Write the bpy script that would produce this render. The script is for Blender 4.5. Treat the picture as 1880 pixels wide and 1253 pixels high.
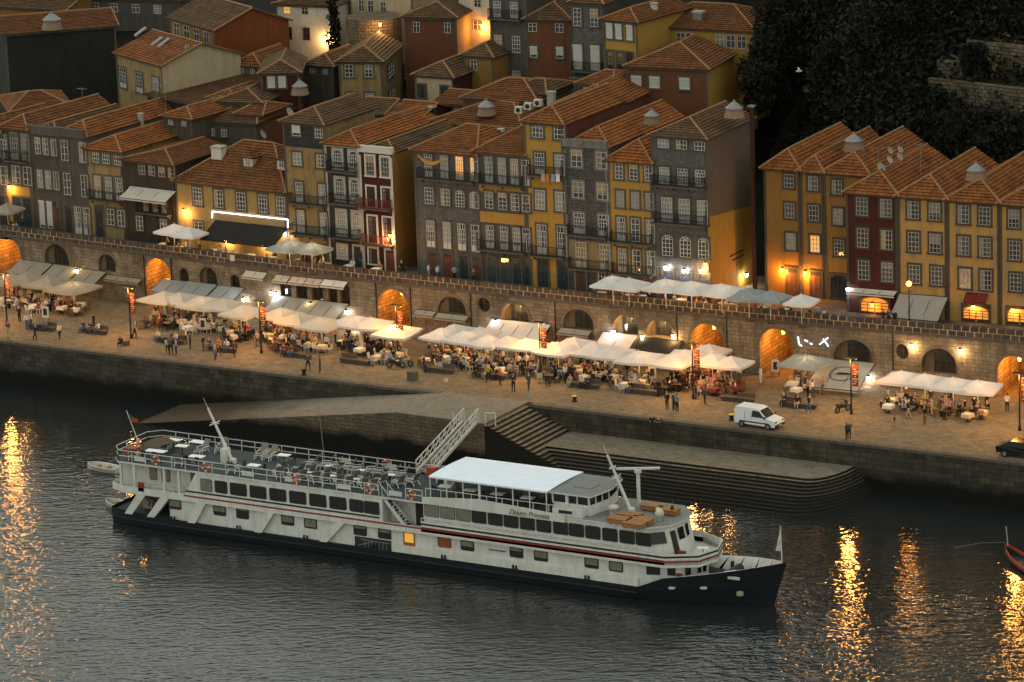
import bpy, math, random
import numpy as np
from mathutils import Vector, Matrix
random.seed(11)
for o in list(bpy.data.objects): bpy.data.objects.remove(o)
SC = bpy.context.scene
COL = SC.collection
# ------------------------------------------------------------------ camera
# long lens from a height across the river; x runs along the quay, y inland, z up; promenade z=3.2
FOC, PSI, TH, RHO = 7300.0, math.radians(30.2), math.radians(14.6), math.radians(2.0)
_z = np.array([0, 0, 1.0])
_r = np.array([math.cos(PSI), math.sin(PSI), 0]); _fh = np.array([-math.sin(PSI), math.cos(PSI), 0])
_f = _fh*math.cos(TH) - _z*math.sin(TH); _u = _fh*math.sin(TH) + _z*math.cos(TH)
_R = _r*math.cos(RHO) - _u*math.sin(RHO); _U = _u*math.cos(RHO) + _r*math.sin(RHO)
CAM = np.array([174.70642, -299.79248, 99.28665])
def ray(px, py): return _f + _R*(px-940)/FOC - _U*(py-626.5)/FOC
def pj(p):
    v = np.array(p, float) - CAM; w = v @ _f
    return 940 + FOC*(v @ _R)/w, 626.5 - FOC*(v @ _U)/w
def bz(px, py, z): d = ray(px, py); return CAM + d*((z-CAM[2])/d[2])      # survey: point of a level z seen at a photo pixel
def by(px, py, Y): d = ray(px, py); return CAM + d*((Y-CAM[1])/d[1])      # ... of the vertical plane y=Y
cam = bpy.data.objects.new('camera', bpy.data.cameras.new('camera')); COL.objects.link(cam)
cam.data.sensor_width = 36; cam.data.lens = FOC/1880*36
cam.data.clip_start = 1; cam.data.clip_end = 5000
m = Matrix(((_R[0], _U[0], -_f[0]), (_R[1], _U[1], -_f[1]), (_R[2], _U[2], -_f[2]))).to_4x4()
m.translation = Vector(CAM); cam.matrix_world = m
SC.camera = cam
# ------------------------------------------------------------------ light: dusk, soft sky, almost no sun
W = bpy.data.worlds.new('World'); SC.world = W; W.use_nodes = True
nt = W.node_tree; nt.nodes.clear()
sky = nt.nodes.new('ShaderNodeTexSky'); sky.sky_type = 'NISHITA'; sky.sun_disc = False
SUN_EL, SUN_ROT = math.radians(6.0), math.radians(262)
sky.sun_elevation = SUN_EL; sky.sun_rotation = SUN_ROT; sky.air_density = 1.0; sky.dust_density = 1.0; sky.ozone_density = 0.8
bg = nt.nodes.new('ShaderNodeBackground'); bg.inputs['Strength'].default_value = 0.15
wo = nt.nodes.new('ShaderNodeOutputWorld')
hs = nt.nodes.new('ShaderNodeHueSaturation'); hs.inputs['Saturation'].default_value = 0.35
cloud = nt.nodes.new('ShaderNodeMixRGB'); cloud.inputs[0].default_value = 0.92; cloud.inputs[2].default_value = (3.95, 4.1, 3.6, 1)   # even cloud cover over the clear sky
nt.links.new(sky.outputs[0], hs.inputs['Color']); nt.links.new(hs.outputs[0], cloud.inputs[1]); nt.links.new(cloud.outputs[0], bg.inputs[0]); nt.links.new(bg.outputs[0], wo.inputs[0])
sun = bpy.data.objects.new('sun', bpy.data.lights.new('sun', 'SUN')); COL.objects.link(sun)
sun.data.energy = 0.15; sun.data.angle = math.radians(30); sun.data.color = (1.0, 0.93, 0.85)
sun.rotation_euler = Vector((-math.sin(SUN_ROT)*math.cos(SUN_EL), -math.cos(SUN_ROT)*math.cos(SUN_EL), -math.sin(SUN_EL))).to_track_quat('-Z', 'Y').to_euler()
VS = SC.view_settings
SC.display_settings.display_device = 'sRGB'
VS.view_transform = 'Standard'; VS.look = 'None'; VS.gamma = 1; VS.use_curve_mapping = False; VS.exposure = 0.78
SC.cycles.use_denoising = True
SC.cycles.max_bounces = 4; SC.cycles.diffuse_bounces = 2; SC.cycles.glossy_bounces = 2; SC.cycles.transmission_bounces = 3
SC.cycles.sample_clamp_indirect = 4
SC.cycles.use_light_tree = True; SC.cycles.use_adaptive_sampling = True; SC.cycles.adaptive_threshold = 0.04
# ------------------------------------------------------------------ materials
MATS = {}
def _new(name):
    mt = bpy.data.materials.new(name); mt.use_nodes = True
    n = mt.node_tree.nodes; b = n['Principled BSDF']; MATS[name] = mt
    b.inputs['Specular IOR Level'].default_value = 0.2
    return mt, mt.node_tree, b
def N(nt, t, **kw):
    n = nt.nodes.new('ShaderNode'+t)
    for k, v in kw.items():
        if k in n.inputs: n.inputs[k].default_value = v
        else: setattr(n, k, v)
    return n
def rgb(c): return (c[0], c[1], c[2], 1)
def plain(name, col, rough=0.7, metal=0.0, vary=0.12, scale=3.0):
    if name in MATS: return MATS[name]
    mt, nt, b = _new(name)
    b.inputs['Roughness'].default_value = rough; b.inputs['Metallic'].default_value = metal
    if vary:
        g = N(nt, 'NewGeometry'); nz = N(nt, 'TexNoise', Scale=scale, Detail=4.0)
        nt.links.new(g.outputs['Position'], nz.inputs['Vector'])
        mx = N(nt, 'MixRGB'); mx.inputs[1].default_value = rgb([c*(1-vary) for c in col]); mx.inputs[2].default_value = rgb([c*(1+vary) for c in col])
        nt.links.new(nz.outputs[0], mx.inputs[0]); nt.links.new(mx.outputs[0], b.inputs['Base Color'])
    else: b.inputs['Base Color'].default_value = rgb(col)
    return mt
def emit(name, col, s):
    if name in MATS: return MATS[name]
    mt, nt, b = _new(name); b.inputs['Base Color'].default_value = rgb(col)
    b.inputs['Emission Color'].default_value = rgb(col); b.inputs['Emission Strength'].default_value = s
    return mt
def stucco(name, col, dirt=(0.09, 0.075, 0.055), amt=0.7, rough=0.9, fine=0.25):
    """painted render with rain streaks, blotches of grime and bare patches"""
    if name in MATS: return MATS[name]
    k = 1.0 if name.startswith(('ship', 'ridge', 'stucco_w', 'pale')) else (0.72 if name.startswith(('stucco_y', 'stucco_gable', 'stucco_o', 'stucco_c')) else 0.53)
    col = [c*k for c in col]; dirt = [c*k*0.8 for c in dirt]
    mt, nt, b = _new(name); b.inputs['Roughness'].default_value = rough
    g = N(nt, 'NewGeometry')
    mp = N(nt, 'Mapping'); mp.inputs['Scale'].default_value = (1.4, 1.4, 0.22); nt.links.new(g.outputs['Position'], mp.inputs[0])
    n1 = N(nt, 'TexNoise', Scale=1.5, Detail=4.0, Roughness=0.7); nt.links.new(mp.outputs[0], n1.inputs['Vector'])
    n2 = N(nt, 'TexNoise', Scale=0.55, Detail=5.0, Roughness=0.65); nt.links.new(g.outputs['Position'], n2.inputs['Vector'])
    r1 = N(nt, 'ValToRGB'); r1.color_ramp.elements[0].position = 0.42; r1.color_ramp.elements[1].position = 0.72
    r2 = N(nt, 'ValToRGB'); r2.color_ramp.elements[0].position = 0.5; r2.color_ramp.elements[1].position = 0.72
    nt.links.new(n1.outputs[0], r1.inputs[0]); nt.links.new(n2.outputs[0], r2.inputs[0])
    ad = N(nt, 'Math', operation='MAXIMUM'); nt.links.new(r1.outputs[0], ad.inputs[0]); nt.links.new(r2.outputs[0], ad.inputs[1])
    ml = N(nt, 'Math', operation='MULTIPLY'); ml.inputs[1].default_value = amt; nt.links.new(ad.outputs[0], ml.inputs[0])
    mx = N(nt, 'MixRGB'); mx.inputs[1].default_value = rgb(col); mx.inputs[2].default_value = rgb(dirt)
    nt.links.new(ml.outputs[0], mx.inputs[0])
    n3 = N(nt, 'TexNoise', Scale=9.0, Detail=3.0); nt.links.new(g.outputs['Position'], n3.inputs['Vector'])
    hv = N(nt, 'HueSaturation'); mr = N(nt, 'MapRange'); mr.inputs[3].default_value = 1-fine; mr.inputs[4].default_value = 1+fine
    nt.links.new(n3.outputs[0], mr.inputs[0]); nt.links.new(mr.outputs[0], hv.inputs['Value']); nt.links.new(mx.outputs[0], hv.inputs['Color'])
    nt.links.new(hv.outputs[0], b.inputs['Base Color'])
    bp = N(nt, 'Bump', Strength=0.35, Distance=0.03); nt.links.new(n3.outputs[0], bp.inputs['Height']); nt.links.new(bp.outputs[0], b.inputs['Normal'])
    return mt
def blocks(name, c1, c2, mortar, bw=0.8, bh=0.38, ms=0.02, stain=(0.03, 0.028, 0.022), samt=0.6, rough=0.92, bump=0.5, zdark=None, offset=0.5):
    """coursed masonry or tiling in metres on the box-mapped UVs"""
    if name in MATS: return MATS[name]
    k = 0.58; c1 = [c*k for c in c1]; c2 = [c*k for c in c2]; mortar = [c*k for c in mortar]; stain = [c*k for c in stain]
    mt, nt, b = _new(name); b.inputs['Roughness'].default_value = rough
    uv = N(nt, 'UVMap'); g = N(nt, 'NewGeometry')
    nd = N(nt, 'TexNoise', Scale=1.3, Detail=3.0); nt.links.new(uv.outputs[0], nd.inputs['Vector'])
    mxv = N(nt, 'MixRGB', blend_type='ADD'); mxv.inputs[0].default_value = 0.06*min(1, bw)
    nt.links.new(uv.outputs[0], mxv.inputs[1]); nt.links.new(nd.outputs['Color'], mxv.inputs[2])
    br = N(nt, 'TexBrick', Scale=1.0); br.offset = offset
    br.inputs['Brick Width'].default_value = bw; br.inputs['Row Height'].default_value = bh
    br.inputs['Mortar Size'].default_value = ms; br.inputs['Mortar Smooth'].default_value = 0.3; br.inputs['Bias'].default_value = 0.0
    br.inputs['Color1'].default_value = rgb(c1); br.inputs['Color2'].default_value = rgb(c2); br.inputs['Mortar'].default_value = rgb(mortar)
    nt.links.new(mxv.outputs[0], br.inputs['Vector'])
    mp = N(nt, 'Mapping'); mp.inputs['Scale'].default_value = (0.8, 0.8, 0.25); nt.links.new(g.outputs['Position'], mp.inputs[0])
    n1 = N(nt, 'TexNoise', Scale=1.1, Detail=5.0, Roughness=0.7); nt.links.new(mp.outputs[0], n1.inputs['Vector'])
    r1 = N(nt, 'ValToRGB'); r1.color_ramp.elements[0].position = 0.42; r1.color_ramp.elements[1].position = 0.75
    nt.links.new(n1.outputs[0], r1.inputs[0])
    ml = N(nt, 'Math', operation='MULTIPLY'); ml.inputs[1].default_value = samt; nt.links.new(r1.outputs[0], ml.inputs[0])
    fac = ml.outputs[0]
    if zdark:                                   # a tide line: algae and mud below a height
        sp = N(nt, 'SeparateXYZ'); nt.links.new(g.outputs['Position'], sp.inputs[0])
        ns = N(nt, 'TexNoise', Scale=0.5, Detail=5.0); nt.links.new(g.outputs['Position'], ns.inputs['Vector'])
        s2 = N(nt, 'Math', operation='MULTIPLY_ADD'); s2.inputs[1].default_value = 1.6; nt.links.new(ns.outputs[0], s2.inputs[0]); nt.links.new(sp.outputs[2], s2.inputs[2])
        mr = N(nt, 'MapRange'); mr.inputs[1].default_value = zdark[0]+0.8; mr.inputs[2].default_value = zdark[1]+0.8; mr.inputs[3].default_value = 1.0; mr.inputs[4].default_value = 0.0
        nt.links.new(s2.outputs[0], mr.inputs[0])
        mm = N(nt, 'Math', operation='MAXIMUM'); nt.links.new(mr.outputs[0], mm.inputs[0]); nt.links.new(fac, mm.inputs[1]); fac = mm.outputs[0]
    mx = N(nt, 'MixRGB'); mx.inputs[2].default_value = rgb(stain); nt.links.new(fac, mx.inputs[0]); nt.links.new(br.outputs[0], mx.inputs[1])
    n3 = N(nt, 'TexNoise', Scale=5.0, Detail=5.0); nt.links.new(g.outputs['Position'], n3.inputs['Vector'])
    hv = N(nt, 'HueSaturation'); mr2 = N(nt, 'MapRange'); mr2.inputs[3].default_value = 0.55; mr2.inputs[4].default_value = 1.45
    nt.links.new(n3.outputs[0], mr2.inputs[0]); nt.links.new(mr2.outputs[0], hv.inputs['Value']); nt.links.new(mx.outputs[0], hv.inputs['Color'])
    nt.links.new(hv.outputs[0], b.inputs['Base Color'])
    iv = N(nt, 'Math', operation='MULTIPLY_ADD'); iv.inputs[1].default_value = -1.0; nt.links.new(br.outputs[1], iv.inputs[0])
    n3m = N(nt, 'Math', operation='MULTIPLY'); n3m.inputs[1].default_value = 0.8; nt.links.new(n3.outputs[0], n3m.inputs[0]); nt.links.new(n3m.outputs[0], iv.inputs[2])
    bp = N(nt, 'Bump', Strength=bump, Distance=0.05); nt.links.new(iv.outputs[0], bp.inputs['Height']); nt.links.new(bp.outputs[0], b.inputs['Normal'])
    return mt
def tiles(name, base, dark, light):
    """clay roof tiles: uv in metres (u along the eave, v up the slope)"""
    if name in MATS: return MATS[name]
    base = [c*f_ for c, f_ in zip(base, (0.56, 0.65, 0.7))]; dark = [c*0.42 for c in dark]; light = [c*f_ for c, f_ in zip(light, (0.6, 0.66, 0.62))]
    mt, nt, b = _new(name); b.inputs['Roughness'].default_value = 0.85
    uv = N(nt, 'UVMap'); g = N(nt, 'NewGeometry')
    br = N(nt, 'TexBrick', Scale=1.0); br.offset = 0.0
    br.inputs['Brick Width'].default_value = 0.24; br.inputs['Row Height'].default_value = 0.42
    br.inputs['Mortar Size'].default_value = 0.0; br.inputs['Bias'].default_value = 0.0
    br.inputs['Color1'].default_value = rgb([c*0.7 for c in base]); br.inputs['Color2'].default_value = rgb([min(1, c*1.35) for c in base])
    nt.links.new(uv.outputs[0], br.inputs['Vector'])
    n1 = N(nt, 'TexNoise', Scale=0.7, Detail=5.0, Roughness=0.7); nt.links.new(g.outputs['Position'], n1.inputs['Vector'])
    r1 = N(nt, 'ValToRGB'); r1.color_ramp.elements[0].position = 0.45; r1.color_ramp.elements[1].position = 0.75
    nt.links.new(n1.outputs[0], r1.inputs[0])
    mf = N(nt, 'Math', operation='MULTIPLY'); mf.inputs[1].default_value = 0.9; nt.links.new(r1.outputs[0], mf.inputs[0])
    mx = N(nt, 'MixRGB'); mx.inputs[2].default_value = rgb(dark); nt.links.new(mf.outputs[0], mx.inputs[0]); nt.links.new(br.outputs[0], mx.inputs[1])
    n2 = N(nt, 'TexNoise', Scale=6.0, Detail=4.0); nt.links.new(g.outputs['Position'], n2.inputs['Vector'])
    r2 = N(nt, 'ValToRGB'); r2.color_ramp.elements[0].position = 0.6; r2.color_ramp.elements[1].position = 0.85
    nt.links.new(n2.outputs[0], r2.inputs[0])
    m2 = N(nt, 'MixRGB'); m2.inputs[2].default_value = rgb(light); nt.links.new(r2.outputs[0], m2.inputs[0]); nt.links.new(mx.outputs[0], m2.inputs[1])
    nt.links.new(m2.outputs[0], b.inputs['Base Color'])
    wv = N(nt, 'TexWave', Scale=1.309, Distortion=0.4); wv.bands_direction = 'X'; nt.links.new(uv.outputs[0], wv.inputs['Vector'])
    bp = N(nt, 'Bump', Strength=0.9, Distance=0.09); nt.links.new(wv.outputs[0], bp.inputs['Height']); nt.links.new(bp.outputs[0], b.inputs['Normal'])
    return mt
def glass(name, col, rough=0.08, spec=0.5):
    if name in MATS: return MATS[name]
    mt, nt, b = _new(name)
    g = N(nt, 'NewGeometry'); nz = N(nt, 'TexNoise', Scale=1.7, Detail=2.0); nt.links.new(g.outputs['Position'], nz.inputs['Vector'])
    mx = N(nt, 'MixRGB'); mx.inputs[1].default_value = rgb([c*0.5 for c in col]); mx.inputs[2].default_value = rgb([c*1.5 for c in col]); nt.links.new(nz.outputs[0], mx.inputs[0])
    nt.links.new(mx.outputs[0], b.inputs['Base Color']); b.inputs['Roughness'].default_value = rough
    b.inputs['Specular IOR Level'].default_value = spec
    bp = N(nt, 'Bump', Strength=0.06, Distance=0.2); nt.links.new(nz.outputs[0], bp.inputs['Height']); nt.links.new(bp.outputs[0], b.inputs['Normal'])
    return mt
# ------------------------------------------------------------------ mesh building
class MB:
    def __init__(s): s.v = []; s.f = []; s.m = []; s.u = {}
    def face(s, pts, m=0, uv=None):
        i = len(s.v); s.v.extend([tuple(map(float, p)) for p in pts]); s.f.append(tuple(range(i, i+len(pts)))); s.m.append(m)
        if uv: s.u[len(s.f)-1] = uv
        return s
    def hexa(s, p, m=0):                       # 8 corners: bottom 4 ccw, top 4 ccw
        i = len(s.v); s.v.extend([tuple(map(float, q)) for q in p])
        for f in ((3, 2, 1, 0), (4, 5, 6, 7), (0, 1, 5, 4), (1, 2, 6, 5), (2, 3, 7, 6), (3, 0, 4, 7)):
            s.f.append(tuple(i+k for k in f)); s.m.append(m)
        return s
    def box(s, x0, x1, y0, y1, z0, z1, m=0):
        return s.hexa([(x0, y0, z0), (x1, y0, z0), (x1, y1, z0), (x0, y1, z0), (x0, y0, z1), (x1, y0, z1), (x1, y1, z1), (x0, y1, z1)], m)
    def bar(s, p, q, w=0.05, h=None, m=0):     # square beam p->q
        p, q = Vector(p), Vector(q); d = (q-p)
        if d.length < 1e-6: return s
        d.normalize(); a = Vector((0, 0, 1)) if abs(d.z) < 0.95 else Vector((1, 0, 0))
        e = d.cross(a).normalized()*(w/2); g = e.cross(d).normalized()*((h or w)/2)
        return s.hexa([p-e-g, p+e-g, q+e-g, q-e-g, p-e+g, p+e+g, q+e+g, q-e+g], m)
    def prism(s, poly, z0, z1, m=0, mt=None):  # ccw outline in xy
        n = len(poly); i = len(s.v)
        z0s = z0 if isinstance(z0, (list, tuple)) else [z0]*n; z1s = z1 if isinstance(z1, (list, tuple)) else [z1]*n
        s.v.extend([(p[0], p[1], z) for p, z in zip(poly, z0s)]); s.v.extend([(p[0], p[1], z) for p, z in zip(poly, z1s)])
        s.f.append(tuple(range(i+n-1, i-1, -1))); s.m.append(m)
        s.f.append(tuple(range(i+n, i+2*n))); s.m.append(m if mt is None else mt)
        for k in range(n):
            j = (k+1) % n; s.f.append((i+k, i+j, i+n+j, i+n+k)); s.m.append(m)
        return s
    def slab_y(s, poly, y0, y1, m=0):          # outline in xz, extruded along y
        n = len(poly); i = len(s.v)
        s.v.extend([(p[0], y0, p[1]) for p in poly]); s.v.extend([(p[0], y1, p[1]) for p in poly])
        s.f.append(tuple(range(i, i+n))); s.m.append(m); s.f.append(tuple(range(i+2*n-1, i+n-1, -1))); s.m.append(m)
        for k in range(n):
            j = (k+1) % n; s.f.append((i+j, i+k, i+n+k, i+n+j)); s.m.append(m)
        return s
    def tube(s, p, q, r, r2=None, n=8, m=0, caps=True):
        p, q = Vector(p), Vector(q); d = q-p
        if d.length < 1e-6: return s
        d.normalize(); a = Vector((0, 0, 1)) if abs(d.z) < 0.95 else Vector((1, 0, 0))
        e = d.cross(a).normalized(); g = d.cross(e); r2 = r if r2 is None else r2; i = len(s.v)
        for c, rr in ((p, r), (q, r2)):
            for k in range(n):
                t = 2*math.pi*k/n; s.v.append(tuple(c + e*(rr*math.cos(t)) + g*(rr*math.sin(t))))
        for k in range(n):
            j = (k+1) % n; s.f.append((i+k, i+j, i+n+j, i+n+k)); s.m.append(m)
        if caps: s.f.append(tuple(range(i+n-1, i-1, -1))); s.m.append(m); s.f.append(tuple(range(i+n, i+2*n))); s.m.append(m)
        return s
    def lathe(s, prof, n=12, c=(0, 0, 0), m=0):
        i = len(s.v); k0 = len(prof)
        for r, z in prof:
            for k in range(n):
                t = 2*math.pi*k/n; s.v.append((c[0]+r*math.cos(t), c[1]+r*math.sin(t), c[2]+z))
        for a in range(k0-1):
            for k in range(n):
                j = (k+1) % n; s.f.append((i+a*n+k, i+a*n+j, i+(a+1)*n+j, i+(a+1)*n+k)); s.m.append(m)
        return s
    def torus(s, c, R, r, ax=1, n=14, k=6, m=0, mfun=None):
        i = len(s.v)
        for a in range(n):
            A = 2*math.pi*a/n
            for b in range(k):
                B = 2*math.pi*b/k; q = R + r*math.cos(B); w = r*math.sin(B)
                p = [q*math.cos(A), q*math.sin(A)]; p.insert(ax, w)
                s.v.append((c[0]+p[0], c[1]+p[1], c[2]+p[2]))
        for a in range(n):
            for b in range(k):
                a2, b2 = (a+1) % n, (b+1) % k
                s.f.append((i+a*k+b, i+a2*k+b, i+a2*k+b2, i+a*k+b2)); s.m.append(mfun(a) if mfun else m)
        return s
    def mesh(s, name):
        me = bpy.data.meshes.new(name); me.from_pydata(s.v, [], s.f)
        if any(s.m): me.polygons.foreach_set('material_index', s.m)
        uvl = me.uv_layers.new(name='UVMap'); V = np.array(s.v) if s.v else np.zeros((0, 3))
        out = np.empty((len(me.loops), 2), np.float32); li = 0
        nr = np.empty(len(me.polygons)*3, np.float32); me.polygons.foreach_get('normal', nr); nr = np.abs(nr.reshape(-1, 3))
        ax = nr.argmax(1) if len(nr) else []
        sel = ((1, 2), (0, 2), (0, 1))
        for k, f in enumerate(s.f):
            n = len(f)
            if k in s.u: out[li:li+n] = s.u[k]
            else:
                a, b = sel[ax[k]]; q = V[list(f)]; out[li:li+n, 0] = q[:, a]; out[li:li+n, 1] = q[:, b]
            li += n
        uvl.data.foreach_set('uv', out.ravel())
        return me
    def build(s, name, mats, parent=None, loc=None, smooth=False, label=None, cat=None, group=None, kind=None):
        me = s.mesh(name)
        for q in (mats if isinstance(mats, (list, tuple)) else [mats]): me.materials.append(q)
        if smooth: me.polygons.foreach_set('use_smooth', [True]*len(me.polygons))
        return place(me, name, parent, loc, label=label, cat=cat, group=group, kind=kind)
def place(me, name, parent=None, loc=None, rz=0, mats=None, label=None, cat=None, group=None, kind=None):
    o = bpy.data.objects.new(name, me); COL.objects.link(o)
    if parent: o.parent = parent
    if loc is not None: o.location = loc
    if rz: o.rotation_euler.z = rz
    if mats:
        for i, q in enumerate(mats):
            if q: o.material_slots[i].link = 'OBJECT'; o.material_slots[i].material = q
    return tag(o, label, cat, group, kind)
def tag(o, label=None, cat=None, group=None, kind=None):
    for k, v in (('label', label), ('category', cat), ('group', group), ('kind', kind)):
        if v: o[k] = v
    return o
def thing(name, label, cat, loc=(0, 0, 0), rz=0, group=None):
    o = bpy.data.objects.new(name, None); COL.objects.link(o); o.empty_display_size = 0.3
    o.location = loc; o.rotation_euler.z = rz
    return tag(o, label, cat, group)
def copy_tree(o, parent=None):
    c = o.copy(); COL.objects.link(c)
    if parent: c.parent = parent
    for ch in list(o.children): copy_tree(ch, c)
    return c
def lamp_light(name, parent, loc, col, power, radius=0.12, kind='POINT'):
    l = bpy.data.lights.new(name, kind); l.energy = power; l.color = col; l.shadow_soft_size = radius
    o = bpy.data.objects.new(name, l); COL.objects.link(o); o.location = loc
    if parent: o.parent = parent
    return o
class Frame:
    """vertical facade frame: x along the facade, y into the building, z up from the base"""
    def __init__(s, p, ang, z0):
        s.p = np.array([p[0], p[1], z0], float); s.a = ang
        s.t = np.array([math.cos(ang), math.sin(ang), 0]); s.n = np.array([-math.sin(ang), math.cos(ang), 0])
    def uv(s, px, py, y=0.0):
        d = ray(px, py); k = ((s.p + s.n*y - CAM) @ s.n)/(d @ s.n); q = CAM + d*k - s.p
        return float(q @ s.t), float(q[2])
    def side(s, px, py, w):                   # on the side wall x=w: returns (y, z)
        d = ray(px, py); k = ((s.p + s.t*w - CAM) @ s.t)/(d @ s.t); q = CAM + d*k - s.p
        return float(q @ s.n), float(q[2])
    def world(s, x, y, z): q = s.p + s.t*x + s.n*y; return (q[0], q[1], q[2]+z)
# palette
M_ROOF = [tiles('roof_tile_a', (0.40, 0.115, 0.026), (0.13, 0.05, 0.022), (0.46, 0.22, 0.09)),
          tiles('roof_tile_b', (0.30, 0.095, 0.028), (0.085, 0.045, 0.022), (0.38, 0.2, 0.09)),
          tiles('roof_tile_c', (0.19, 0.095, 0.045), (0.07, 0.05, 0.03), (0.28, 0.19, 0.11)),
          tiles('roof_tile_d', (0.46, 0.125, 0.024), (0.2, 0.062, 0.02), (0.5, 0.22, 0.08))]
GRAN = stucco('granite_trim', (0.17, 0.15, 0.125), (0.06, 0.055, 0.045), 0.5)
WHITE = plain('white_paint', (0.45, 0.435, 0.39), 0.55, vary=0.1)
WHITE2 = plain('off_white_frame', (0.30, 0.285, 0.25), 0.6, vary=0.15)
IRON = plain('black_iron', (0.018, 0.02, 0.02), 0.5, 0.4, vary=0.2)
DARK = plain('dark_wood', (0.03, 0.026, 0.022), 0.6)
GLASS = [glass('window_glass_dark', (0.03, 0.032, 0.032)), glass('window_glass_grey', (0.07, 0.07, 0.066)), glass('window_curtain', (0.22, 0.21, 0.18), 0.25), glass('window_glass_mid', (0.045, 0.046, 0.044))]
LIT = emit('lit_window', (1.0, 0.5, 0.13), 0.3)
SHUT = plain('white_shutter', (0.5, 0.48, 0.44), 0.6)
METAL = plain('weathered_metal', (0.20, 0.205, 0.2), 0.45, 0.5, vary=0.3)
# ================================================================== THE SETTING
ZP, WZ, ZPAR, ZT = 3.2, -1.0, 9.5, 8.55       # promenade, water, parapet top, terrace
def smat(name, col, rough, setup): pass
# --- water
mt, nt, b = _new('river_water')
b.inputs['Base Color'].default_value = (0.012, 0.015, 0.015, 1); b.inputs['Roughness'].default_value = 0.04; b.inputs['IOR'].default_value = 1.6; b.inputs['Specular IOR Level'].default_value = 0.5
g = N(nt, 'NewGeometry')
mp = N(nt, 'Mapping'); mp.inputs['Scale'].default_value = (1.0, 1.0, 1.0); mp.inputs['Rotation'].default_value = (0, 0, -0.5); nt.links.new(g.outputs['Position'], mp.inputs[0])
mp2 = N(nt, 'Mapping'); mp2.inputs['Scale'].default_value = (0.55, 1.0, 1.0); nt.links.new(mp.outputs[0], mp2.inputs[0])
n1 = N(nt, 'TexNoise', Scale=1.15, Detail=4.0, Roughness=0.55, Distortion=0.3); nt.links.new(mp2.outputs[0], n1.inputs['Vector'])
n2 = N(nt, 'TexNoise', Scale=0.32, Detail=2.0); nt.links.new(mp2.outputs[0], n2.inputs['Vector'])
n3 = N(nt, 'TexNoise', Scale=0.045, Detail=3.0); nt.links.new(g.outputs['Position'], n3.inputs['Vector'])
mr = N(nt, 'MapRange'); mr.inputs[1].default_value = 0.35; mr.inputs[2].default_value = 0.65; mr.inputs[3].default_value = 0.55; mr.inputs[4].default_value = 1.1; nt.links.new(n3.outputs[0], mr.inputs[0])
s1 = N(nt, 'Math', operation='MULTIPLY'); nt.links.new(n1.outputs[0], s1.inputs[0]); nt.links.new(mr.outputs[0], s1.inputs[1])
a1 = N(nt, 'Math', operation='MULTIPLY_ADD'); a1.inputs[1].default_value = 0.8; nt.links.new(n2.outputs[0], a1.inputs[0]); nt.links.new(s1.outputs[0], a1.inputs[2])
n4 = N(nt, 'TexNoise', Scale=2.0, Detail=2.0, Roughness=0.5); nt.links.new(mp2.outputs[0], n4.inputs['Vector'])
a2 = N(nt, 'Math', operation='MULTIPLY_ADD'); a2.inputs[1].default_value = 0.8; nt.links.new(n4.outputs[0], a2.inputs[0]); nt.links.new(a1.outputs[0], a2.inputs[2])
spw = N(nt, 'SeparateXYZ'); nt.links.new(g.outputs['Position'], spw.inputs[0])      # sheltered, calmer water close under the quay
shl = N(nt, 'MapRange'); shl.inputs[1].default_value = -14; shl.inputs[2].default_value = -46; shl.inputs[3].default_value = 0.28; shl.inputs[4].default_value = 1.0; nt.links.new(spw.outputs[1], shl.inputs[0])
a3 = N(nt, 'Math', operation='MULTIPLY'); nt.links.new(a2.outputs[0], a3.inputs[0]); nt.links.new(shl.outputs[0], a3.inputs[1])
bp = N(nt, 'Bump', Strength=1.0, Distance=0.15); nt.links.new(a3.outputs[0], bp.inputs['Height']); nt.links.new(bp.outputs[0], b.inputs['Normal'])
MB().face([(-500, -420, WZ), (450, -420, WZ), (450, 3, WZ), (-500, 3, WZ)]).build('river_water', mt, kind='structure')
# --- ground under everything inland: terrain rising behind the houses
def hill(X, Y):
    z = 3.1
    if Y > 19: z = 8.0
    if Y > 30: z = 8.0 + (Y-30)*0.26
    k = max(0.0, min(1.0, (X - (11 - 0.56*max(0, Y-36)))/10.0)); k = k*k*(3-2*k)
    if Y > 33: z += k*min(70, (Y-33)*0.95)
    return z
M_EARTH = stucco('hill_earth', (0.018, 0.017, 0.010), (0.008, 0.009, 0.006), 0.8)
mb = MB(); xs = list(range(-150, 131, 5)); ys = [19.2, 22, 30, 33, 36, 40, 45, 50, 56, 62, 70, 80, 92, 110, 140]
for i in range(len(xs)-1):
    for j in range(len(ys)-1):
        q = [(xs[i], ys[j]), (xs[i+1], ys[j]), (xs[i+1], ys[j+1]), (xs[i], ys[j+1])]
        mb.face([(a, c, hill(a, c)) for a, c in q])
mb.build('hill_terrain', M_EARTH, kind='structure')
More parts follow.
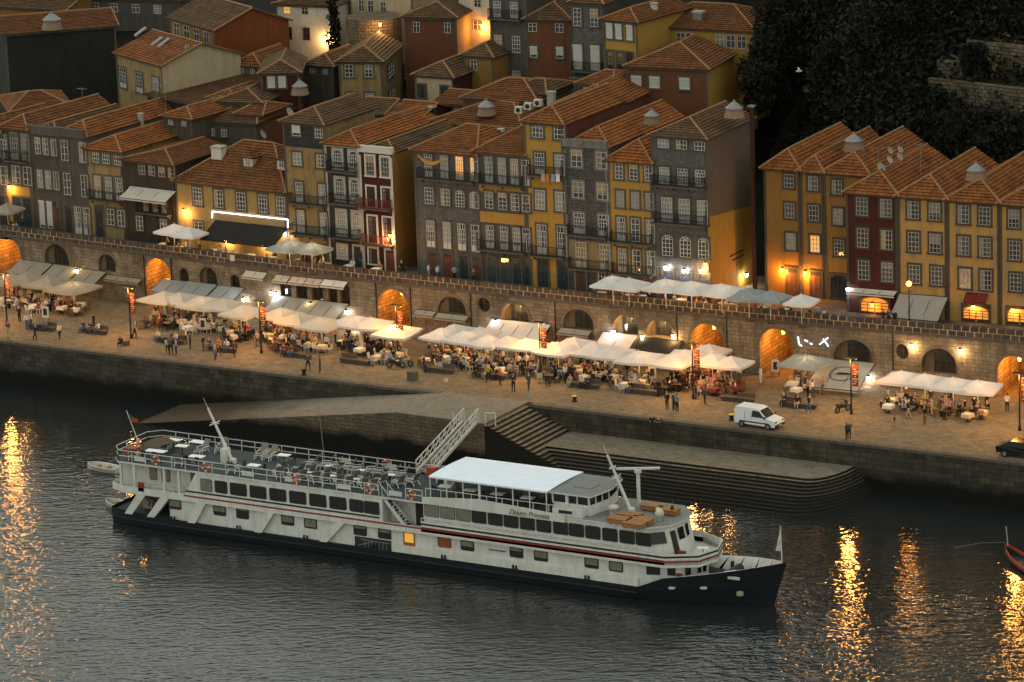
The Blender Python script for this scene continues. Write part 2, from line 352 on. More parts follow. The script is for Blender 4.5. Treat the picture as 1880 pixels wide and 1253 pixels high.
# --- promenade
M_PAVE = blocks('granite_setts', (0.36, 0.275, 0.17), (0.25, 0.195, 0.12), (0.12, 0.095, 0.06), 0.5, 0.25, 0.018, (0.08, 0.065, 0.05), 0.6, 0.85, 0.35)
M_QUAY = blocks('quay_masonry', (0.13, 0.11, 0.078), (0.065, 0.056, 0.04), (0.03, 0.027, 0.02), 1.1, 0.5, 0.02, (0.010, 0.011, 0.007), 0.7, 0.9, 0.6, zdark=(0.1, 1.2))
M_RAMP = blocks('ramp_setts', (0.38, 0.345, 0.28), (0.30, 0.27, 0.22), (0.17, 0.15, 0.12), 0.35, 0.2, 0.015, (0.085, 0.06, 0.036), 0.45, 0.85, 0.35, zdark=(0.3, 1.7))
M_RAMPW = blocks('ramp_wall_masonry', (0.26, 0.2, 0.13), (0.18, 0.14, 0.095), (0.06, 0.05, 0.035), 0.9, 0.36, 0.022, (0.010, 0.010, 0.007), 0.45, 0.9, 0.7, zdark=(0.3, 1.2))
MB().box(-140, 110, 0.6, 25, 2.2, ZP).build('promenade', M_PAVE, kind='structure')
q = MB()
for x in range(-140, 110, 10): q.box(x, x+10, 0.02, 0.6, -4, ZP-0.25)
q.build('quay_wall', M_QUAY, kind='structure')
qo = bpy.data.objects['quay_wall']
M_COPE = stucco('coping_granite', (0.20, 0.17, 0.13), (0.07, 0.06, 0.045), 0.6)
cm = {}
for i, L in enumerate((1.5, 1.8, 2.1)): cm[i] = (MB().box(0, L-0.03, -0.08, 0.62, -0.25, 0.012).mesh('coping_stone'), L); cm[i][0].materials.append(M_COPE)
x = -72.0
while x < 58:
    k = random.randrange(3)
    if not (-8.5 < x < 1.5): place(cm[k][0], 'coping_stone', qo, (x, 0, ZP))
    x += cm[k][1] if not (-8.5 < x < 1.5) else 0.5
M_STRIP = stucco('paving_strip_stone', (0.28, 0.24, 0.19), (0.12, 0.10, 0.08), 0.4)
MB().box(-140, 110, 8.4, 8.85, ZP-0.1, ZP+0.006).build('paving_strip', M_STRIP, kind='structure')
# --- ramp and upper landing beside it
rz0 = lambda X: ZP - 0.147*(-8.0-X)
q = MB()
x0, x1 = -37.2, -8.0
q.prism([(x0, -7.1), (x1, -7.1), (x1, 0.0), (x0, 0.0)], [-3]*4, [rz0(x0), ZP, ZP, rz0(x0)], 0, 1)
q.prism([(x1, -7.1), (1.3, -7.25), (1.3, 0.6), (x1, 0.6)], [-3]*4, [ZP]*4, 0, 1)
q.build('ramp', [M_RAMPW, M_RAMP], kind='structure')
# --- steps from the upper landing down to the lower quay and into the water
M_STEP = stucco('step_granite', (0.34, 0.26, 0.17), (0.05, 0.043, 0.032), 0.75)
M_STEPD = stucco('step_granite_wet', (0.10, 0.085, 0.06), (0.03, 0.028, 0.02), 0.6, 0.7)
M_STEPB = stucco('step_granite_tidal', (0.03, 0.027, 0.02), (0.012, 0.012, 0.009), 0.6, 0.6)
M_RISER = stucco('step_riser_algae', (0.035, 0.03, 0.022), (0.015, 0.014, 0.01), 0.6)  # shade put into the riser colour so the treads read as lit from above
M_LAND = blocks('lower_quay_paving', (0.32, 0.27, 0.2), (0.24, 0.2, 0.15), (0.1, 0.085, 0.06), 0.9, 0.5, 0.02, (0.09, 0.08, 0.055), 0.5)
st = thing('river_stairs', 'granite stairs and lower landing descending from the quay into the river', 'stairs', (0, 0, 0))
for i in range(1, 21):
    z = ZP - 0.21*i; xa = 1.3 + 0.5*(i-1)
    yb = 0.0 if i <= 10 else -4.9
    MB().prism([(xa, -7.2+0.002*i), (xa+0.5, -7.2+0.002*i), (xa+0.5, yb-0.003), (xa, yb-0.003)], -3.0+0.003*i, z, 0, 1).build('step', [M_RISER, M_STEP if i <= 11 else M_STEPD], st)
def lower_outline(k):
    y = -5.0 - 0.4*k; x1 = 31.6; r = -y
    pts = [(6.3 + (0.5*k if k > 5 else 0), -0.003), (6.3 + (0.5*k if k > 5 else 0), y), (x1, y)]
    for a in range(1, 11):
        t = math.pi/2*a/10; pts.append((x1 + (2.4+0.22*k)*math.sin(t), y + r*(1-math.cos(t))-0.003))
    return pts
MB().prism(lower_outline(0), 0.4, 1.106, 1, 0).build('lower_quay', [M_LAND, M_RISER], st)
for k in range(1, 14):
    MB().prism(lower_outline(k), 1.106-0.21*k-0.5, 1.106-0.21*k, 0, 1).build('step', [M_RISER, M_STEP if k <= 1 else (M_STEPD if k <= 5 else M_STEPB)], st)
# ================================================================== THE RIVER WALL (arcade with parapet)
_P = np.array([bz(a, c, ZPAR) for a, c in ((0, 413), (240, 444), (480, 474), (710, 499), (945, 524), (1180, 547), (1420, 570), (1650, 590), (1880, 608))])
WC = np.polyfit(_P[:, 0], _P[:, 1], 2)
def wallY(X): return float(np.polyval(WC, X))
def wall_ang(X): return math.atan(2*WC[0]*X + WC[1])
def wuv(px, py):                               # point of the wall face at a photo pixel -> (X, z)
    Y = 17.0
    for _ in range(6): p = by(px, py, Y); Y = wallY(p[0])
    return float(p[0]), float(p[2])
M_WALL = blocks('river_wall_granite', (0.37, 0.305, 0.215), (0.26, 0.215, 0.155), (0.11, 0.09, 0.068), 0.75, 0.36, 0.014, (0.045, 0.04, 0.032), 0.8, 0.9, 0.7)
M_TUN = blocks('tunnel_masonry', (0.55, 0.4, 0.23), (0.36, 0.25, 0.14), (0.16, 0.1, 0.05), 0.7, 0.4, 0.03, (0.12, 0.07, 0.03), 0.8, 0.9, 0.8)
M_VOUS = stucco('arch_voussoir', (0.25, 0.21, 0.16), (0.09, 0.08, 0.06), 0.5)
wall = thing('river_wall', 'long granite river wall with arched openings and block parapet below the houses', 'wall')
# openings: (kind, x0, x1, ytop, ybottom or None for the ground)
OPEN = [('tunnel', -8, 38, 436, None), ('win', 82, 126, 449, 486), ('win', 181, 212, 467, 498), ('tunnel', 268, 314, 475, None),
        ('small', 330, 346, 493, 518), ('win', 366, 399, 491, 526), ('small', 423, 440, 505, 532),
        ('shop', 515, 535, 515, 548), ('shop', 544, 564, 518, 551), ('shop', 573, 593, 521, 554), ('small', 603, 619, 521, 556), ('small', 625, 642, 523, 559),
        ('tunnel', 694, 752, 532, None), ('win', 804, 856, 545, 576), ('round', 877, 900, 547, 573), ('lit', 919, 971, 557, 594), ('win', 1034, 1091, 568, 604),
        ('lit', 1126, 1172, 579, 617), ('lit', 1186, 1236, 588, 620), ('tunnel', 1268, 1329, 595, None), ('tunnel', 1395, 1457, 604, None),
        ('win', 1530, 1603, 624, 664), ('round', 1643, 1668, 632, 661), ('win', 1691, 1757, 640, 686), ('tunnel', 1831, 1892, 654, None)]
mb = MB(); ops = []
for kd, a, c, yt, yb in OPEN:
    xm = (a+c)/2; X0, _ = wuv(a, (yt+(yb or yt+80))/2); X1, _ = wuv(c, (yt+(yb or yt+80))/2); _, zt = wuv(xm, yt)
    zb = ZP if yb is None else wuv(xm, yb)[1]
    ops.append((kd, X0, X1, max(zb, ZP), zt))
ops.sort(key=lambda o: o[1])
Z0, Z1 = ZP-0.2, ZT-0.2
def wp(X, z, d=0.0): a = wall_ang(X); return (X - math.sin(a)*d, wallY(X) + math.cos(a)*d, z)
def strip(Xa, Xb, za, zb, d=0.0, m=0, step=2.0):
    n = max(1, int(abs(Xb-Xa)/step))
    for i in range(n):
        a, c = Xa+(Xb-Xa)*i/n, Xa+(Xb-Xa)*(i+1)/n
        mb.face([wp(a, za, d), wp(c, za, d), wp(c, zb, d), wp(a, zb, d)], m, [(a, za), (c, za), (c, zb), (a, zb)])
cur = -110.0
glassM = glass('arch_glass', (0.02, 0.022, 0.02))
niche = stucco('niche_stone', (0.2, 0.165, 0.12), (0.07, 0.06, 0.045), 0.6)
interior = stucco('lit_interior', (0.4, 0.3, 0.18), (0.15, 0.1, 0.05), 0.5)
ORANGE = (1.0, 0.36, 0.05); WARM = (1.0, 0.55, 0.2); PALE = (1.0, 0.78, 0.52)
M_BULB = emit('lamp_bulb', (1.0, 0.72, 0.38), 45.0); M_BULBW = emit('lamp_bulb_white', (0.8, 0.88, 1.0), 40.0); M_BULBO = emit('lamp_bulb_orange', (1.0, 0.36, 0.05), 7.0)
def arc_pts(kd, X0, X1, zb, zt, n=14):
    w = X1-X0
    if kd == 'round':
        r = w/2; cz = (zb+zt)/2; rz = (zt-zb)/2
        return [(X0+r-r*math.cos(math.pi*i/n), cz+rz*math.sin(math.pi*i/n)) for i in range(n+1)], [(X0+r-r*math.cos(math.pi*i/n), cz-rz*math.sin(math.pi*i/n)) for i in range(n+1)]
    rz = min(w/2, (zt-zb)*0.9); sp = zt-rz
    return [(X0+w/2-w/2*math.cos(math.pi*i/n), sp+rz*math.sin(math.pi*i/n)) for i in range(n+1)], [(X0+w*i/n if False else X0+w/2-w/2*math.cos(math.pi*i/n), zb) for i in range(n+1)]
TUNNELS = []
for kd, X0, X1, zb, zt in ops:
    strip(cur, X0, Z0, Z1); cur = X1
    up, lo = arc_pts(kd, X0, X1, zb, zt); n = len(up)-1
    for i in range(n):
        (a, za), (c, zc) = up[i], up[i+1]
        mb.face([wp(a, za), wp(c, zc), wp(c, Z1), wp(a, Z1)], 0, [(a, za), (c, zc), (c, Z1), (a, Z1)])
        (a2, zl), (c2, zl2) = lo[i], lo[i+1]
        if zl > Z0+0.25: mb.face([wp(a2, Z0), wp(c2, Z0), wp(c2, zl2), wp(a2, zl)], 0, [(a2, Z0), (c2, Z0), (c2, zl2), (a2, zl)])
    dep = {'tunnel': 7.0, 'lit': 0.9}.get(kd, 0.4)
    t = MB(); out = up + lo[::-1] if kd == 'round' else [(X0, zb)] + up + [(X1, zb)]
    for i in range(len(out)-1):
        (a, za), (c, zc) = out[i], out[i+1]
        t.face([wp(a, za, dep), wp(c, zc, dep), wp(c, zc), wp(a, za)])
    if kd != 'tunnel' and kd != 'round': t.face([wp(X0, zb, 0), wp(X1, zb, 0), wp(X1, zb, dep), wp(X0, zb, dep)])
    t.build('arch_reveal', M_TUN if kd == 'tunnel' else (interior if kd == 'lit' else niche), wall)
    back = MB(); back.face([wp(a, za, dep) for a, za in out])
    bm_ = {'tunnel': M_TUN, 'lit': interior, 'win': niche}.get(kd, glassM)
    pan = back.build('arch_infill', bm_, wall)
    w = X1-X0; xm = (X0+X1)/2
    # voussoir ring, proud of the wall
    v = MB()
    cz = (up[0][1]); k = 0.28 if kd != 'small' else 0.16
    for i in range(n):
        (a, za), (c, zc) = up[i], up[i+1]
        def outp(p):
            dx, dz = p[0]-xm, p[1]-cz; L = math.hypot(dx, dz) or 1; return (p[0]+dx/L*k, p[1]+dz/L*k)
        A, Bq = outp((a, za)), outp((c, zc)); g_ = 0.04
        v.face([wp(a, za, -g_), wp(c, zc, -g_), wp(Bq[0], Bq[1], -g_), wp(A[0], A[1], -g_)])
        v.face([wp(A[0], A[1], -g_), wp(Bq[0], Bq[1], -g_), wp(Bq[0], Bq[1], 0.01), wp(A[0], A[1], 0.01)])
        v.face([wp(c, zc, -g_), wp(a, za, -g_), wp(a, za, 0.02), wp(c, zc, 0.02)])
    v.build('arch_ring', M_VOUS, wall)
    if kd == 'win' or kd == 'lit':               # glazed frame standing in the niche
        g2 = MB(); fr = MB(); ww = w*0.52; z2 = zt-0.12; x0 = xm-ww/2+(0.1*w if kd == 'win' else 0)
        p4 = [(x0, zb+0.02), (x0+ww, zb+0.02), (x0+ww, zt-(zt-zb)*0.22), (x0+ww*0.75, z2-0.02), (x0+ww*0.25, z2-0.02), (x0, zt-(zt-zb)*0.22)]
        g2.face([wp(a, z_, dep-0.03) for a, z_ in p4]); g2.build('pane', glassM, wall)
        for i in range(6): fr.bar(wp(*p4[i], dep-0.06), wp(*p4[(i+1) % 6], dep-0.06), 0.09)
        for k_ in (1, 2): fr.bar(wp(x0+ww*k_/3, zb, dep-0.06), wp(x0+ww*k_/3, z2-0.1, dep-0.06), 0.06)
        fr.bar(wp(x0, (zb+zt)/2, dep-0.06), wp(x0+ww, (zb+zt)/2, dep-0.06), 0.06)
        fr.build('window_frame', DARK, wall)
    elif kd in ('small', 'shop', 'round'):
        fr = MB(); fr.bar(wp(xm, zb, dep-0.05), wp(xm, zt-0.05, dep-0.05), 0.06); fr.bar(wp(X0, (zb+zt)/2, dep-0.05), wp(X1, (zb+zt)/2, dep-0.05), 0.06)
        fr.build('window_frame', DARK, wall)
    if kd == 'tunnel': TUNNELS.append((X0, X1, zb, zt))
    if kd == 'lit': lamp_light('niche_light', wall, wp(xm, zb+(zt-zb)*0.7, 0.35), WARM, 90, 0.1)
strip(cur, 75, Z0, Z1)
mb.build('wall_face', M_WALL, wall)
for i, (X0, X1, zb, zt) in enumerate(TUNNELS):
    xm = (X0+X1)/2; p = wp(xm, zt-0.75, 1.6)
    lb = MB(); lb.lathe([(0.02, 0.28), (0.16, 0.2), (0.17, 0.0), (0.1, -0.14), (0.0, -0.16)], 8, p); lb.build('tunnel_lamp', M_BULBO, wall)
    lamp_light('tunnel_light', wall, (p[0], p[1], p[2]-0.3), ORANGE, 420 if i in (0, 4, 5) else 300, 0.18)
    MB().prism([wp(xm-0.7, 0, 6.85)[:2], wp(xm+0.7, 0, 6.85)[:2], wp(xm+0.7, 0, 6.95)[:2], wp(xm-0.7, 0, 6.95)[:2]], zb, zb+2.3).build('tunnel_door', DARK, wall)
    lamp_light('tunnel_light', wall, wp(xm, zb+2.2, 4.6), ORANGE, 130, 0.25)
# cornice ledge, mortar core and parapet blocks
mb = MB()
xs = np.arange(-74, 50, 2.0)
for a in xs:
    c = a+2.0
    p = [wp(a, ZT-0.2, -0.22), wp(c, ZT-0.2, -0.22), wp(c, ZT-0.2, 0.6), wp(a, ZT-0.2, 0.6)]
    mb.hexa(p + [(q_[0], q_[1], ZT-0.02) for q_ in p])
mb.build('cornice_ledge', GRAN, wall)
mb = MB()
for a in xs:
    c = a+2.0
    p = [wp(a, ZT-0.02, 0.025), wp(c, ZT-0.02, 0.025), wp(c, ZT-0.02, 0.46), wp(a, ZT-0.02, 0.46)]
    mb.hexa(p + [(q_[0], q_[1], ZPAR-0.05) for q_ in p])
mb.build('mortar_core', stucco('pale_mortar', (0.4, 0.34, 0.27), (0.24, 0.2, 0.15), 0.4), wall)
M_PB = [stucco('parapet_block_%d' % i, c, (0.05, 0.042, 0.035), 0.5) for i, c in enumerate(((0.125, 0.095, 0.07), (0.155, 0.115, 0.082), (0.10, 0.08, 0.062)))]
bm_ = [MB().box(-0.38*s_, 0.38*s_, 0.0, 0.5, 0, 0.43).mesh('block') for s_ in (1, 0.93, 1.05)]
for q_ in bm_: q_.materials.append(M_PB[0])
for row in (0, 1):
    x = -73.0 + 0.43*row
    while x < 46.5:
        k = random.randrange(3); p = wp(x, ZT + 0.01 + 0.485*row, random.uniform(-0.015, 0.015))
        place(bm_[k], 'block', wall, p, wall_ang(x)+random.uniform(-0.01, 0.01), [random.choice(M_PB)])
        x += 0.84
# terrace floor behind the parapet
mb = MB()
for a in np.arange(-110, 75, 3.0):
    c = a+3.0; mb.face([wp(a, ZT-0.03, 0.45), wp(c, ZT-0.03, 0.45), (c, 32, ZT-0.03), (a, 32, ZT-0.03)])
mb.build('terrace_pavement', blocks('terrace_paving', (0.2, 0.165, 0.125), (0.14, 0.12, 0.09), (0.09, 0.075, 0.06), 0.6, 0.4, 0.02), kind='structure')
# drain pipes down the wall
for px, py in ((266, 500), (316, 505), (692, 560), (755, 560), (865, 560), (1020, 580), (1243, 590), (1335, 620), (1640, 640)):
    X, _ = wuv(px, py); MB().tube(wp(X, ZP+0.1, -0.1), wp(X, ZT-0.25, -0.1), 0.06, n=6).build('drain_pipe', IRON, wall)
# ================================================================== HOUSES
def clip_v(poly, lo, hi):
    def cut(ps, v, keep_above):
        out = []
        for i in range(len(ps)):
            a, c = ps[i], ps[(i+1) % len(ps)]
            ia, ic = (a[1] >= v) == keep_above, (c[1] >= v) == keep_above
            if ia: out.append(a)
            if ia != ic:
                t = (v-a[1])/(c[1]-a[1]); out.append((a[0]+(c[0]-a[0])*t, v))
        return out
    ps = cut(poly, lo, True)
    return cut(ps, hi, False) if len(ps) > 2 else ps
def roof_plane(mb, pts, course=0.38, lift=0.085):
    """one slope laid in courses of tiles: pts[0]->pts[1] is the eave"""
    P = [Vector(p) for p in pts]; e = (P[1]-P[0]).normalized()
    nrm = (P[1]-P[0]).cross(P[2]-P[0]).normalized()
    if nrm.z < 0: nrm = -nrm
    s = nrm.cross(e)
    if s.z < 0: s = -s
    poly = [((p-P[0]).dot(e), (p-P[0]).dot(s)) for p in P]; vmax = max(q[1] for q in poly); v = 0.0
    if (Vector((poly[1][0]-poly[0][0], 0)).x) < 0: pass
    while v < vmax-0.02:
        hi = min(v+course+0.02, vmax); ps = clip_v(poly, v, hi); lift = 0.085*random.uniform(0.75, 1.25)
        if len(ps) > 2:
            f3 = [P[0] + e*a + s*c + nrm*(lift*(1-(c-v)/course)+0.01) for a, c in ps]
            n_ = (f3[1]-f3[0]).cross(f3[2]-f3[0])
            uv = list(ps)
            if n_.dot(nrm) < 0: f3.reverse(); uv.reverse()
            mb.face(f3, 0, uv)
            low = [q for q in ps if abs(q[1]-v) < 1e-4]
            if len(low) >= 2:
                a0, a1 = min(q[0] for q in low), max(q[0] for q in low)
                A, Bq = P[0]+e*a0+s*v, P[0]+e*a1+s*v
                mb.face([A-nrm*0.02, Bq-nrm*0.02, Bq+nrm*(lift+0.01), A+nrm*(lift+0.01)], 2 if v > 0.1 else 0, [(a0, v), (a1, v), (a1, v+0.05), (a0, v+0.05)])
        v += course
    und = [p-nrm*0.1 for p in P]
    mb.face(und, 1)
    for i in range(len(P)):
        j = (i+1) % len(P); mb.face([und[i], und[j], P[j]+nrm*0.02, P[i]+nrm*0.02], 1)
def ridge_line(mb, a, b, r=0.11):
    a, b = Vector(a), Vector(b); L = (b-a).length; n = max(1, int(L/0.42)); d = (b-a)/n
    for i in range(n):
        mb.tube(a+d*i, a+d*(i+0.94), r*1.08, r*0.9, 6)
M_RIDGE = stucco('ridge_mortar', (0.29, 0.15, 0.07), (0.13, 0.07, 0.04), 0.5)
M_GAP = plain('tile_gap', (0.095, 0.042, 0.02), 0.95)  # shadow line under each tile course, painted dark on the riser faces
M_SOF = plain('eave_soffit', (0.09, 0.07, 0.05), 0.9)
def make_roof(root, w, d, H, rise, kind='hip', hf=None, hb=None, o=0.35, mat=0, x0=0.0, y0=0.0, name='roof', ridges=True):
    mb, rg = MB(), MB(); A = (x0-o, y0-o); B = (x0+w+o, y0+d+o); mx = x0+w/2; my = y0+d/2
    rise *= 0.68*random.uniform(0.94, 1.06); z = H-o*rise/(w/2 if kind in ('hip', 'gy') else d/2)*0.6
    if kind == 'hip':
        hf = w/2 if hf is None else hf; hb = 0 if hb is None else hb
        yf = A[1]+hf if hf else A[1]; yb = B[1]-hb if hb else B[1]; T = H+rise
        roof_plane(mb, [(A[0], B[1], z), (A[0], A[1], z), (mx, yf, T), (mx, yb, T)])
        roof_plane(mb, [(B[0], A[1], z), (B[0], B[1], z), (mx, yb, T), (mx, yf, T)])
        if hf: roof_plane(mb, [(A[0], A[1], z), (B[0], A[1], z), (mx, yf, T)])
        if hb: roof_plane(mb, [(B[0], B[1], z), (A[0], B[1], z), (mx, yb, T)])
        ridge_line(rg, (mx, yf, T+0.06), (mx, yb, T+0.06))
        if hf: ridge_line(rg, (A[0], A[1], z+0.06), (mx, yf, T+0.06)); ridge_line(rg, (B[0], A[1], z+0.06), (mx, yf, T+0.06))
        if hb: ridge_line(rg, (B[0], B[1], z+0.06), (mx, yb, T+0.06)); ridge_line(rg, (A[0], B[1], z+0.06), (mx, yb, T+0.06))
    elif kind == 'gx':                         # ridge along the facade
        T = H+rise
        roof_plane(mb, [(A[0], A[1], z), (B[0], A[1], z), (B[0], my, T), (A[0], my, T)])
        roof_plane(mb, [(B[0], B[1], z), (A[0], B[1], z), (A[0], my, T), (B[0], my, T)])
        ridge_line(rg, (A[0], my, T+0.06), (B[0], my, T+0.06)); ridge_line(rg, (B[0], A[1], z+0.05), (B[0], my, T+0.06), 0.1)
    elif kind == 'hx':                         # hipped, ridge along the facade
        T = H+rise; h = min(d/2, w*0.45)
        roof_plane(mb, [(A[0], A[1], z), (B[0], A[1], z), (B[0]-h, my, T), (A[0]+h, my, T)])
        roof_plane(mb, [(B[0], B[1], z), (A[0], B[1], z), (A[0]+h, my, T), (B[0]-h, my, T)])
        roof_plane(mb, [(B[0], A[1], z), (B[0], B[1], z), (B[0]-h, my, T)])
        roof_plane(mb, [(A[0], B[1], z), (A[0], A[1], z), (A[0]+h, my, T)])
        ridge_line(rg, (A[0]+h, my, T+0.06), (B[0]-h, my, T+0.06))
        for xx, yy, tx in ((A[0], A[1], A[0]+h), (B[0], A[1], B[0]-h), (B[0], B[1], B[0]-h), (A[0], B[1], A[0]+h)): ridge_line(rg, (xx, yy, z+0.05), (tx, my, T+0.06))
    elif kind == 'shed':                       # rises away from the front
        T = H+rise
        roof_plane(mb, [(A[0], A[1], H-0.1), (B[0], A[1], H-0.1), (B[0], B[1], T), (A[0], B[1], T)])
        ridge_line(rg, (A[0], B[1], T+0.06), (B[0], B[1], T+0.06))
    ro = mb.build(name, [M_ROOF[mat], M_SOF, M_GAP], root)
    if ridges: rg.build('ridge_tiles', M_RIDGE, ro)
    return ro
WIN = {}
def win_meshes(kind, w, h):
    key = (kind, round(w/0.05), round(h/0.05))
    if key in WIN: return WIN[key]
    w, h = key[1]*0.05, key[2]*0.05; s, f, p = MB(), MB(), MB(); hw = w/2; b = 0.17; t = 0.08
    arch = kind in ('arch', 'archsash')
    if arch:
        rise = min(hw*0.7, h*0.3); n = 8
        top = [(hw*math.cos(math.pi*i/n), h-rise+rise*math.sin(math.pi*i/n)) for i in range(n+1)]
        outl = [(-hw, 0), (hw, 0)] + top
    else: outl = [(-hw, 0), (hw, 0), (hw, h), (-hw, h)]
    if kind != 'plain':
        s.box(-hw-b, -hw, -t, 0.02, -0.02, h+0.02); s.box(hw, hw+b, -t, 0.02, -0.02, h+0.02)
        s.box(-hw-b-0.05, hw+b+0.05, -t-0.06, 0.02, -0.16, -0.02)
        s.box(-hw-b, hw+b, -t, 0.02, h+0.02, h+0.2)
        if arch:
            for sg in (-1, 1):
                q = [(sg*hw, h-rise)] + [pt for pt in (top[:n//2+1] if sg > 0 else top[n//2:][::-1])][1:] + [(0, h+0.02), (sg*hw, h+0.02)]
                if sg < 0: q = q[::-1]
                s.slab_y(q, -t+0.004, 0.02)
    p.face([(a, -0.012, c) for a, c in outl])
    fw = 0.075; mw = 0.038
    def fb(x0, z0, x1, z1, wd=fw): f.bar((x0, -0.03, z0), (x1, -0.03, z1), wd, 0.05)
    fb(-hw+fw/2, 0, -hw+fw/2, h if not arch else h-rise); fb(hw-fw/2, 0, hw-fw/2, h if not arch else h-rise); fb(-hw, fw/2, hw, fw/2)
    if arch:
        for i in range(n): fb(top[i][0]*0.94, top[i][1]-0.03, top[i+1][0]*0.94, top[i+1][1]-0.03)
        fb(-hw, h-rise, hw, h-rise, mw)
    else: fb(-hw, h-fw/2, hw, h-fw/2)
    top_z = h-rise if arch else h
    if kind in ('sash', 'archsash'):
        nx = 3 if w > 0.9 else 2; nz = 4 if h > 1.5 else 3
        for i in range(1, nx): fb(-hw+w*i/nx, 0, -hw+w*i/nx, h-0.05, mw)
        for i in range(1, nz): fb(-hw, top_z*i/nz, hw, top_z*i/nz, mw if i != nz//2 else 0.09)
        if arch:
            for a_ in (0.3, 0.5, 0.7): fb(0, h-rise, hw*math.cos(math.pi*a_)*0.95, h-rise+rise*math.sin(math.pi*a_)*0.95, mw)
    elif kind in ('french', 'arch'):
        tr = top_z*0.78 if not arch else top_z
        fb(-hw, tr, hw, tr, 0.08); fb(0, 0, 0, tr, 0.13)
        if not arch: fb(-hw/3, tr, -hw/3, h, mw); fb(hw/3, tr, hw/3, h, mw)
        pz = tr*0.3
        f.box(-hw+fw, -0.07, -0.045, -0.02, fw, pz); f.box(0.07, hw-fw, -0.045, -0.02, fw, pz)
        for i in (1, 2): fb(-hw, pz+(tr-pz)*i/3, hw, pz+(tr-pz)*i/3, mw)
        fb(-hw/2, pz, -hw/2, tr, mw); fb(hw/2, pz, hw/2, tr, mw)
    elif kind == 'case':
        fb(0, 0, 0, h, 0.12)
        for i in (1, 2): fb(-hw, h*i/3, hw, h*i/3, mw)
    elif kind == 'plain': fb(0, 0, 0, h, mw); fb(-hw, h*0.6, hw, h*0.6, mw)
    elif kind == 'shut':
        f.box(-hw, hw, -0.12, -0.02, h-0.22, h)
        k = 0.3
        while k < h-0.22: f.box(-hw+0.06, hw-0.06, -0.055, -0.02, k, min(k+0.085, h-0.22)); k += 0.1
    r = [x.mesh(n_) for x, n_ in ((s, 'window'), (f, 'window_frame'), (p, 'pane'))]
    for me, mt_ in zip(r, (GRAN, WHITE, GLASS[0])): me.materials.append(mt_)
    WIN[key] = r
    return r
def add_window(root, kind, x, z, w, h, y=0.0, rz=0.0, sur=None, fr=None, gl=None):
    s, f, p = win_meshes(kind, w, h)
    if gl is None: gl = random.choices([GLASS[0], GLASS[1], GLASS[2], GLASS[3]], (4, 2, 1.3, 4))[0]
    if kind == 'plain':
        o = place(f, 'window', root, (x, y, z), rz, [fr] if fr else None)
    else:
        o = place(s, 'window', root, (x, y, z), rz, [sur] if sur else None)
        place(f, 'window_frame', o, None, 0, [fr] if fr else None)
    place(p, 'pane', o, None, 0, [gl])
    if kind in ('sash', 'case', 'french') and gl in GLASS[:2]+GLASS[3:] and random.random() < 0.45:      # a blind or a curtain half drawn
        w2, h2 = round(w/0.05)*0.05, round(h/0.05)*0.05; q = MB(); k = random.random()
        if k < 0.5: t_ = random.uniform(0.3, 0.65); q.face([(-w2/2+0.05, -0.018, h2*(1-t_)), (w2/2-0.05, -0.018, h2*(1-t_)), (w2/2-0.05, -0.018, h2-0.05), (-w2/2+0.05, -0.018, h2-0.05)])
        else: t_ = random.uniform(0.25, 0.5); q.face([(-w2/2+0.05, -0.018, 0.05), (-w2/2+w2*t_, -0.018, 0.05), (-w2/2+w2*t_, -0.018, h2-0.05), (-w2/2+0.05, -0.018, h2-0.05)])
        q.build('curtain', random.choice((CURT, CURT, CURTW)), o)
    return o
CURT = plain('curtain_grey', (0.16, 0.15, 0.13), 0.8); CURTW = plain('curtain_warm', (0.3, 0.2, 0.1), 0.8)
def add_door(root, x, z, w, h, mat, sur=None, y=0.0, glazed=False):
    d = MB(); hw = w/2
    d.box(-hw-0.17, -hw, -0.09, 0.02, 0, h+0.02); d.box(hw, hw+0.17, -0.09, 0.02, 0, h+0.02); d.box(-hw-0.17, hw+0.17, -0.09, 0.02, h+0.02, h+0.22)
    o = d.build('door', sur or GRAN, root, (x, y, z))
    l = MB(); l.box(-hw, -0.01, -0.05, 0.01, 0.02, h*0.82); l.box(0.01, hw, -0.05, 0.01, 0.02, h*0.82); l.box(-hw, hw, -0.045, 0.01, h*0.82, h*0.86)
    for sg in (-1, 1):
        for a, c in ((0.08, 0.36), (0.42, 0.78)): l.box(sg*hw/2-hw*0.32, sg*hw/2+hw*0.32, -0.068, -0.05, h*a, h*c)
    l.build('door_leaf', mat, o)
    MB().face([(-hw, -0.02, h*0.86), (hw, -0.02, h*0.86), (hw, -0.02, h+0.02), (-hw, -0.02, h+0.02)]).build('pane', GLASS[0], o)
    MB().box(0.05, 0.1, -0.12, -0.068, h*0.4, h*0.46).build('handle', METAL, o)
    return o
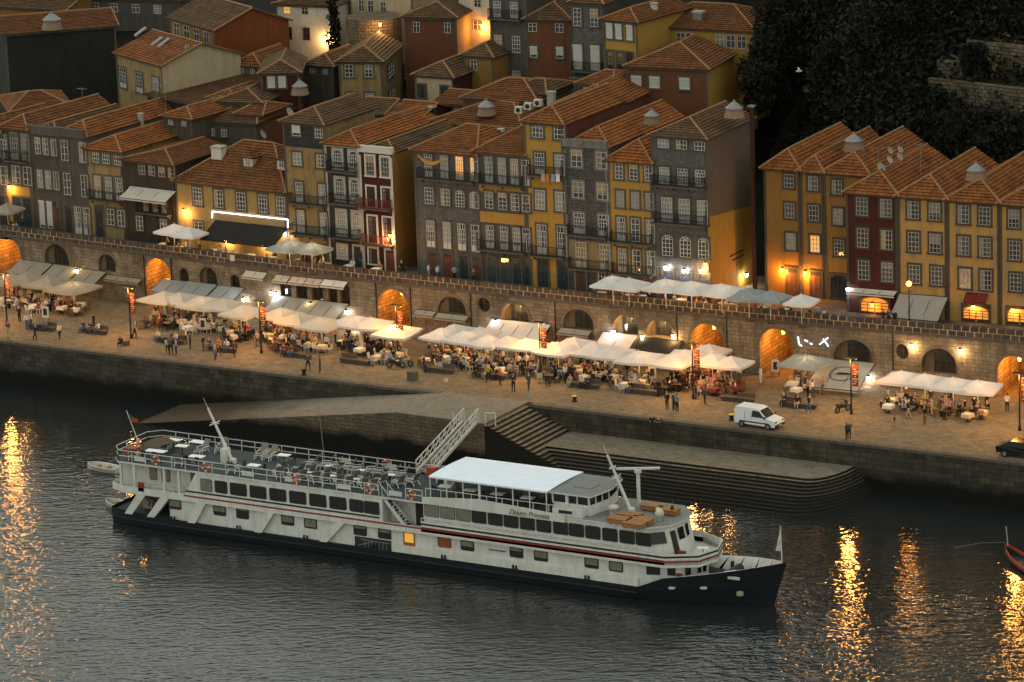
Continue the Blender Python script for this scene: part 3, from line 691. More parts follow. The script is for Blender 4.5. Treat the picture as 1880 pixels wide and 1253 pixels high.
def add_balcony(root, x0, x1, z, depth=0.75, rail=IRON, slab=None, style='bars', h=0.95):
    o = MB().box(x0, x1, -depth, 0.01, z-0.16, z).build('balcony', slab or GRAN, root)
    r = MB(); y = -depth+0.05
    r.bar((x0, y, z+h), (x1, y, z+h), 0.05); r.bar((x0, y, z+0.08), (x1, y, z+0.08), 0.035)
    for xx in (x0+0.03, x1-0.03): r.bar((xx, y, z+h), (xx, 0, z+h), 0.05); r.bar((xx, y, z+0.08), (xx, 0, z+0.08), 0.035)
    n = max(2, int((x1-x0)/0.13))
    for i in range(n+1): xx = x0+0.03+(x1-x0-0.06)*i/n; r.bar((xx, y, z), (xx, y, z+h), 0.05 if style == 'wood' else 0.026, 0.03)
    for k in range(1, 6):
        for xx in (x0+0.03, x1-0.03): r.bar((xx, y+(-y)*k/6, z), (xx, y+(-y)*k/6, z+h), 0.026)
    if style == 'fancy':
        for i in range(n): xx = x0+0.03+(x1-x0-0.06)*(i+0.5)/n; r.bar((xx-0.06, y, z+0.3), (xx+0.06, y, z+0.55), 0.022); r.bar((xx+0.06, y, z+0.3), (xx-0.06, y, z+0.55), 0.022)
    r.build('railing', rail, o)
    for i in range(max(2, int((x1-x0)/1.3))):
        xx = x0+0.2+(x1-x0-0.4)*i/max(1, int((x1-x0)/1.3)-1); MB().slab_y([(xx-0.08, z-0.16), (xx-0.08, z-0.5), (xx+0.08, z-0.5), (xx+0.08, z-0.16)], -0.25, 0.0).build('bracket', slab or GRAN, o)
    return o
def house(label, fr, w, d, H, wallm, rows=(), roof=('hip', 1.6), rmat=0, bands=(), down=0.3, sidem=None, side_rows=(), cornice=True, parapet=None, surm=None, frm=None, rkw=None, name='house', group='houses of the old town'):
    """fr: Frame at base-left of the facade; rows of windows are surveyed in photo pixels on the facade plane"""
    root = thing(name, label, 'house', tuple(fr.p), fr.a, group)
    mb = MB(); H2 = H + (parapet or 0)
    mb.face([(0, 0, -down), (w, 0, -down), (w, 0, H2), (0, 0, H2)], 0)
    mb.face([(w, d, -down), (0, d, -down), (0, d, H), (w, d, H)], 1)
    if roof[0] == 'gx':
        mb.face([(w, 0, -down), (w, d, -down), (w, d, H), (w, d/2, H+roof[1]*0.64-0.02), (w, 0, H)], 1); mb.face([(0, d, -down), (0, 0, -down), (0, 0, H), (0, d/2, H+roof[1]*0.64-0.02), (0, d, H)], 1)
    elif roof[0] == 'shed':
        mb.face([(w, 0, -down), (w, d, -down), (w, d, H+roof[1]*0.64-0.05), (w, 0, H)], 1); mb.face([(0, d, -down), (0, 0, -down), (0, 0, H), (0, d, H+roof[1]*0.64-0.05)], 1); mb.face([(w, d, H), (0, d, H), (0, d, H+roof[1]*0.64), (w, d, H+roof[1]*0.64)], 1)
    else:
        mb.face([(w, 0, -down), (w, d, -down), (w, d, H), (w, 0, H)], 1); mb.face([(0, d, -down), (0, 0, -down), (0, 0, H), (0, d, H)], 1)
    mb.build('wall', [wallm, sidem or wallm], root)
    kw = dict(rkw or {})
    if parapet:
        MB().box(-0.05, w+0.05, -0.16, 0.3, H, H+parapet).build('parapet', surm or GRAN, root)
        kw.setdefault('y0', 0.5); make_roof(root, w, d-0.5, H+0.1, roof[1], roof[0], mat=rmat, o=0.12, **{k: v for k, v in kw.items() if k != 'o'})
    else: make_roof(root, w, d, H, roof[1], roof[0], mat=rmat, **kw)
    if cornice and not parapet: MB().box(0.0, w, -0.2, 0.02, H-0.32, H-0.06).build('cornice', surm or GRAN, root)
    for b_ in bands:                           # (y pixels at x, colour): painted bands between string courses
        x, ya, yb, bm = b_; za = fr.uv(x, ya)[1]; zb = fr.uv(x, yb)[1]
        MB().box(0.12, w-0.12, -0.018, 0.01, zb, za).build('wall_band', bm, root)
    for xx in (0.0, w):
        MB().box(xx-0.0 if xx == 0 else xx-0.22, xx+0.22 if xx == 0 else xx, -0.05, 0.01, -down, H-0.33).build('pilaster', surm or GRAN, root)
    for rw in rows:
        kd, yt, yb, xs, wp_ = rw[:5]; op = rw[5] if len(rw) > 5 else {}
        _, zt = fr.uv(xs[0], yt); _, zb = fr.uv(xs[0], yb); hh = max(0.5, zt-zb); cx = []
        for i, px in enumerate(xs):
            ym = (yt+yb)/2 + 0.11*(px-xs[0]); x = fr.uv(px, ym)[0]
            ww = fr.uv(px+wp_/2, ym)[0]-fr.uv(px-wp_/2, ym)[0]; cx.append((x, ww))
            k2 = kd[i] if isinstance(kd, (list, tuple)) else kd
            g_ = op.get('gl'); g_ = g_[i] if isinstance(g_, (list, tuple)) else g_
            if k2 == 'door': add_door(root, x, 0.0, ww, zt, op['m'][i] if 'm' in op else DARK, surm)
            elif k2: add_window(root, k2, x, zb, ww, hh, 0.0, 0, op.get('sur', surm), op.get('fr', frm), g_)
        if 'bal' in op:
            st_ = op['bal']
            if op.get('each'):
                for x, ww in cx: add_balcony(root, x-ww/2-0.25, x+ww/2+0.25, zb-0.03, rail=op.get('rail', IRON), style=st_)
            else: add_balcony(root, max(0.1, cx[0][0]-cx[0][1]/2-0.5), min(w-0.1, cx[-1][0]+cx[-1][1]/2+0.5), zb-0.03, rail=op.get('rail', IRON), style=st_)
    for rw in side_rows:                        # windows on the side wall x=w
        kd, yt, yb, xs, wp_ = rw[:5]
        for px in xs:
            ya, zt = fr.side(px, yt, w); _, zb = fr.side(px, yb, w); y0_ = fr.side(px-wp_/2, (yt+yb)/2, w)[0]; y1_ = fr.side(px+wp_/2, (yt+yb)/2, w)[0]
            o = add_window(root, kd, w, zb, max(0.5, y1_-y0_), max(0.5, zt-zb), ya, math.pi/2)
    root['fr'] = 0
    return root
def col_at(px, t):                              # point of the terrace house line seen at photo column px
    lo, hi = -120.0, 80.0
    for _ in range(50):
        m_ = (lo+hi)/2
        if pj((m_, wallY(m_)+t, ZT))[0] < px: lo = m_
        else: hi = m_
    return (lo, wallY(lo)+t)
def front(label, xl, xr, ye, wallm, rows, t=3.5, d=11.0, **kw):
    a, c = col_at(xl, t), col_at(xr, t)
    ang = math.atan2(c[1]-a[1], c[0]-a[0]); w = math.hypot(c[0]-a[0], c[1]-a[1]); fr = Frame(a, ang, ZT)
    H = fr.uv(xl-4, ye)[1]
    h = house(label, fr, w-0.03, d, H, wallm, rows, **kw); FR[label] = (fr, w, H, h)
    return h
def back(label, xl, yl, xr, yr, Y, wallm, rows=(), d=10.0, down=10.0, **kw):
    a = by(xl, yl, Y); c = bz(xr, yr, a[2]); ang = math.atan2(c[1]-a[1], c[0]-a[0]); w = math.hypot(c[0]-a[0], c[1]-a[1])
    fr = Frame(a, ang, a[2]-down)
    h = house(label, fr, w, d, down, wallm, rows, **kw); FR[label] = (fr, w, down, h)
    return h
FR = {}
S_GREY = stucco('stucco_grey', (0.15, 0.135, 0.115)); S_BROWN = stucco('stucco_brown_grey', (0.15, 0.12, 0.09)); S_OCH = stucco('stucco_ochre', (0.34, 0.235, 0.10), (0.13, 0.1, 0.065))
S_YEL = stucco('stucco_yellow', (0.47, 0.27, 0.055), (0.24, 0.15, 0.055), 0.35); S_YEL2 = stucco('stucco_yellow_pale', (0.42, 0.28, 0.10), (0.2, 0.15, 0.08), 0.5); S_YELW = stucco('stucco_yellow_worn', (0.46, 0.28, 0.075), (0.26, 0.22, 0.16), 0.85)
S_RED = stucco('stucco_dark_red', (0.10, 0.028, 0.02), (0.06, 0.02, 0.014), 0.5); S_REDB = stucco('stucco_red_brown', (0.24, 0.095, 0.045), (0.13, 0.06, 0.035), 0.5); S_RUST = stucco('stucco_rust', (0.27, 0.085, 0.03), (0.17, 0.055, 0.02), 0.5)
S_CREAM = stucco('stucco_cream', (0.50, 0.40, 0.26), (0.3, 0.22, 0.13), 0.4); S_WHITE = stucco('stucco_white', (0.52, 0.46, 0.37), (0.3, 0.24, 0.17), 0.4); S_DARK = stucco('stucco_dark', (0.045, 0.043, 0.035), (0.025, 0.024, 0.02), 0.7)
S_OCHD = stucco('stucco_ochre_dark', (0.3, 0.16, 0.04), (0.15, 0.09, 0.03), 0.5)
T_GREY = blocks('azulejo_grey', (0.20, 0.19, 0.18), (0.13, 0.125, 0.12), (0.09, 0.085, 0.08), 0.3, 0.3, 0.02, (0.07, 0.062, 0.055), 0.5, 0.35, 0.2, offset=0.5)
T_DARK = blocks('azulejo_dark', (0.055, 0.06, 0.06), (0.035, 0.038, 0.038), (0.02, 0.02, 0.02), 0.28, 0.28, 0.02, (0.03, 0.028, 0.025), 0.4, 0.4, 0.2)
T_DIA = blocks('azulejo_pattern', (0.22, 0.205, 0.19), (0.10, 0.095, 0.09), (0.055, 0.052, 0.05), 0.36, 0.22, 0.05, (0.08, 0.07, 0.06), 0.45, 0.35, 0.2)
CLAD = stucco('metal_cladding_brown', (0.21, 0.16, 0.12), (0.15, 0.11, 0.08), 0.5, 0.6); CLADR = stucco('metal_cladding_red', (0.22, 0.085, 0.055), (0.1, 0.04, 0.028), 0.5, 0.6)
GREEN = plain('door_green', (0.035, 0.05, 0.042), 0.5); RDOOR = plain('door_red', (0.14, 0.035, 0.02), 0.5); TEAL = plain('door_teal', (0.02, 0.03, 0.032), 0.5); BLUE = plain('door_blue', (0.03, 0.045, 0.085), 0.5); BRN = plain('door_brown', (0.08, 0.04, 0.022), 0.55)
S_BRK = stucco('stucco_sooty_brown', (0.085, 0.062, 0.046), (0.04, 0.034, 0.028), 0.6)
WOODR = plain('railing_red_wood', (0.14, 0.035, 0.025), 0.6)
LITD = emit('lit_window_dim', (1.0, 0.42, 0.08), 0.12)
# ---- terrace row, west to east
front('narrow grey house at the far left end of the terrace row', -45, 14, 236, S_GREY, [('french', 243, 288, [-25, 7], 14, {'bal': 'bars'}), ('sash', 302, 336, [-22, 8], 14), (['door', 'door'], 358, 405, [-18, 8], 14)], rmat=1, d=9)
front('grey house with paired balcony windows and lamp-lit yellow ground floor', 14, 63, 233, S_BROWN, [('french', 244, 293, [27, 47], 14, {'bal': 'bars', 'fr': WHITE2}), ('case', 304, 338, [30, 51], 15), (['door', 'door'], 363, 410, [33, 52], 14, {'m': [TEAL, TEAL]})], rmat=1, d=13, bands=[(30, 342, 408, S_YEL)])
front('drab brown house with three narrow windows per floor and flat cornice', 63, 110, 246, S_BROWN, [('case', 253, 283, [70, 84, 99], 10), ('case', 312, 345, [74, 89, 104], 10, {'gl': GLASS[2]}), (['shut', 'shut', 'door'], 368, 418, [78, 92, 106], 10, {'m': [0, 0, BRN]})], parapet=0.9, rmat=2, d=12, roof=('hip', 1.3))
front('dark grey rendered house with two white windows per floor', 110, 165, 250, S_GREY, [('case', 258, 295, [119, 152], 13), ('case', 318, 358, [124, 156], 13), (['door', 'french', 'french'], 378, 427, [127, 144, 160], 12, {'m': [DARK, 0, 0]})], parapet=0.9, rmat=0, d=17, roof=('hip', 1.7))
front('ochre house with bright hipped roof and three windows on each floor', 165, 232, 271, S_OCH, [('sash', 276, 299, [176, 195, 216], 13), ('french', 323, 364, [180, 200, 219.5], 12.5, {'bal': 'bars'}), (['door', 'case', 'case'], 381, 411, [183, 204, 223], 13, {'m': [DARK, 0, 0]})], rmat=3, d=12, roof=('hip', 1.5))
front('low dark brick house with four attic windows and a balcony under awning', 234, 326, 292, S_BRK, [('sash', 298, 321, [261, 279, 297, 315], 12, {'fr': WHITE2}), ('french', 358, 388, [268, 285, 302], 10, {'bal': 'bars', 'gl': GLASS[1]}), (['case', 'door', 'case'], 397, 424, [257, 280, 301], 13, {'m': [0, DARK, 0]})], rmat=1, d=9, roof=('hip', 1.0), surm=stucco('brick_trim', (0.11, 0.075, 0.055)))
front('long low yellow house with big tiled roof and small white dormers', 328, 530, 330, S_YEL2, [('sash', 345, 377, [363, 402, 443, 483, 516], 16), ('case', 408, 428, [365, 420, 470], 15)], rmat=1, d=10.5, roof=('hx', 5.0))
front('yellow house with slate grey top storey, two bays wide', 531, 606, 222, S_OCH, [(['shut', 'sash'], 227, 250, [544, 586], 15, {'fr': SHUT}), ('case', 280, 304, [546, 589.5], 16), ('french', 335, 371, [550, 592], 13, {'bal': 'bars'}), ('french', 386, 427, [553, 595], 14, {'bal': 'bars', 'gl': GLASS[2]}), (['door', 'door'], 448, 490, [560, 590], 14)], bands=[(540, 221, 270, T_DARK)], rmat=2, d=9, roof=('hip', 1.7), surm=stucco('grey_trim', (0.14, 0.125, 0.105)))
front('narrow black tiled house with arched white windows and iron balconies', 606, 668, 262, T_DARK, [('arch', 275, 312, [620.6, 649.5], 16, {'bal': 'fancy'}), ('arch', 327, 371, [624.5, 652], 16, {'bal': 'fancy'}), ('arch', 387, 434, [627.5, 656], 16, {'bal': 'fancy'}), (['archsash', 'door'], 450, 474, [629, 658.5], 16, {'m': [0, TEAL]})], rmat=3, d=14, roof=('hip', 1.5), surm=WHITE2)
front('narrow dark red house with broad white window surrounds', 668, 729, 279, S_RED, [('sash', 287, 322, [680, 707.5], 15, {'fr': WHITE2}), ('french', 343, 380, [682, 710], 15, {'bal': 'wood', 'rail': WOODR, 'fr': S_RED}), ('french', 398, 446, [684.5, 712.5], 15, {'bal': 'wood', 'rail': WOODR, 'fr': S_RED}), (['sash', 'door'], 457, 484, [686, 717], 16, {'fr': S_RED, 'm': [0, RDOOR]})], parapet=0.65, rmat=2, d=13, surm=WHITE, sidem=S_OCHD, roof=('hip', 1.0))
front('wide grey tiled house with four white glazed doors per floor', 768, 882, 274, T_GREY, [('french', 279, 325, [786.6, 816, 844, 871], 15, {'bal': 'bars', 'gl': [GLASS[1], GLASS[2], LIT, LIT]}), (['sash', 'sash', 'archsash', 'archsash'], 344, 375, [788, 818, 845, 871], 16), ('french', 405, 454, [791, 821, 848, 873], 15), ('door', 464, 513, [795, 823.6, 852.5, 877], 15, {'m': [BRN, RDOOR, TEAL, BRN]})], rmat=0, d=11, roof=('hx', 2.2), sidem=S_BROWN)
front('grey and yellow house with four glazed doors on its top balcony', 882, 971, 277, S_GREY, [('french', 288, 335, [898, 922, 945, 965], 14, {'bal': 'bars'}), ('sash', 352, 383, [898, 923, 946, 966], 15), ('french', 414, 456, [900, 926, 949, 967], 14, {'bal': 'bars'}), ('door', 473, 520, [904, 928, 950, 968], 14, {'m': [GREEN, GREEN, TEAL, TEAL]})], bands=[(890, 340, 352, S_YEL), (890, 388, 408, S_YEL)], rmat=0, d=11, roof=('hx', 2.0))
front('tall bright yellow house with grey stone surrounds and laundry balcony', 971, 1043, 222, S_YEL, [('sash', 226, 253, [987, 1027], 20), ('french', 281, 320, [991, 1028], 18, {'bal': 'bars', 'gl': [GLASS[0], GLASS[2]]}), ('sash', 349, 385, [992, 1029], 19, {'gl': GLASS[2]}), ('french', 413, 467, [995, 1032.5], 18, {'bal': 'bars'}), ('door', 476, 527, [998, 1034], 18, {'m': [TEAL, TEAL]})], rmat=0, d=13, roof=('hip', 1.9), sidem=CLADR)
front('narrow house in patterned grey tiles with two white windows per floor', 1043, 1122, 269, T_DIA, [('case', 276, 307, [1059, 1104.7], 20), ('case', 334, 364, [1062, 1106.7], 20), ('french', 391, 429, [1064, 1109], 19, {'bal': 'bars'}), ('french', 445, 491, [1067, 1111], 20, {'bal': 'bars'}), (['door', 'sash'], 497, 527, [1067, 1108], 18, {'m': [BRN, 0]})], parapet=0.75, rmat=3, d=16, roof=('hip', 2.0), surm=stucco('light_granite', (0.3, 0.29, 0.27)), bands=[(1050, 440, 492, S_OCH)])
front('short bright yellow house with three small paned windows per floor', 1122, 1203, 292, S_YEL, [('sash', 299, 329, [1136.6, 1163.4, 1191], 15), ('sash', 350, 381, [1139, 1166.5, 1193], 15, {'gl': GLASS[2], 'fr': WHITE2}), (['french', 'sash', 'french'], 399, 442, [1141, 1167, 1194.5], 16, {'bal': 'bars'}), (['french', 'sash', 'french'], 456, 500, [1143, 1169, 1196], 16, {'bal': 'bars'}), ('door', 512, 548, [1146, 1172, 1196], 15, {'m': [BRN, BRN, BRN]})], rmat=3, d=10, roof=('hip', 2.2))
front('tall grey house with long iron balconies and blank brown gable', 1203, 1303, 247, T_GREY, [('sash', 248, 272, [1218, 1251.5, 1284.7], 20), ('french', 307, 338, [1220, 1253.5, 1286], 19, {'bal': 'fancy'}), ('french', 363, 407, [1224.7, 1256.6, 1290], 20, {'bal': 'fancy', 'gl': GLASS[2]}), ('archsash', 432, 470, [1226, 1258.6, 1292], 20, {'fr': WHITE}), ('door', 498, 548, [1227, 1260, 1293], 19, {'m': [BLUE, BLUE, BLUE]})], rmat=2, d=10.2, roof=('hip', 1.9), sidem=CLAD, surm=S_GREY)
# yellow lower part of the blank gable
fr_, w_, H_, h_ = FR['tall grey house with long iron balconies and blank brown gable']
q0, q1 = fr_.side(1307, 396, w_-0.03), fr_.side(1392, 373, w_-0.03)
mbq = MB(); x_ = w_-0.03+0.02
mbq.face([(x_, 0.02, 0), (x_, 10.18, 0), (x_, 10.18, q1[1]), (x_, 0.02, q0[1])]); mbq.face([(x_, 0.02, q0[1]), (x_, 10.18, q1[1]), (x_-0.02, 10.18, q1[1]), (x_-0.02, 0.02, q0[1])])
mbq.build('gable_paint', stucco('stucco_gable_yellow', (0.40, 0.24, 0.04), (0.22, 0.15, 0.04), 0.5), h_)
for k_, (xa, ya, L_) in enumerate(((1340, 473, 1.6), (1345, 480, 1.3))):
    yy, zz = fr_.side(xa, ya, w_); MB().box(x_, x_+0.03, yy, yy+L_*1.9, zz, zz+0.16).build('wall_lettering', DARK, h_)
# ---- east block, set further back, then the projecting group
GRQ = stucco('stone_surround_dark', (0.11, 0.095, 0.075))
WQ = [('sash', 319.6, 345, [1448.5], 18), ('sash', 373, 401, [1450], 18), ('sash', 428, 459, [1452], 18), ('door', 494, 540, [1454], 19, {'m': [BRN]})]
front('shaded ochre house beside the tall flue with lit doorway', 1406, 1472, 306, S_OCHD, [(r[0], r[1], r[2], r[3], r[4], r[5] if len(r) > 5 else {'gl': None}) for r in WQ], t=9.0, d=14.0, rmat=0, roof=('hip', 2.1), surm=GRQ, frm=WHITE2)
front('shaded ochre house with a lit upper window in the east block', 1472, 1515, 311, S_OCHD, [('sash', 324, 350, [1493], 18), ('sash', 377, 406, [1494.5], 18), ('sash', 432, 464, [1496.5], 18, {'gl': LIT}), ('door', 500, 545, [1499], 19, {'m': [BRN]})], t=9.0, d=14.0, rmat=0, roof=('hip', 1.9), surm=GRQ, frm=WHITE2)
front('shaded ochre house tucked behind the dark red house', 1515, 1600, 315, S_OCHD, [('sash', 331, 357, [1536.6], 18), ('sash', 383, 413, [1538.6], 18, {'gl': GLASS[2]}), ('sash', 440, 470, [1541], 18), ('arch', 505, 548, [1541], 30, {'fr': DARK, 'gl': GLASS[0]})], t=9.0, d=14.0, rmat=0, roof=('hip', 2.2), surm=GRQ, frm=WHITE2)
front('dark red house with six sash windows in the east block', 1556, 1650, 351, S_RED, [('sash', 363, 396, [1582.6, 1626.7], 21), ('sash', 420, 455, [1584, 1628], 21), ('sash', 479, 514, [1586, 1629], 21), ('arch', 545, 580, [1606], 52, {'fr': DARK, 'gl': LITD})], t=5.2, d=14.0, rmat=0, roof=('hip', 2.3), surm=GRQ, frm=WHITE2)
front('weathered yellow house directly beside the dark red house', 1650, 1740, 358, S_YELW, [('sash', 369, 402, [1676.5, 1716], 21), ('sash', 427, 462, [1677.5, 1717], 21), ('sash', 487, 521, [1679, 1720], 21)], t=5.2, d=14.0, rmat=0, roof=('hip', 2.3), surm=GRQ, frm=WHITE2)
front('weathered yellow house second from the right edge', 1740, 1836, 365, S_YELW, [('sash', 377, 411, [1769, 1808], 21), ('sash', 434, 469, [1769.4, 1808.5], 21), ('sash', 494, 530, [1772, 1810], 21), ('arch', 562, 592, [1792], 48, {'fr': DARK, 'gl': LITD})], t=5.2, d=14.0, rmat=0, roof=('hip', 2.3), surm=GRQ, frm=WHITE2)
front('weathered yellow house at the right edge', 1836, 1930, 372, S_YELW, [('sash', 385, 419, [1861.6, 1902], 21), ('sash', 442, 478, [1863, 1904], 21), ('sash', 502, 535, [1865, 1906], 21), ('arch', 566, 598, [1872], 46, {'fr': DARK, 'gl': LITD})], t=5.2, d=14.0, rmat=0, roof=('hip', 2.3), surm=GRQ, frm=WHITE2)
# ---- second row and the houses up the hill
back('big blank dark walled building with long red roof at upper left', 8, 62, 212, 46, 46, S_DARK, d=9, roof=('gx', 1.6), rmat=1, down=13)
back('ochre gabled house with roof windows in the second row', 213, 96, 297, 120, 43, S_OCH, [('french', 125, 161, [226, 256, 286], 12, {'fr': WHITE2})], d=9.5, roof=('gx', 2.7), rmat=0, down=9, side_rows=[('plain', 83, 94, [343, 360], 8)], sidem=S_CREAM)
back('tall rust red building with blind side wall at the top', 311, 31, 394, 55, 54, S_OCHD, [('plain', 42, 66, [325, 343, 361, 379], 10)], d=9.0, roof=('gx', 2.7), rmat=2, down=11, sidem=S_RUST)
back('low roofed shed row behind the second row of houses', 270, 172, 360, 190, 38, S_DARK, d=13, roof=('shed', 1.6), rmat=2, down=5)
back('small dark red house with two white shuttered windows', 478, 134, 549, 132, 40, S_RED, [('shut', 140, 162, [498, 518], 14, {'gl': SHUT})], d=8, roof=('hip', 1.4), rmat=2, down=8)
back('cluster roof house behind the low dark brick house', 375, 220, 470, 226, 33, S_BROWN, [('case', 236, 250, [390, 412], 10)], d=9, roof=('hx', 1.7), rmat=2, down=5)
back('white lamp-lit building with four windows at the top', 505, 6, 616, 10, 60, S_WHITE, [('plain', 12, 26, [527, 560], 13, {'gl': [LIT, GLASS[0]]}), ('plain', 50, 73, [530, 563], 13, {'gl': GLASS[0], 'fr': BRN})], d=8, roof=('hip', 1.0), rmat=2, down=11)
back('old ochre corner house with small paned windows in mid hillside', 621, 112, 701, 112, 46, S_OCH, [('sash', 119, 142, [641, 677], 15), ('sash', 171, 186, [644, 679], 15)], d=9.5, roof=('hip', 1.7), rmat=2, down=10, side_rows=[('sash', 116, 142, [716, 746], 12), ('sash', 165, 186, [718, 748], 12)])
back('cream house with two dark framed windows and dark red side', 761, 136, 832, 141, 43, S_CREAM, [('case', 156, 180, [775, 817], 14, {'fr': DARK})], d=9, roof=('hip', 1.6), rmat=2, down=9, sidem=S_RED)
back('brown hip-roofed house with lit flank near the top', 741, 30, 838, 32, 56, S_REDB, [('plain', 40, 60, [765, 822], 12)], d=6, roof=('hip', 1.7), rmat=2, down=9, sidem=S_CREAM)
back('pale house above the stone bastion at the top edge', 640, -22, 757, -12, 64, S_CREAM, [('plain', 0, 22, [664, 681, 704], 11)], d=8, roof=('hip', 1), rmat=2, down=9)
back('whitewashed house glowing in lamplight at the top', 838, -18, 905, -12, 62, S_WHITE, [('plain', 0, 14, [877], 13), ('plain', 38, 56, [877], 16)], d=7, roof=('hip', 1), rmat=2, down=9)
back('tall grey stone house with iron balconies at the top', 897, -30, 966, -26, 50, S_GREY, [('french', 2, 32, [913, 944], 14, {'bal': 'bars'}), ('sash', 64, 95, [915, 948], 15), ('sash', 128, 156, [917, 949], 15)], d=9, roof=('hip', 1.2), rmat=2, down=14)
back('terracotta coloured house with small shuttered windows', 964, 34, 1048, 36, 50, S_REDB, [('plain', 42, 59, [978, 1027], 15), ('shut', 85, 106, [980, 1028], 14), ('shut', 146, 164, [982, 1030], 15)], d=9, roof=('hip', 1.9), rmat=2, down=11)
back('grey tiled house with tall white roller shutters', 1048, 3, 1107, 6, 49, T_GREY, [('sash', 15, 48, [1060, 1091], 15), ('shut', 82, 128, [1061, 1093], 17, {'bal': 'bars', 'gl': SHUT})], d=9, roof=('hip', 1.3), rmat=2, down=12)
back('yellow house with three white shutters and three dark doors', 1107, 34, 1170, 40, 48, S_YEL, [('shut', 42, 71, [1119, 1136, 1156], 12, {'gl': SHUT}), ('french', 94, 138, [1121, 1139, 1157], 11, {'fr': DARK})], d=9, roof=('hip', 1.3), rmat=1, down=11)
back('long yellow house with dark window strips below the wooded hill', 1172, 46, 1385, 57, 53, S_YEL, [('plain', 60, 84, [1250, 1268, 1322, 1342, 1362], 17)], d=9, roof=('hx', 2.6), rmat=1, down=9)
back('dark brown house with three white shutters below the wooded hill', 1150, 120, 1300, 126, 43, S_REDB, [('shut', 139, 161, [1168.5, 1202, 1257], 19, {'gl': SHUT})], d=8, roof=('hip', 2.6), rmat=1, down=9, sidem=S_YEL, side_rows=[('sash', 128, 158, [1358], 10)])
back('long roof behind the grey tiled houses', 790, 222, 960, 240, 33, S_DARK, d=9, roof=('hx', 2.2), rmat=1, down=6)
back('red clad rear wing rising behind the bright yellow house', 1020, 190, 1130, 196, 34.5, S_RED, d=9.5, roof=('hip', 2.2), rmat=0, down=8, sidem=CLADR)
back('dark rear roofs left of the ochre gabled house', 20, 205, 130, 196, 33, S_DARK, d=9, roof=('hx', 1.6), rmat=1, down=6)
back('brown roofed house between rust building and bastion', 400, 185, 480, 188, 36, S_BROWN, [('case', 196, 208, [420, 450], 10)], d=8, roof=('hip', 1.4), rmat=2, down=6)
back('tiled house at the top left corner', -30, 10, 120, 18, 66, S_OCHD, d=10, roof=('gx', 2.2), rmat=2, down=10)
back('distant grey house between the top left roofs', 120, -8, 330, 0, 72, S_GREY, [('plain', 4, 20, [140, 175, 210, 250, 290], 14)], d=10, roof=('gx', 2.2), rmat=2, down=11)
back('roofed house behind the cream house', 850, 100, 905, 104, 47, S_OCHD, [('plain', 110, 130, [870], 12)], d=8, roof=('hip', 1.5), rmat=2, down=8)
back('ridge roofed house below the grey stone house', 850, 178, 985, 186, 37, S_REDB, d=8, roof=('hx', 1.9), rmat=1, down=6)

for i, (xl, yl, xr, yr, Y, wm, nm) in enumerate(((385, 178, 432, 182, 37.5, S_BROWN, 'small tiled outhouse below the rust red building'), (436, 208, 480, 211, 34.5, S_REDB, 'tiny tiled house left of the slate topped house'), (655, 207, 703, 210, 34.0, S_WHITE, 'whitewashed gable house behind the black tiled house'), (715, 214, 768, 219, 32.8, S_RED, 'small square roofed house behind the dark red house'), (800, 188, 850, 192, 38.5, S_OCH, 'little tiled house right of the cream house'), (935, 168, 1000, 172, 39.0, S_BROWN, 'tiled house behind the air conditioning boxes'), (1062, 152, 1120, 156, 40.0, S_REDB, 'tiled rear house below the grey shuttered house'), (430, 118, 478, 121, 47.0, S_OCHD, 'tiled house right of the rust red wall'), (560, 118, 612, 121, 49.0, S_BROWN, 'tiled house below the white lit building'), (300, 212, 352, 218, 30.5, S_BROWN, 'tiny rear house with tiled roof behind the ochre house'))):
    back(nm, xl, yl, xr, yr, Y, wm, [('case', yl+5, yl+17, [xl+14, xr-14], 9)], d=random.uniform(5, 7), roof=(random.choice(('hip', 'hx', 'gx')), random.uniform(1.0, 1.5)), rmat=i % 3, down=6)
# ================================================================== THE RIVER CRUISE SHIP
YS, YF = -34.4, -27.6                            # near and far side of the hull
YC = (YS+YF)/2; BO = Vector((12.0, YC, WZ))
ship = thing('cruise_ship', 'long white river cruise ship with navy hull moored off the quay', 'ship', tuple(BO))
def sb(mb, name, mats, parent=ship, smooth=False):
    mb.v = [(v[0]-BO.x, v[1]-BO.y, v[2]-BO.z) for v in mb.v]
    return mb.build(name, mats, parent, smooth=smooth)
def SX(px, py, Y=YS): p = by(px, py, Y); return float(p[0]), float(p[2])
SHW = stucco('ship_white', (0.55, 0.555, 0.525), (0.40, 0.34, 0.25), 0.5, 0.4, 0.05)
NAVY = plain('ship_navy', (0.012, 0.015, 0.018), 0.35, vary=0.3); SRED = plain('ship_red', (0.22, 0.03, 0.02), 0.5); SBLK = plain('ship_stripe_dark', (0.02, 0.024, 0.03), 0.5)
DECK = plain('ship_deck_blue', (0.032, 0.05, 0.056), 0.7, vary=0.2); DECKG = plain('ship_deck_grey', (0.17, 0.175, 0.17), 0.7, vary=0.25)
SGLS = glass('ship_glass', (0.012, 0.011, 0.009), 0.06); SCUR = glass('ship_curtain', (0.15, 0.14, 0.11), 0.3); SGAS = plain('window_gasket', (0.05, 0.05, 0.048), 0.5); SINT = plain('ship_interior_dark', (0.03, 0.025, 0.02), 0.8)
SBEAM = (YF-YS)/2
def half(X):                                     # half beam at the deck edge
    if X < -16: return SBEAM - 0.6*((-16-X)/4.5)**2
    if X > 29: t = (X-29)/13.6; return max(0.02, SBEAM*(1-t**2.7))
    return SBEAM
def sheer(X):
    if X < 31: return 0.1 + (0.26*((-8-X)/12) if X < -8 else 0)
    if X < 33.2: return 0.1 + (X-31)/2.2*0.95
    return 1.05 + (X-33.2)/9.4*1.6
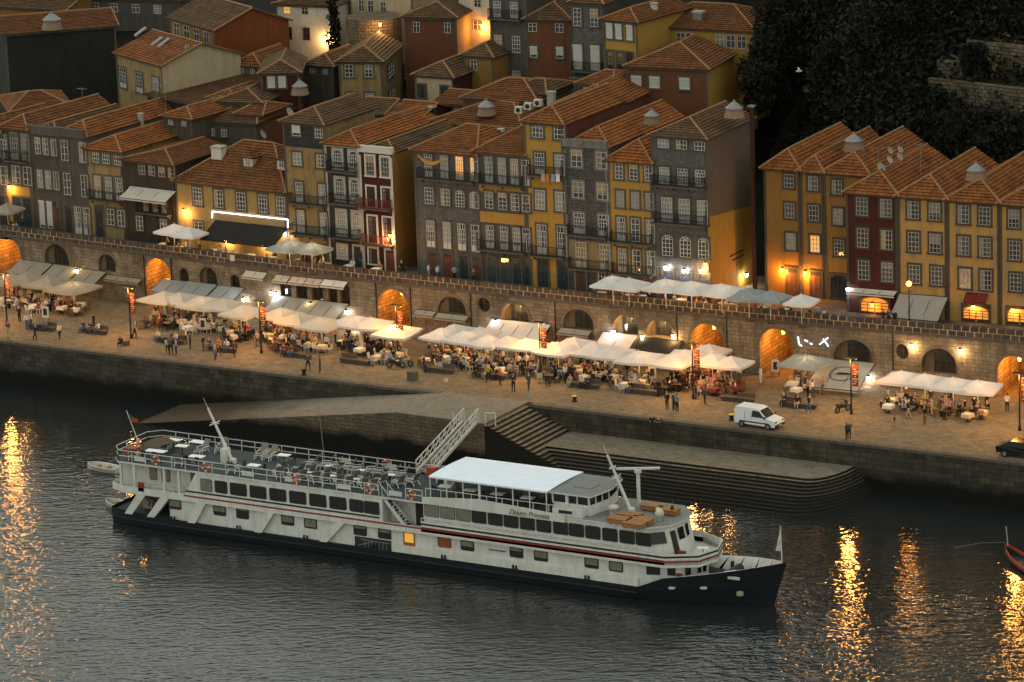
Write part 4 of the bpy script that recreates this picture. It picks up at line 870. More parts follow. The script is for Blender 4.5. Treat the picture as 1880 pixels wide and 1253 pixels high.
hb = MB(); XS = [-20.6, -20, -18, -14, -8, 0, 8, 16, 24, 29, 31, 33.2, 34.6, 36.2, 37.8, 39.4, 40.9, 42.0, 42.6]
rings = []
for X in XS:
    h = half(X); zt = sheer(X); fl = 1.0 if X < 29 else 1-0.35*min(1, (X-29)/13)
    rk = 0 if X < 36 else (X-36)/6.6*1.6
    r = []
    for f_, z in ((0.25, -2.4), (0.8*fl, -1.9), (0.96*fl, -0.9), (0.99*(fl*0.4+0.6), (zt-0.9)/2), (1.0, zt)):
        xx = X - rk*(zt-z)/(zt+2.4); r.append((xx, h*f_, z))
    rings.append([(a, YC-b_, c) for a, b_, c in r] + [(a, YC+b_, c) for a, b_, c in r[::-1]])
for i in range(len(rings)-1):
    A, B_ = rings[i], rings[i+1]
    for k in range(9):
        if k != 4: hb.face([A[k], B_[k], B_[k+1], A[k+1]])
hb.face(rings[0])
sb(hb, 'hull', [NAVY])
# rubbing strake and deck edge
q = MB()
for i in range(len(XS)-1):
    if XS[i] < 31: q.bar((XS[i], YC-half(XS[i])-0.05, -0.35), (XS[i+1], YC-half(XS[i+1])-0.05, -0.35), 0.12)
sb(q, 'rubbing_strake', [SBLK])
q = MB()
for i in range(len(XS)-1):
    a, c = XS[i], XS[i+1]
    za, zc = (0.1, 0.1) if c <= 33.21 else (0.75, 0.75)
    if a < 33 or True: kk = 0.99 if c <= 33.21 else 0.6; q.face([(a, YC-half(a)*kk, min(za, sheer(a))), (c, YC-half(c)*kk, min(zc, sheer(c))), (c, YC+half(c)*kk, min(zc, sheer(c))), (a, YC+half(a)*kk, min(za, sheer(a)))])
sb(q, 'main_deck', [DECK])
q = MB()                                          # white inside of the bow bulwark, far side shows
for i in range(11, len(XS)-2):
    a, c = XS[i], XS[i+1]
    for sg in (-1, 1):
        p = [(a-0.2, YC+sg*(half(a)*0.62), 0.77), (c-0.5, YC+sg*(half(c)*0.62), 0.77), (c, YC+sg*(half(c)*0.95), sheer(c)+0.02), (a, YC+sg*(half(a)*0.95), sheer(a)+0.02)]
        q.face(p); q.face([p[3], p[2], (c, YC+sg*half(c), sheer(c)+0.02), (a, YC+sg*half(a), sheer(a)+0.02)])
sb(q, 'bow_bulwark', [SHW])
# lower house
def side_poly(X0, X1, w):                          # plan outline of a house with a rounded nose
    return [(X0, YC-w), (X1-4.6, YC-w), (X1-1.0, YC-w*0.7), (X1+0.2, YC), (X1-1.0, YC+w*0.7), (X1-4.6, YC+w), (X0, YC+w)]
W1 = SBEAM-0.28
sb(MB().prism(side_poly(-14.2, 35.5, W1), 0.1, 2.2), 'lower_house', [SHW])
sb(MB().box(-14.6, -14.2, YC-W1+0.5, YC+W1-0.5, 0.1, 2.2), 'aft_bulkhead', [SHW])
sb(MB().box(-16.2, -15.6, YS+0.7, YS+1.1, 0.3, 1.3), 'red_locker', [SRED]); sb(MB().box(-17.9, -16.9, YS+1.5, YS+2.6, 0.3, 1.1).tube((-17.4, YS+1.2, 0.9), (-17.4, YS+2.9, 0.9), 0.35, n=10), 'stern_winch', [WHITE2])
sb(MB().box(-18.8, -14.7, YC-0.3, YC+2.6, 0.3, 1.9), 'engine_casing', [SGAS])
# struts (slanted fins) along the side
for px0, py0, px1, py1 in ((234, 937, 256, 902), (275, 946, 299, 909), (350, 959, 367, 922), (472, 979, 492, 941), (592, 998, 621, 959)):
    xb, xt = SX(px0, py0)[0], SX(px1, py1)[0]
    q = MB(); q.slab_y([(xb-0.3, 0.12), (xb+0.45, 0.12), (xt+0.6, 2.0), (xt-0.3, 2.0)], YS-0.04, YS+0.3); sb(q, 'side_strut', [SHW])
sb(MB().box(8.0, 31, YS+0.12, YS+0.3, 0.1, 0.75), 'side_kick_plate', [SHW])
# main deck belt and overhang
def ring_poly(e, X1=36.3):
    w = SBEAM+e
    return [(-20.3-e, YC-w*0.82), (-18.8, YC-w), (X1-2.8, YC-w), (X1-0.4, YC-w*0.62), (X1+0.25+e, YC), (X1-0.4, YC+w*0.62), (X1-2.8, YC+w), (-18.8, YC+w), (-20.3-e, YC+w*0.82)]
sb(MB().prism(ring_poly(0.02), 2.0, 2.22), 'belt_deck', [SHW])
def belt(name, z0, z1, e, mat, X0=None, inner=0.06):
    P = ring_poly(e); q = MB(); n = len(P)
    for i in range(n):
        a, c = P[i], P[(i+1) % n]
        if X0 is not None and max(a[0], c[0]) < X0: continue
        if X0 is not None and a[0] < X0: a = (X0, a[1])
        if X0 is not None and c[0] < X0: c = (X0, c[1])
        d = Vector((c[0]-a[0], c[1]-a[1], 0))
        if d.length < 0.01: continue
        n_ = Vector((d.y, -d.x, 0)).normalized()*inner
        lo = [(a[0], a[1], z0), (c[0], c[1], z0), (c[0]-n_.x, c[1]-n_.y, z0), (a[0]-n_.x, a[1]-n_.y, z0)]
        q.hexa(lo + [(x_, y_, z1) for x_, y_, _ in lo])
    return sb(q, name, [mat])
belt('bulwark', 2.22, 3.12, 0.02, SHW, X0=11.0)
belt('bulwark', 2.22, 2.62, 0.02, SHW, X0=None)
belt('red_stripe', 2.42, 2.56, 0.035, SRED, X0=-12.5, inner=0.03)
belt('navy_stripe', 2.80, 2.96, 0.035, SBLK, X0=11.0, inner=0.03)
# upper saloons
sb(MB().slab_y([(-12.6, 2.22), (7.3, 2.22), (7.3, 4.62), (-11.2, 4.62)], YS+0.06, YF-0.06), 'aft_saloon', [SHW])
q = MB(); q.box(-12.3, 7.0, YS+0.03, YS+0.06, 2.82, 2.96); sb(q, 'navy_stripe', [SBLK])
sb(MB().box(-19.4, -12.4, YS+0.95, YF-0.95, 2.22, 4.62), 'stern_cabin', [SHW])
FP = [(11.2, YS+0.15), (31.9, YS+0.15), (33.6, YS+1.5), (34.1, YC), (33.6, YF-1.5), (31.9, YF-0.15), (11.2, YF-0.15)]
FT = [(11.2, YS+0.15), (31.6, YS+0.15), (33.0, YS+1.5), (33.4, YC), (33.0, YF-1.5), (31.6, YF-0.15), (11.2, YF-0.15)]
q = MB(); n = len(FP)
for i in range(n):
    j = (i+1) % n; q.face([(*FP[i], 2.22), (*FP[j], 2.22), (*FT[j], 4.98), (*FT[i], 4.98)])
sb(q, 'forward_saloon', [SHW])
FO = [(x_+(0.3 if x_ > 30 else 0), YC+(y_-YC)*1.02) for x_, y_ in FT]
sb(MB().prism(FO, 4.98, 5.12, 0, 1), 'forward_roof', [SHW, DECKG])
sb(MB().prism([(-20.2, YS+1.1), (-19.2, YS), (11.3, YS), (11.3, YF), (-19.2, YF), (-20.2, YF-1.1)], 4.62, 4.78, 0, 1), 'sun_deck', [SHW, DECK])
sb(MB().box(11.31, 24.2, YS+0.2, YF-0.2, 5.13, 5.17), 'shaded_deck', [DECK])
sb(MB().box(7.3, 11.2, YS+1.4, YF-1.4, 2.22, 4.62), 'stair_lobby', [SHW])
sb(MB().box(9.75, 10.9, YS+1.3, YS+1.42, 2.24, 4.5), 'open_doorway', [SINT])
# raised name board bulwark
sb(MB().slab_y([(11.2, 4.66), (24.6, 4.66), (24.6, 5.25), (20, 5.5), (16.5, 5.65), (13.0, 5.35), (11.2, 5.2)], YS-0.02, YS+0.08), 'name_board', [SHW])
sb(MB().slab_y([(11.2, 4.66), (24.6, 4.66), (24.6, 5.25), (20, 5.5), (16.5, 5.65), (13.0, 5.35), (11.2, 5.2)], YF-0.14, YF-0.05), 'name_board', [SHW])
tc = bpy.data.curves.new('name_lettering', 'FONT'); tc.body = 'Douro Princess'; tc.size = 0.62; tc.shear = 0.35; tc.extrude = 0.008; tc.space_character = 0.95
to = bpy.data.objects.new('tmp', tc); COL.objects.link(to); tm = bpy.data.meshes.new_from_object(to.evaluated_get(bpy.context.evaluated_depsgraph_get())); bpy.data.objects.remove(to); to = bpy.data.objects.new('name_lettering', tm); COL.objects.link(to); to.parent = ship
to.location = Vector((19.4, YS-0.035, 4.78)) - BO; to.rotation_euler = (math.pi/2, 0.0, 0); tm.materials.append(plain('lettering_dark', (0.04, 0.04, 0.045), 0.6)); to['label'] = 'slanted serif name lettering on the white board'
sb(MB().box(22.0, 22.02, YS, YS, 0, 0) if False else MB().box(17.3, 18.9, YS+0.10, YS+0.115, 1.42, 1.5), 'small_lettering', [SBLK])
# windows
def rr(w, h, r=0.12, n=3):
    pts = []
    for cx_, cz_, a0 in ((w/2-r, r-h/2, -90), (w/2-r, h/2-r, 0), (r-w/2, h/2-r, 90), (r-w/2, r-h/2, 180)):
        for k in range(n+1): t = math.radians(a0+90*k/n); pts.append((cx_+r*math.cos(t), cz_+r*math.sin(t)))
    return pts
SWM = {}
def ship_window(x, z, w, h, Y, curtain=0.0, mat=None, rz=0):
    key = (round(w, 1), round(h, 1), curtain)
    if key not in SWM:
        w_, h_ = key[0], key[1]; a, c, d = MB(), MB(), MB()
        a.slab_y(rr(w_+0.1, h_+0.1, 0.15), -0.03, 0.0); c.slab_y(rr(w_, h_), -0.04, -0.031)
        if curtain: zc = h_/2-(h_*curtain); d.face([(-w_/2+0.06, -0.044, zc), (w_/2-0.06, -0.044, zc), (w_/2-0.06, -0.044, h_/2-0.05), (-w_/2+0.06, -0.044, h_/2-0.05)])
        ms = [a.mesh('window'), c.mesh('pane'), d.mesh('curtain') if curtain else None]
        for me, mt_ in zip(ms, (SGAS, SGLS, SCUR)):
            if me: me.materials.append(mt_)
        SWM[key] = ms
    a, c, d = SWM[key]; o = place(a, 'window', ship, Vector((x, Y, z))-BO, rz); place(c, 'pane', o, None, 0, [mat] if mat else None)
    if d: place(d, 'curtain', o)
    return o
for i, (px, wpx) in enumerate(((378, 20), (405, 21), (437, 29), (473, 30), (509.5, 30), (546, 30), (583, 30), (620, 30), (654, 24), (682, 25))):
    py = 889 + (px-378)*0.152; x, _ = SX(px, py); ship_window(x, 3.66, wpx/18.2, 0.98, YS+0.06, 0, SCUR if i == 0 else None)
for i, px in enumerate((791, 820, 849, 878, 908, 937, 967, 997, 1028, 1057, 1087, 1118.5, 1150, 1180)):
    py = 939 + (px-791)*0.131; x, _ = SX(px, py); ship_window(x, 4.12, 1.32, 0.98, YS+0.13, 0, SCUR if i < 3 else None)
for i, (px, c) in enumerate(((318, 0.75), (400, 0.6), (442, 0.15), (525, 0.7), (567, 0.9), (658, 0.3), (703, 0.35), (813, 0.01), (855, 0.6), (945, 0.35), (990, 0.7), (1083, 0.7), (1128, 0.9))):
    py = 927 + (px-318)*0.141; x, _ = SX(px, py); ship_window(x, 1.48, 1.25, 0.8, YC-W1-0.002, c, plain('ship_lit_cabin', (0.22, 0.07, 0.02), 0.4) if i == 7 else None)
for x, z, w in ((-16.2, 3.75, 0.7), (-14.9, 3.75, 0.75), (-10.9+0, 3.75, 0.1)):
    if w > 0.3: ship_window(x, z, w, 1.05, YS+0.95, 0, SCUR)
def nose_window(p0, p1, z0, z1, f0, f1, name='window', zlean=0.0, mat=SGLS):
    """window on a slanted front facet between plan points p0 (fraction f0) and p1 (f1)"""
    a = Vector((*p0, 0)).lerp(Vector((*p1, 0)), f0); c = Vector((*p0, 0)).lerp(Vector((*p1, 0)), f1); n_ = Vector((c.y-a.y, -(c.x-a.x), 0)).normalized()*0.03
    q = MB(); q.face([(a.x+n_.x, a.y+n_.y, z0), (c.x+n_.x, c.y+n_.y, z0), (c.x+n_.x-zlean, c.y+n_.y, z1), (a.x+n_.x-zlean, a.y+n_.y, z1)])
    sb(q, name, [mat])
FMID = [(x0*0.45+x1*0.55, y0) for (x0, y0), (x1, _) in zip(FP, FT)]
for i, (f0, f1) in ((1, (0.15, 0.85)), (2, (0.55, 0.9)), (3, (0.1, 0.45)), (4, (0.15, 0.85))):
    nose_window((FP[i][0]*0.5+FT[i][0]*0.5+0.03, FP[i][1]), (FP[i+1][0]*0.5+FT[i+1][0]*0.5+0.03, FP[i+1][1]), 3.65, 4.6, f0, f1, zlean=0.2)
nose_window((FP[2][0]+0.02, FP[2][1]), (FP[3][0]+0.02, FP[3][1]), 2.3, 4.5, 0.1, 0.42, 'saloon_door', 0.55, SINT)
LP = side_poly(-14.2, 35.5, W1)
for i, fs in ((1, ((0.2, 0.5), (0.66, 0.84))), (2, ((0.08, 0.3), (0.55, 0.7), (0.76, 0.9))), (3, ((0.15, 0.4),))):
    for f0, f1 in fs: nose_window(LP[i], LP[i+1], 1.1, 1.95, f0, f1)
sb(MB().box(34.0, 34.5, YS+1.0, YS+1.1, 0.75, 1.35), 'red_locker', [SRED]); sb(MB().box(33.8, 34.5, YS+1.62, YS+1.9, 2.3, 3.0), 'red_locker', [SRED])
# entrance: lit doorway in the hull side, stairs up
MLIT = emit('lit_entrance', (1.0, 0.5, 0.08), 0.16)
e = sb(MB().box(9.1, 10.2, YC-W1-0.06, YC-W1-0.01, 0.12, 1.95), 'entrance_door', [plain('entrance_varnish', (0.25, 0.11, 0.025), 0.4)])
sb(MB().box(9.25, 10.1, YC-W1-0.075, YC-W1-0.062, 1.05, 1.85), 'pane', [MLIT], e)
q = MB()
for sg in (0.25, 1.15):
    q.bar((7.2, YS+sg, 4.75), (9.4, YS+sg, 2.3), 0.09, 0.28); q.bar((7.2, YS+sg, 5.6), (9.4, YS+sg, 3.15), 0.05)
    for k in range(5): t = k/4; q.bar((7.2+2.2*t, YS+sg, 4.75-2.45*t), (7.2+2.2*t, YS+sg, 5.6-2.45*t), 0.04)
ss = sb(q, 'deck_stair', [SHW])
for k in range(11):
    t = (k+0.5)/11; sb(MB().box(7.2+2.2*t-0.12, 7.2+2.2*t+0.12, YS+0.25, YS+1.15, 4.72-2.45*t, 4.76-2.45*t), 'tread', [SGAS], ss)
# aft door & lockers
sb(MB().box(-14.1, -13.4, YS+0.9, YS+0.95, 2.25, 4.3), 'cabin_door', [WHITE]); sb(MB().box(-17.2, -16.6, YS-0.02, YS+0.06, 2.3, 3.1), 'red_locker', [SRED])
for x in (-19.0, -17.6, -14.5, -13.0): sb(MB().box(x-0.1, x+0.1, YS+0.05, YS+0.25, 2.2, 4.62), 'deck_post', [SHW])
q = MB()
for z in (2.9, 3.2): q.bar((-20.0, YS+0.6, z), (-18.7, YS+0.06, z), 0.04); q.bar((-18.7, YS+0.06, z), (-12.6, YS+0.06, z), 0.04)
for x in np.arange(-18.7, -12.5, 1.0): q.bar((x, YS+0.06, 2.6), (x, YS+0.06, 3.2), 0.04)
sb(q, 'stern_rail', [SHW])
# sun deck railings
RAILM = plain('rail_white', (0.5, 0.5, 0.48), 0.4)
def rail(pts, z0, h=0.95, step=1.35, name='railing', mids=(0.5,)):
    q = MB()
    for a, c in zip(pts[:-1], pts[1:]):
        L = math.hypot(c[0]-a[0], c[1]-a[1]); n_ = max(1, int(L/step))
        for zz in [h]+[h*m_ for m_ in mids]: q.bar((a[0], a[1], z0+zz), (c[0], c[1], z0+zz), 0.05)
        for k in range(n_+1): x, y = a[0]+(c[0]-a[0])*k/n_, a[1]+(c[1]-a[1])*k/n_; q.bar((x, y, z0), (x, y, z0+h), 0.05)
    return sb(q, name, [RAILM])
rail([(7.0, YS+0.08), (-19.1, YS+0.08), (-20.05, YS+1.1), (-20.05, YF-1.1), (-19.1, YF-0.08), (11.0, YF-0.08)], 4.78)
rail([(9.6, YS+0.08), (11.2, YS+0.08)], 4.78); rail([(11.4, YS+0.3), (24.4, YS+0.3)], 5.15, 0.75, mids=())
rail([(11.4, YF-0.3), (24.4, YF-0.3)], 5.15, 0.75, mids=())
rail([(11.0, YS+0.08), (31.0, YS+0.02)], 2.24, 1.12, 1.3, 'promenade_rail', mids=())
for x, y in [(x_, YS+0.1) for x_ in (-17.5, -6.5, -2.2, 3.0, 8.0)] + [(x_, YF-0.1) for x_ in (-9, -1.0, 3.5, 7.5)]:
    sb(MB().box(x, x+1.2, y-0.02, y+0.02, 4.95, 5.35), 'rail_panel', [SHW])
# canopy over the shaded deck
q = MB(); nX, nY = 6, 6; x0, x1, y0, y1 = 11.7, 22.8, YS+0.35, YF-0.35
CZ = lambda v: 6.95 + 0.10*math.sin(math.pi*v)
for i in range(nX):
    for j in range(nY):
        a, c = x0+(x1-x0)*i/nX, x0+(x1-x0)*(i+1)/nX; u, v = j/nY, (j+1)/nY; yu, yv = y0+(y1-y0)*u, y0+(y1-y0)*v
        q.face([(a, yu, CZ(u)), (c, yu, CZ(u)), (c, yv, CZ(v)), (a, yv, CZ(v))])
        q.face([(a, yv, CZ(v)-0.06), (c, yv, CZ(v)-0.06), (c, yu, CZ(u)-0.06), (a, yu, CZ(u)-0.06)])
for j in range(nY):
    u, v = j/nY, (j+1)/nY; yu, yv = y0+(y1-y0)*u, y0+(y1-y0)*v
    for xx in (x0, x1): q.face([(xx, yu, CZ(u)), (xx, yv, CZ(v)), (xx, yv, CZ(v)-0.06), (xx, yu, CZ(u)-0.06)])
q.face([(x0, y0, 6.95), (x1, y0, 6.95), (x1, y0, 6.85), (x0, y0, 6.85)])
sb(q, 'canopy', [plain('canopy_white', (0.68, 0.75, 0.86), 0.5, vary=0.1, scale=0.9)])
q = MB()
for y in (y0+0.05, y1-0.05):
    q.bar((x0, y, 6.83), (x1, y, 6.83), 0.07)
    for k in range(8): xx = x0+0.1+(x1-x0-0.2)*k/7; q.bar((xx, y, 5.15), (xx, y, 6.9), 0.08 if k != 3 else 0.16)
sb(q, 'canopy_posts', [SHW])
# wheelhouse
WX0, WX1, WY0, WY1 = 23.0, 26.8, YS+1.0, YF-1.0
sb(MB().prism([(WX0, WY0), (WX1-0.5, WY0), (WX1, YC), (WX1-0.5, WY1), (WX0, WY1)], 5.12, 6.0), 'wheelhouse', [SHW])
wv = MB(); WPo = [(WX0, WY0), (WX1-0.5, WY0), (WX1, YC), (WX1-0.5, WY1), (WX0, WY1)]
for x_, y_ in WPo: wv.bar((x_, y_, 5.9), (x_-0.08, y_, 6.78), 0.13)
wv.bar((WX0+1.3, WY0, 5.9), (WX0+1.3, WY0, 6.78), 0.25); wv.bar((WX0+2.2, WY0, 5.9), (WX0+2.2, WY0, 6.78), 0.1)
for k in (0.33, 0.66): wv.bar((WX1-0.5+0.5*k, WY0+(YC-WY0)*k, 5.9), (WX1-0.55+0.5*k, WY0+(YC-WY0)*k, 6.78), 0.1)
sb(wv, 'window_frame', [SHW])
sb(MB().prism([(x_-0.03 if x_ > 25 else x_+0.06, YC+(y_-YC)*0.985) for x_, y_ in WPo], 6.0, 6.75), 'window', [SGLS])
wr = sb(MB().prism([(WX0-0.4, WY0-0.35), (WX1-0.2, WY0-0.35), (WX1+0.3, YC), (WX1-0.2, WY1+0.35), (WX0-0.4, WY1+0.35)], 6.76, 6.9, 0, 1), 'wheelhouse_roof', [SHW, DECKG])
q = MB(); q.box(24.0, 25.7, YC-0.9, YC+0.6, 6.9, 6.96); sb(q, 'hatch', [DECKG], wr)
sb(MB().box(23.3, 26.0, YS+0.25, WY0, 5.12, 5.75), 'wing_console', [SHW]); sb(MB().box(23.9, 25.1, YS+0.2, YS+0.25, 5.35, 5.6), 'name_plate', [SBLK])
# masts and roof gear
def mast(base, top, arms, name):
    q = MB(); b_, t_ = Vector(base), Vector(top); q.tube(b_, t_, 0.16, 0.09, 8)
    for f_, L_ in arms: c = b_.lerp(t_, f_); q.bar(c-Vector((0, L_, 0)), c+Vector((0, L_, 0)), 0.08); q.bar(c-Vector((L_*0.6, 0, 0)), c+Vector((L_*0.6, 0, 0)), 0.06)
    q.tube(t_, t_+(t_-b_).normalized()*0.9, 0.025, 0.015, 5); q.lathe([(0.35, 0), (0.3, 0.35), (0, 0.4)], 10, base)
    return sb(q, name, [SHW], smooth=False)
mast((-9.6, YC, 4.78), (-11.9, YC, 9.4), ((0.72, 0.75),), 'aft_mast'); sb(MB().box(-10.6, -10.0, YC-0.4, YC+0.3, 4.78, 6.0), 'mast_locker', [SHW])
mast((28.8, YC, 5.12), (26.8, YC-0.1, 9.7), ((0.62, 0.7), (0.78, 0.5)), 'fore_mast')
q = MB(); q.tube((28.7, YC+1.5, 5.12), (28.7, YC+1.5, 8.0), 0.16, n=8); q.lathe([(0.3, 0), (0.32, 0.25), (0, 0.3)], 8, (28.7, YC+1.5, 8.0)); q.bar((27.1, YC+0.7, 8.35), (30.3, YC+2.3, 8.35), 0.22, 0.16); sb(q, 'radar', [SHW])
q = MB(); q.lathe([(0.32, 0), (0.32, 0.5), (0.5, 0.55), (0.42, 0.75), (0, 0.85)], 10, (27.8, YC-1.2, 5.12)); q.lathe([(0.1, 0), (0.1, 0.3), (0.35, 0.45), (0.38, 0.7), (0.2, 0.95), (0, 1.0)], 10, (32.0, YC-1.2, 5.12)); q.lathe([(0.1, 0), (0.1, 0.5), (0.25, 0.6), (0.2, 0.85), (0, 0.9)], 8, (31.6, YC-0.6, 5.12)); sb(q, 'roof_vents', [WHITE], smooth=True)
q = MB(); q.lathe([(0.35, 0), (0.18, 0.5), (0.08, 0.8), (0, 0.85)], 8, (32.2, YC+0.6, 5.12)); sb(q, 'signal_cone', [SBLK])
q = MB(); q.tube((38.0, YC-0.9, 1.3), (38.0, YC+0.9, 1.3), 0.42, n=12); q.box(37.4, 38.6, YC-0.6, YC+0.6, 0.75, 1.25); q.tube((37.2, YC+1.2, 0.75), (37.2, YC+1.2, 1.7), 0.16, n=8); q.tube((39.2, YC+0.5, 0.75), (39.2, YC+0.5, 1.6), 0.14, n=8); sb(q, 'windlass', [SBLK])
q = MB(); q.tube((37.8, YC-1.25, 1.3), (38.8, YC-1.3, 1.55), 0.38, n=12); sb(q, 'windlass_drum', [WHITE])
q = MB(); q.tube((42.2, YC, 2.5), (42.1, YC, 5.6), 0.05, 0.03, 6); bs = sb(q, 'bow_staff', [SHW])
q = MB()
for i in range(4):
    z0, z1 = 5.2-0.42*i, 5.2-0.42*(i+1); o0, o1 = 0.08+0.09*i, 0.08+0.09*(i+1)
    q.face([(42.15, YC, z0), (42.15, YC, z1), (42.1-o1, YC+0.05*(-1)**i, z1), (42.1-o0, YC-0.05*(-1)**i, z0)])
sb(q, 'bow_pennant', [WHITE], bs)
q = MB(); a_ = YC-half(40)
for x, z in ((34.0, 0.3), (36.6, 0.5)): q.lathe([(0.0, 0), (0.3, 0.02), (0.3, 0.1), (0, 0.12)], 8, (x, YC-half(x)-0.02, z))
q.box(38.4, 39.4, YC-half(38.9)-0.1, YC-half(38.9)+0.1, 1.35, 1.55); sb(q, 'hull_fittings', [WHITE])
q = MB(); q.lathe([(0.0, 0), (0.28, 0.05), (0.3, 0.3), (0, 0.42)], 10, (39.2, YC-half(39.2)*0.83, -0.1)); sb(q, 'anchor_boss', [plain('anchor_pale', (0.3, 0.28, 0.22), 0.6)])
# hull-side notice rack and mooring bits
for x in np.arange(-14, 31, 6.7): sb(MB().box(x, x+0.12, YS-0.02, YS+0.1, 0.1, 0.45).box(x+0.3, x+0.42, YS-0.02, YS+0.1, 0.1, 0.45).box(x-0.05, x+0.47, YS-0.03, YS+0.11, 0.09, 0.15), 'mooring_bitt', [SBLK])
nr = sb(MB().box(4.4, 7.9, YC-W1-0.12, YC-W1-0.05, 0.12, 0.95), 'folded_gangway_rack', [SBLK])
q = MB()
for k in range(7): q.bar((5.4+k*0.35, YC-W1-0.14, 0.15), (5.4+k*0.35, YC-W1-0.14, 0.8), 0.05)
q.bar((5.0, YC-W1-0.14, 0.78), (7.8, YC-W1-0.14, 0.72), 0.06); q.bar((4.7, YC-W1-0.14, 0.2), (6.2, YC-W1-0.14, 0.7), 0.06); sb(q, 'ladder_rungs', [METAL], nr)
# stern staff
q = MB(); q.tube((-19.4, YC+0.4, 4.78), (-20.7, YC+0.4, 8.1), 0.05, 0.03, 6); sb(q, 'stern_staff', [SHW])
# ---------------------------------------------------------------- things carried by the ship
FR_ = plain('flag_red', (0.3, 0.05, 0.02), 0.8); FG_ = plain('flag_green', (0.03, 0.08, 0.04), 0.8)
q = MB()
for i in range(6):
    f0, f1 = i/6, (i+1)/6; w0, w1 = 0.12*math.sin(f0*7), 0.12*math.sin(f1*7); s0, s1 = 0.35*f0, 0.35*f1
    X = lambda f_: -20.62+1.0*f_
    q.face([(X(f0), YC+0.4+w0, 7.25-s0*0.5), (X(f1), YC+0.4+w1, 7.25-s1*0.5), (X(f1), YC+0.4+w1, 7.8-s1), (X(f0), YC+0.4+w0, 7.8-s0)], 0 if i < 2 else 1)
q.build('flag', [FG_, FR_], label='red and green flag flying from the ship stern staff', cat='flag')
RING = plain('life_ring_orange', (0.33, 0.085, 0.035), 0.6); RINGW = plain('life_ring_white', (0.55, 0.52, 0.47), 0.6)
rme = MB().torus((0, 0, 0), 0.34, 0.11, 1, 16, 6, mfun=lambda a: 1 if a % 4 == 0 else 0).mesh('life_ring'); rme.materials.append(RING); rme.materials.append(RINGW)
for x, y, nm in ((-12.0+1.9, YS, 'hung near the ship aft mast on the river-side rail'), (-15.3+0.1, YS, 'on the river-side rail by the stern tables'), (1.4-2.4, YS, 'on the river-side rail before the loungers'), (6.2, YS, 'on the river-side rail beside the deck stair'), (10.2, YS, 'on the rail just aft of the white canopy'), (3.6, YF, 'on the quay-side rail behind the loungers'), (8.9, YF+0.1, 'at the foot of the white gangway'), (-7.5, YF, 'on the quay-side rail by the aft mast')):
    place(rme, 'life_ring', None, (x, y, 5.25), label='orange and white life ring '+nm, cat='life ring', group='life rings on the ship rails')
WOOD = plain('varnished_wood', (0.27, 0.125, 0.045), 0.5, vary=0.25)
for i, (px, py, L_, nm) in enumerate(((1138, 956, 1.9, 'river-side aft stacked box'), (1157, 948, 1.9, 'second of the river-side boxes, nearest the mast'), (1165, 964, 1.7, 'foremost of the river-side boxes'), (1178, 957, 1.8, 'inner of the two forward river-side boxes'), (1200, 932, 1.9, 'aft of the two quay-side boxes'), (1226, 939, 1.8, 'forward of the two quay-side boxes'))):
    p = bz(px, py, 5.35); t = thing('deck_box', 'varnished wooden deck box, '+nm, 'box', (p[0], p[1], 5.13), 0, 'wooden boxes on the wheelhouse deck')
    MB().box(-L_/2, L_/2, -0.5, 0.5, 0.08, 0.42).build('body', WOOD, t); lid = MB(); [lid.box(-L_/2-0.04, L_/2+0.04, -0.54+k*0.27, -0.54+k*0.27+0.255, 0.425, 0.47) for k in range(4)]; lid.build('lid', WOOD, t)
    for sx in (-1, 1): MB().box(sx*L_*0.35-0.08, sx*L_*0.35+0.08, -0.45, 0.45, 0, 0.08).build('skid', DARK, t)
# loungers
FAB = plain('lounger_fabric', (0.16, 0.15, 0.13), 0.8); LWH = plain('lounger_white', (0.55, 0.55, 0.52), 0.5)
lf = MB(); lf.hexa([(-0.3, -0.2, 0.34), (0.3, -0.2, 0.34), (0.3, 0.75, 0.38), (-0.3, 0.75, 0.38), (-0.3, -0.2, 0.39), (0.3, -0.2, 0.39), (0.3, 0.75, 0.43), (-0.3, 0.75, 0.43)]); lf = lf.mesh('seat'); lf.materials.append(FAB)
lb = MB(); lb.hexa([(-0.3, -0.2, 0.36), (0.3, -0.2, 0.36), (0.3, -0.15, 0.4), (-0.3, -0.15, 0.4), (-0.3, -0.72, 1.12), (0.3, -0.72, 1.12), (0.3, -0.66, 1.14), (-0.3, -0.66, 1.14)]); lb = lb.mesh('backrest'); lb.materials.append(FAB)
la = MB()
for sx in (-0.33, 0.33):
    for a, c in (((-0.45, 0.62), (0.35, 0.6)), ((0.35, 0.6), (0.5, 0.0)), ((-0.25, 0.36), (-0.5, 0.0)), ((-0.2, 0.36), (0.75, 0.38)), ((0.75, 0.38), (0.8, 0.0))): la.bar((sx, a[0], a[1]), (sx, c[0], c[1]), 0.06)
la.bar((-0.33, 0.75, 0.36), (0.33, 0.75, 0.36), 0.05); la.bar((-0.33, -0.2, 0.34), (0.33, -0.2, 0.34), 0.05); la = la.mesh('frame'); la.materials.append(LWH)
def lounger(x, y, z, rz, lab):
    t = thing('deck_lounger', lab, 'lounger', (x, y, z), rz, 'loungers on the ship sun deck')
    place(lf, 'seat', t); place(lb, 'backrest', t); place(la, 'frame', t)
ORD = ['first', 'second', 'third', 'fourth', 'fifth', 'sixth', 'seventh', 'eighth', 'ninth', 'tenth', 'eleventh', 'twelfth', 'thirteenth', 'fourteenth']
for i in range(9):
    x = -3.6 + 1.15*i + (0.25 if i % 2 else 0); lounger(x, YS+1.35+random.uniform(-.1, .1), 4.78, math.radians(55+random.uniform(-8, 8)), 'grey sun lounger, %s from the stern in the river-side row' % ORD[i])
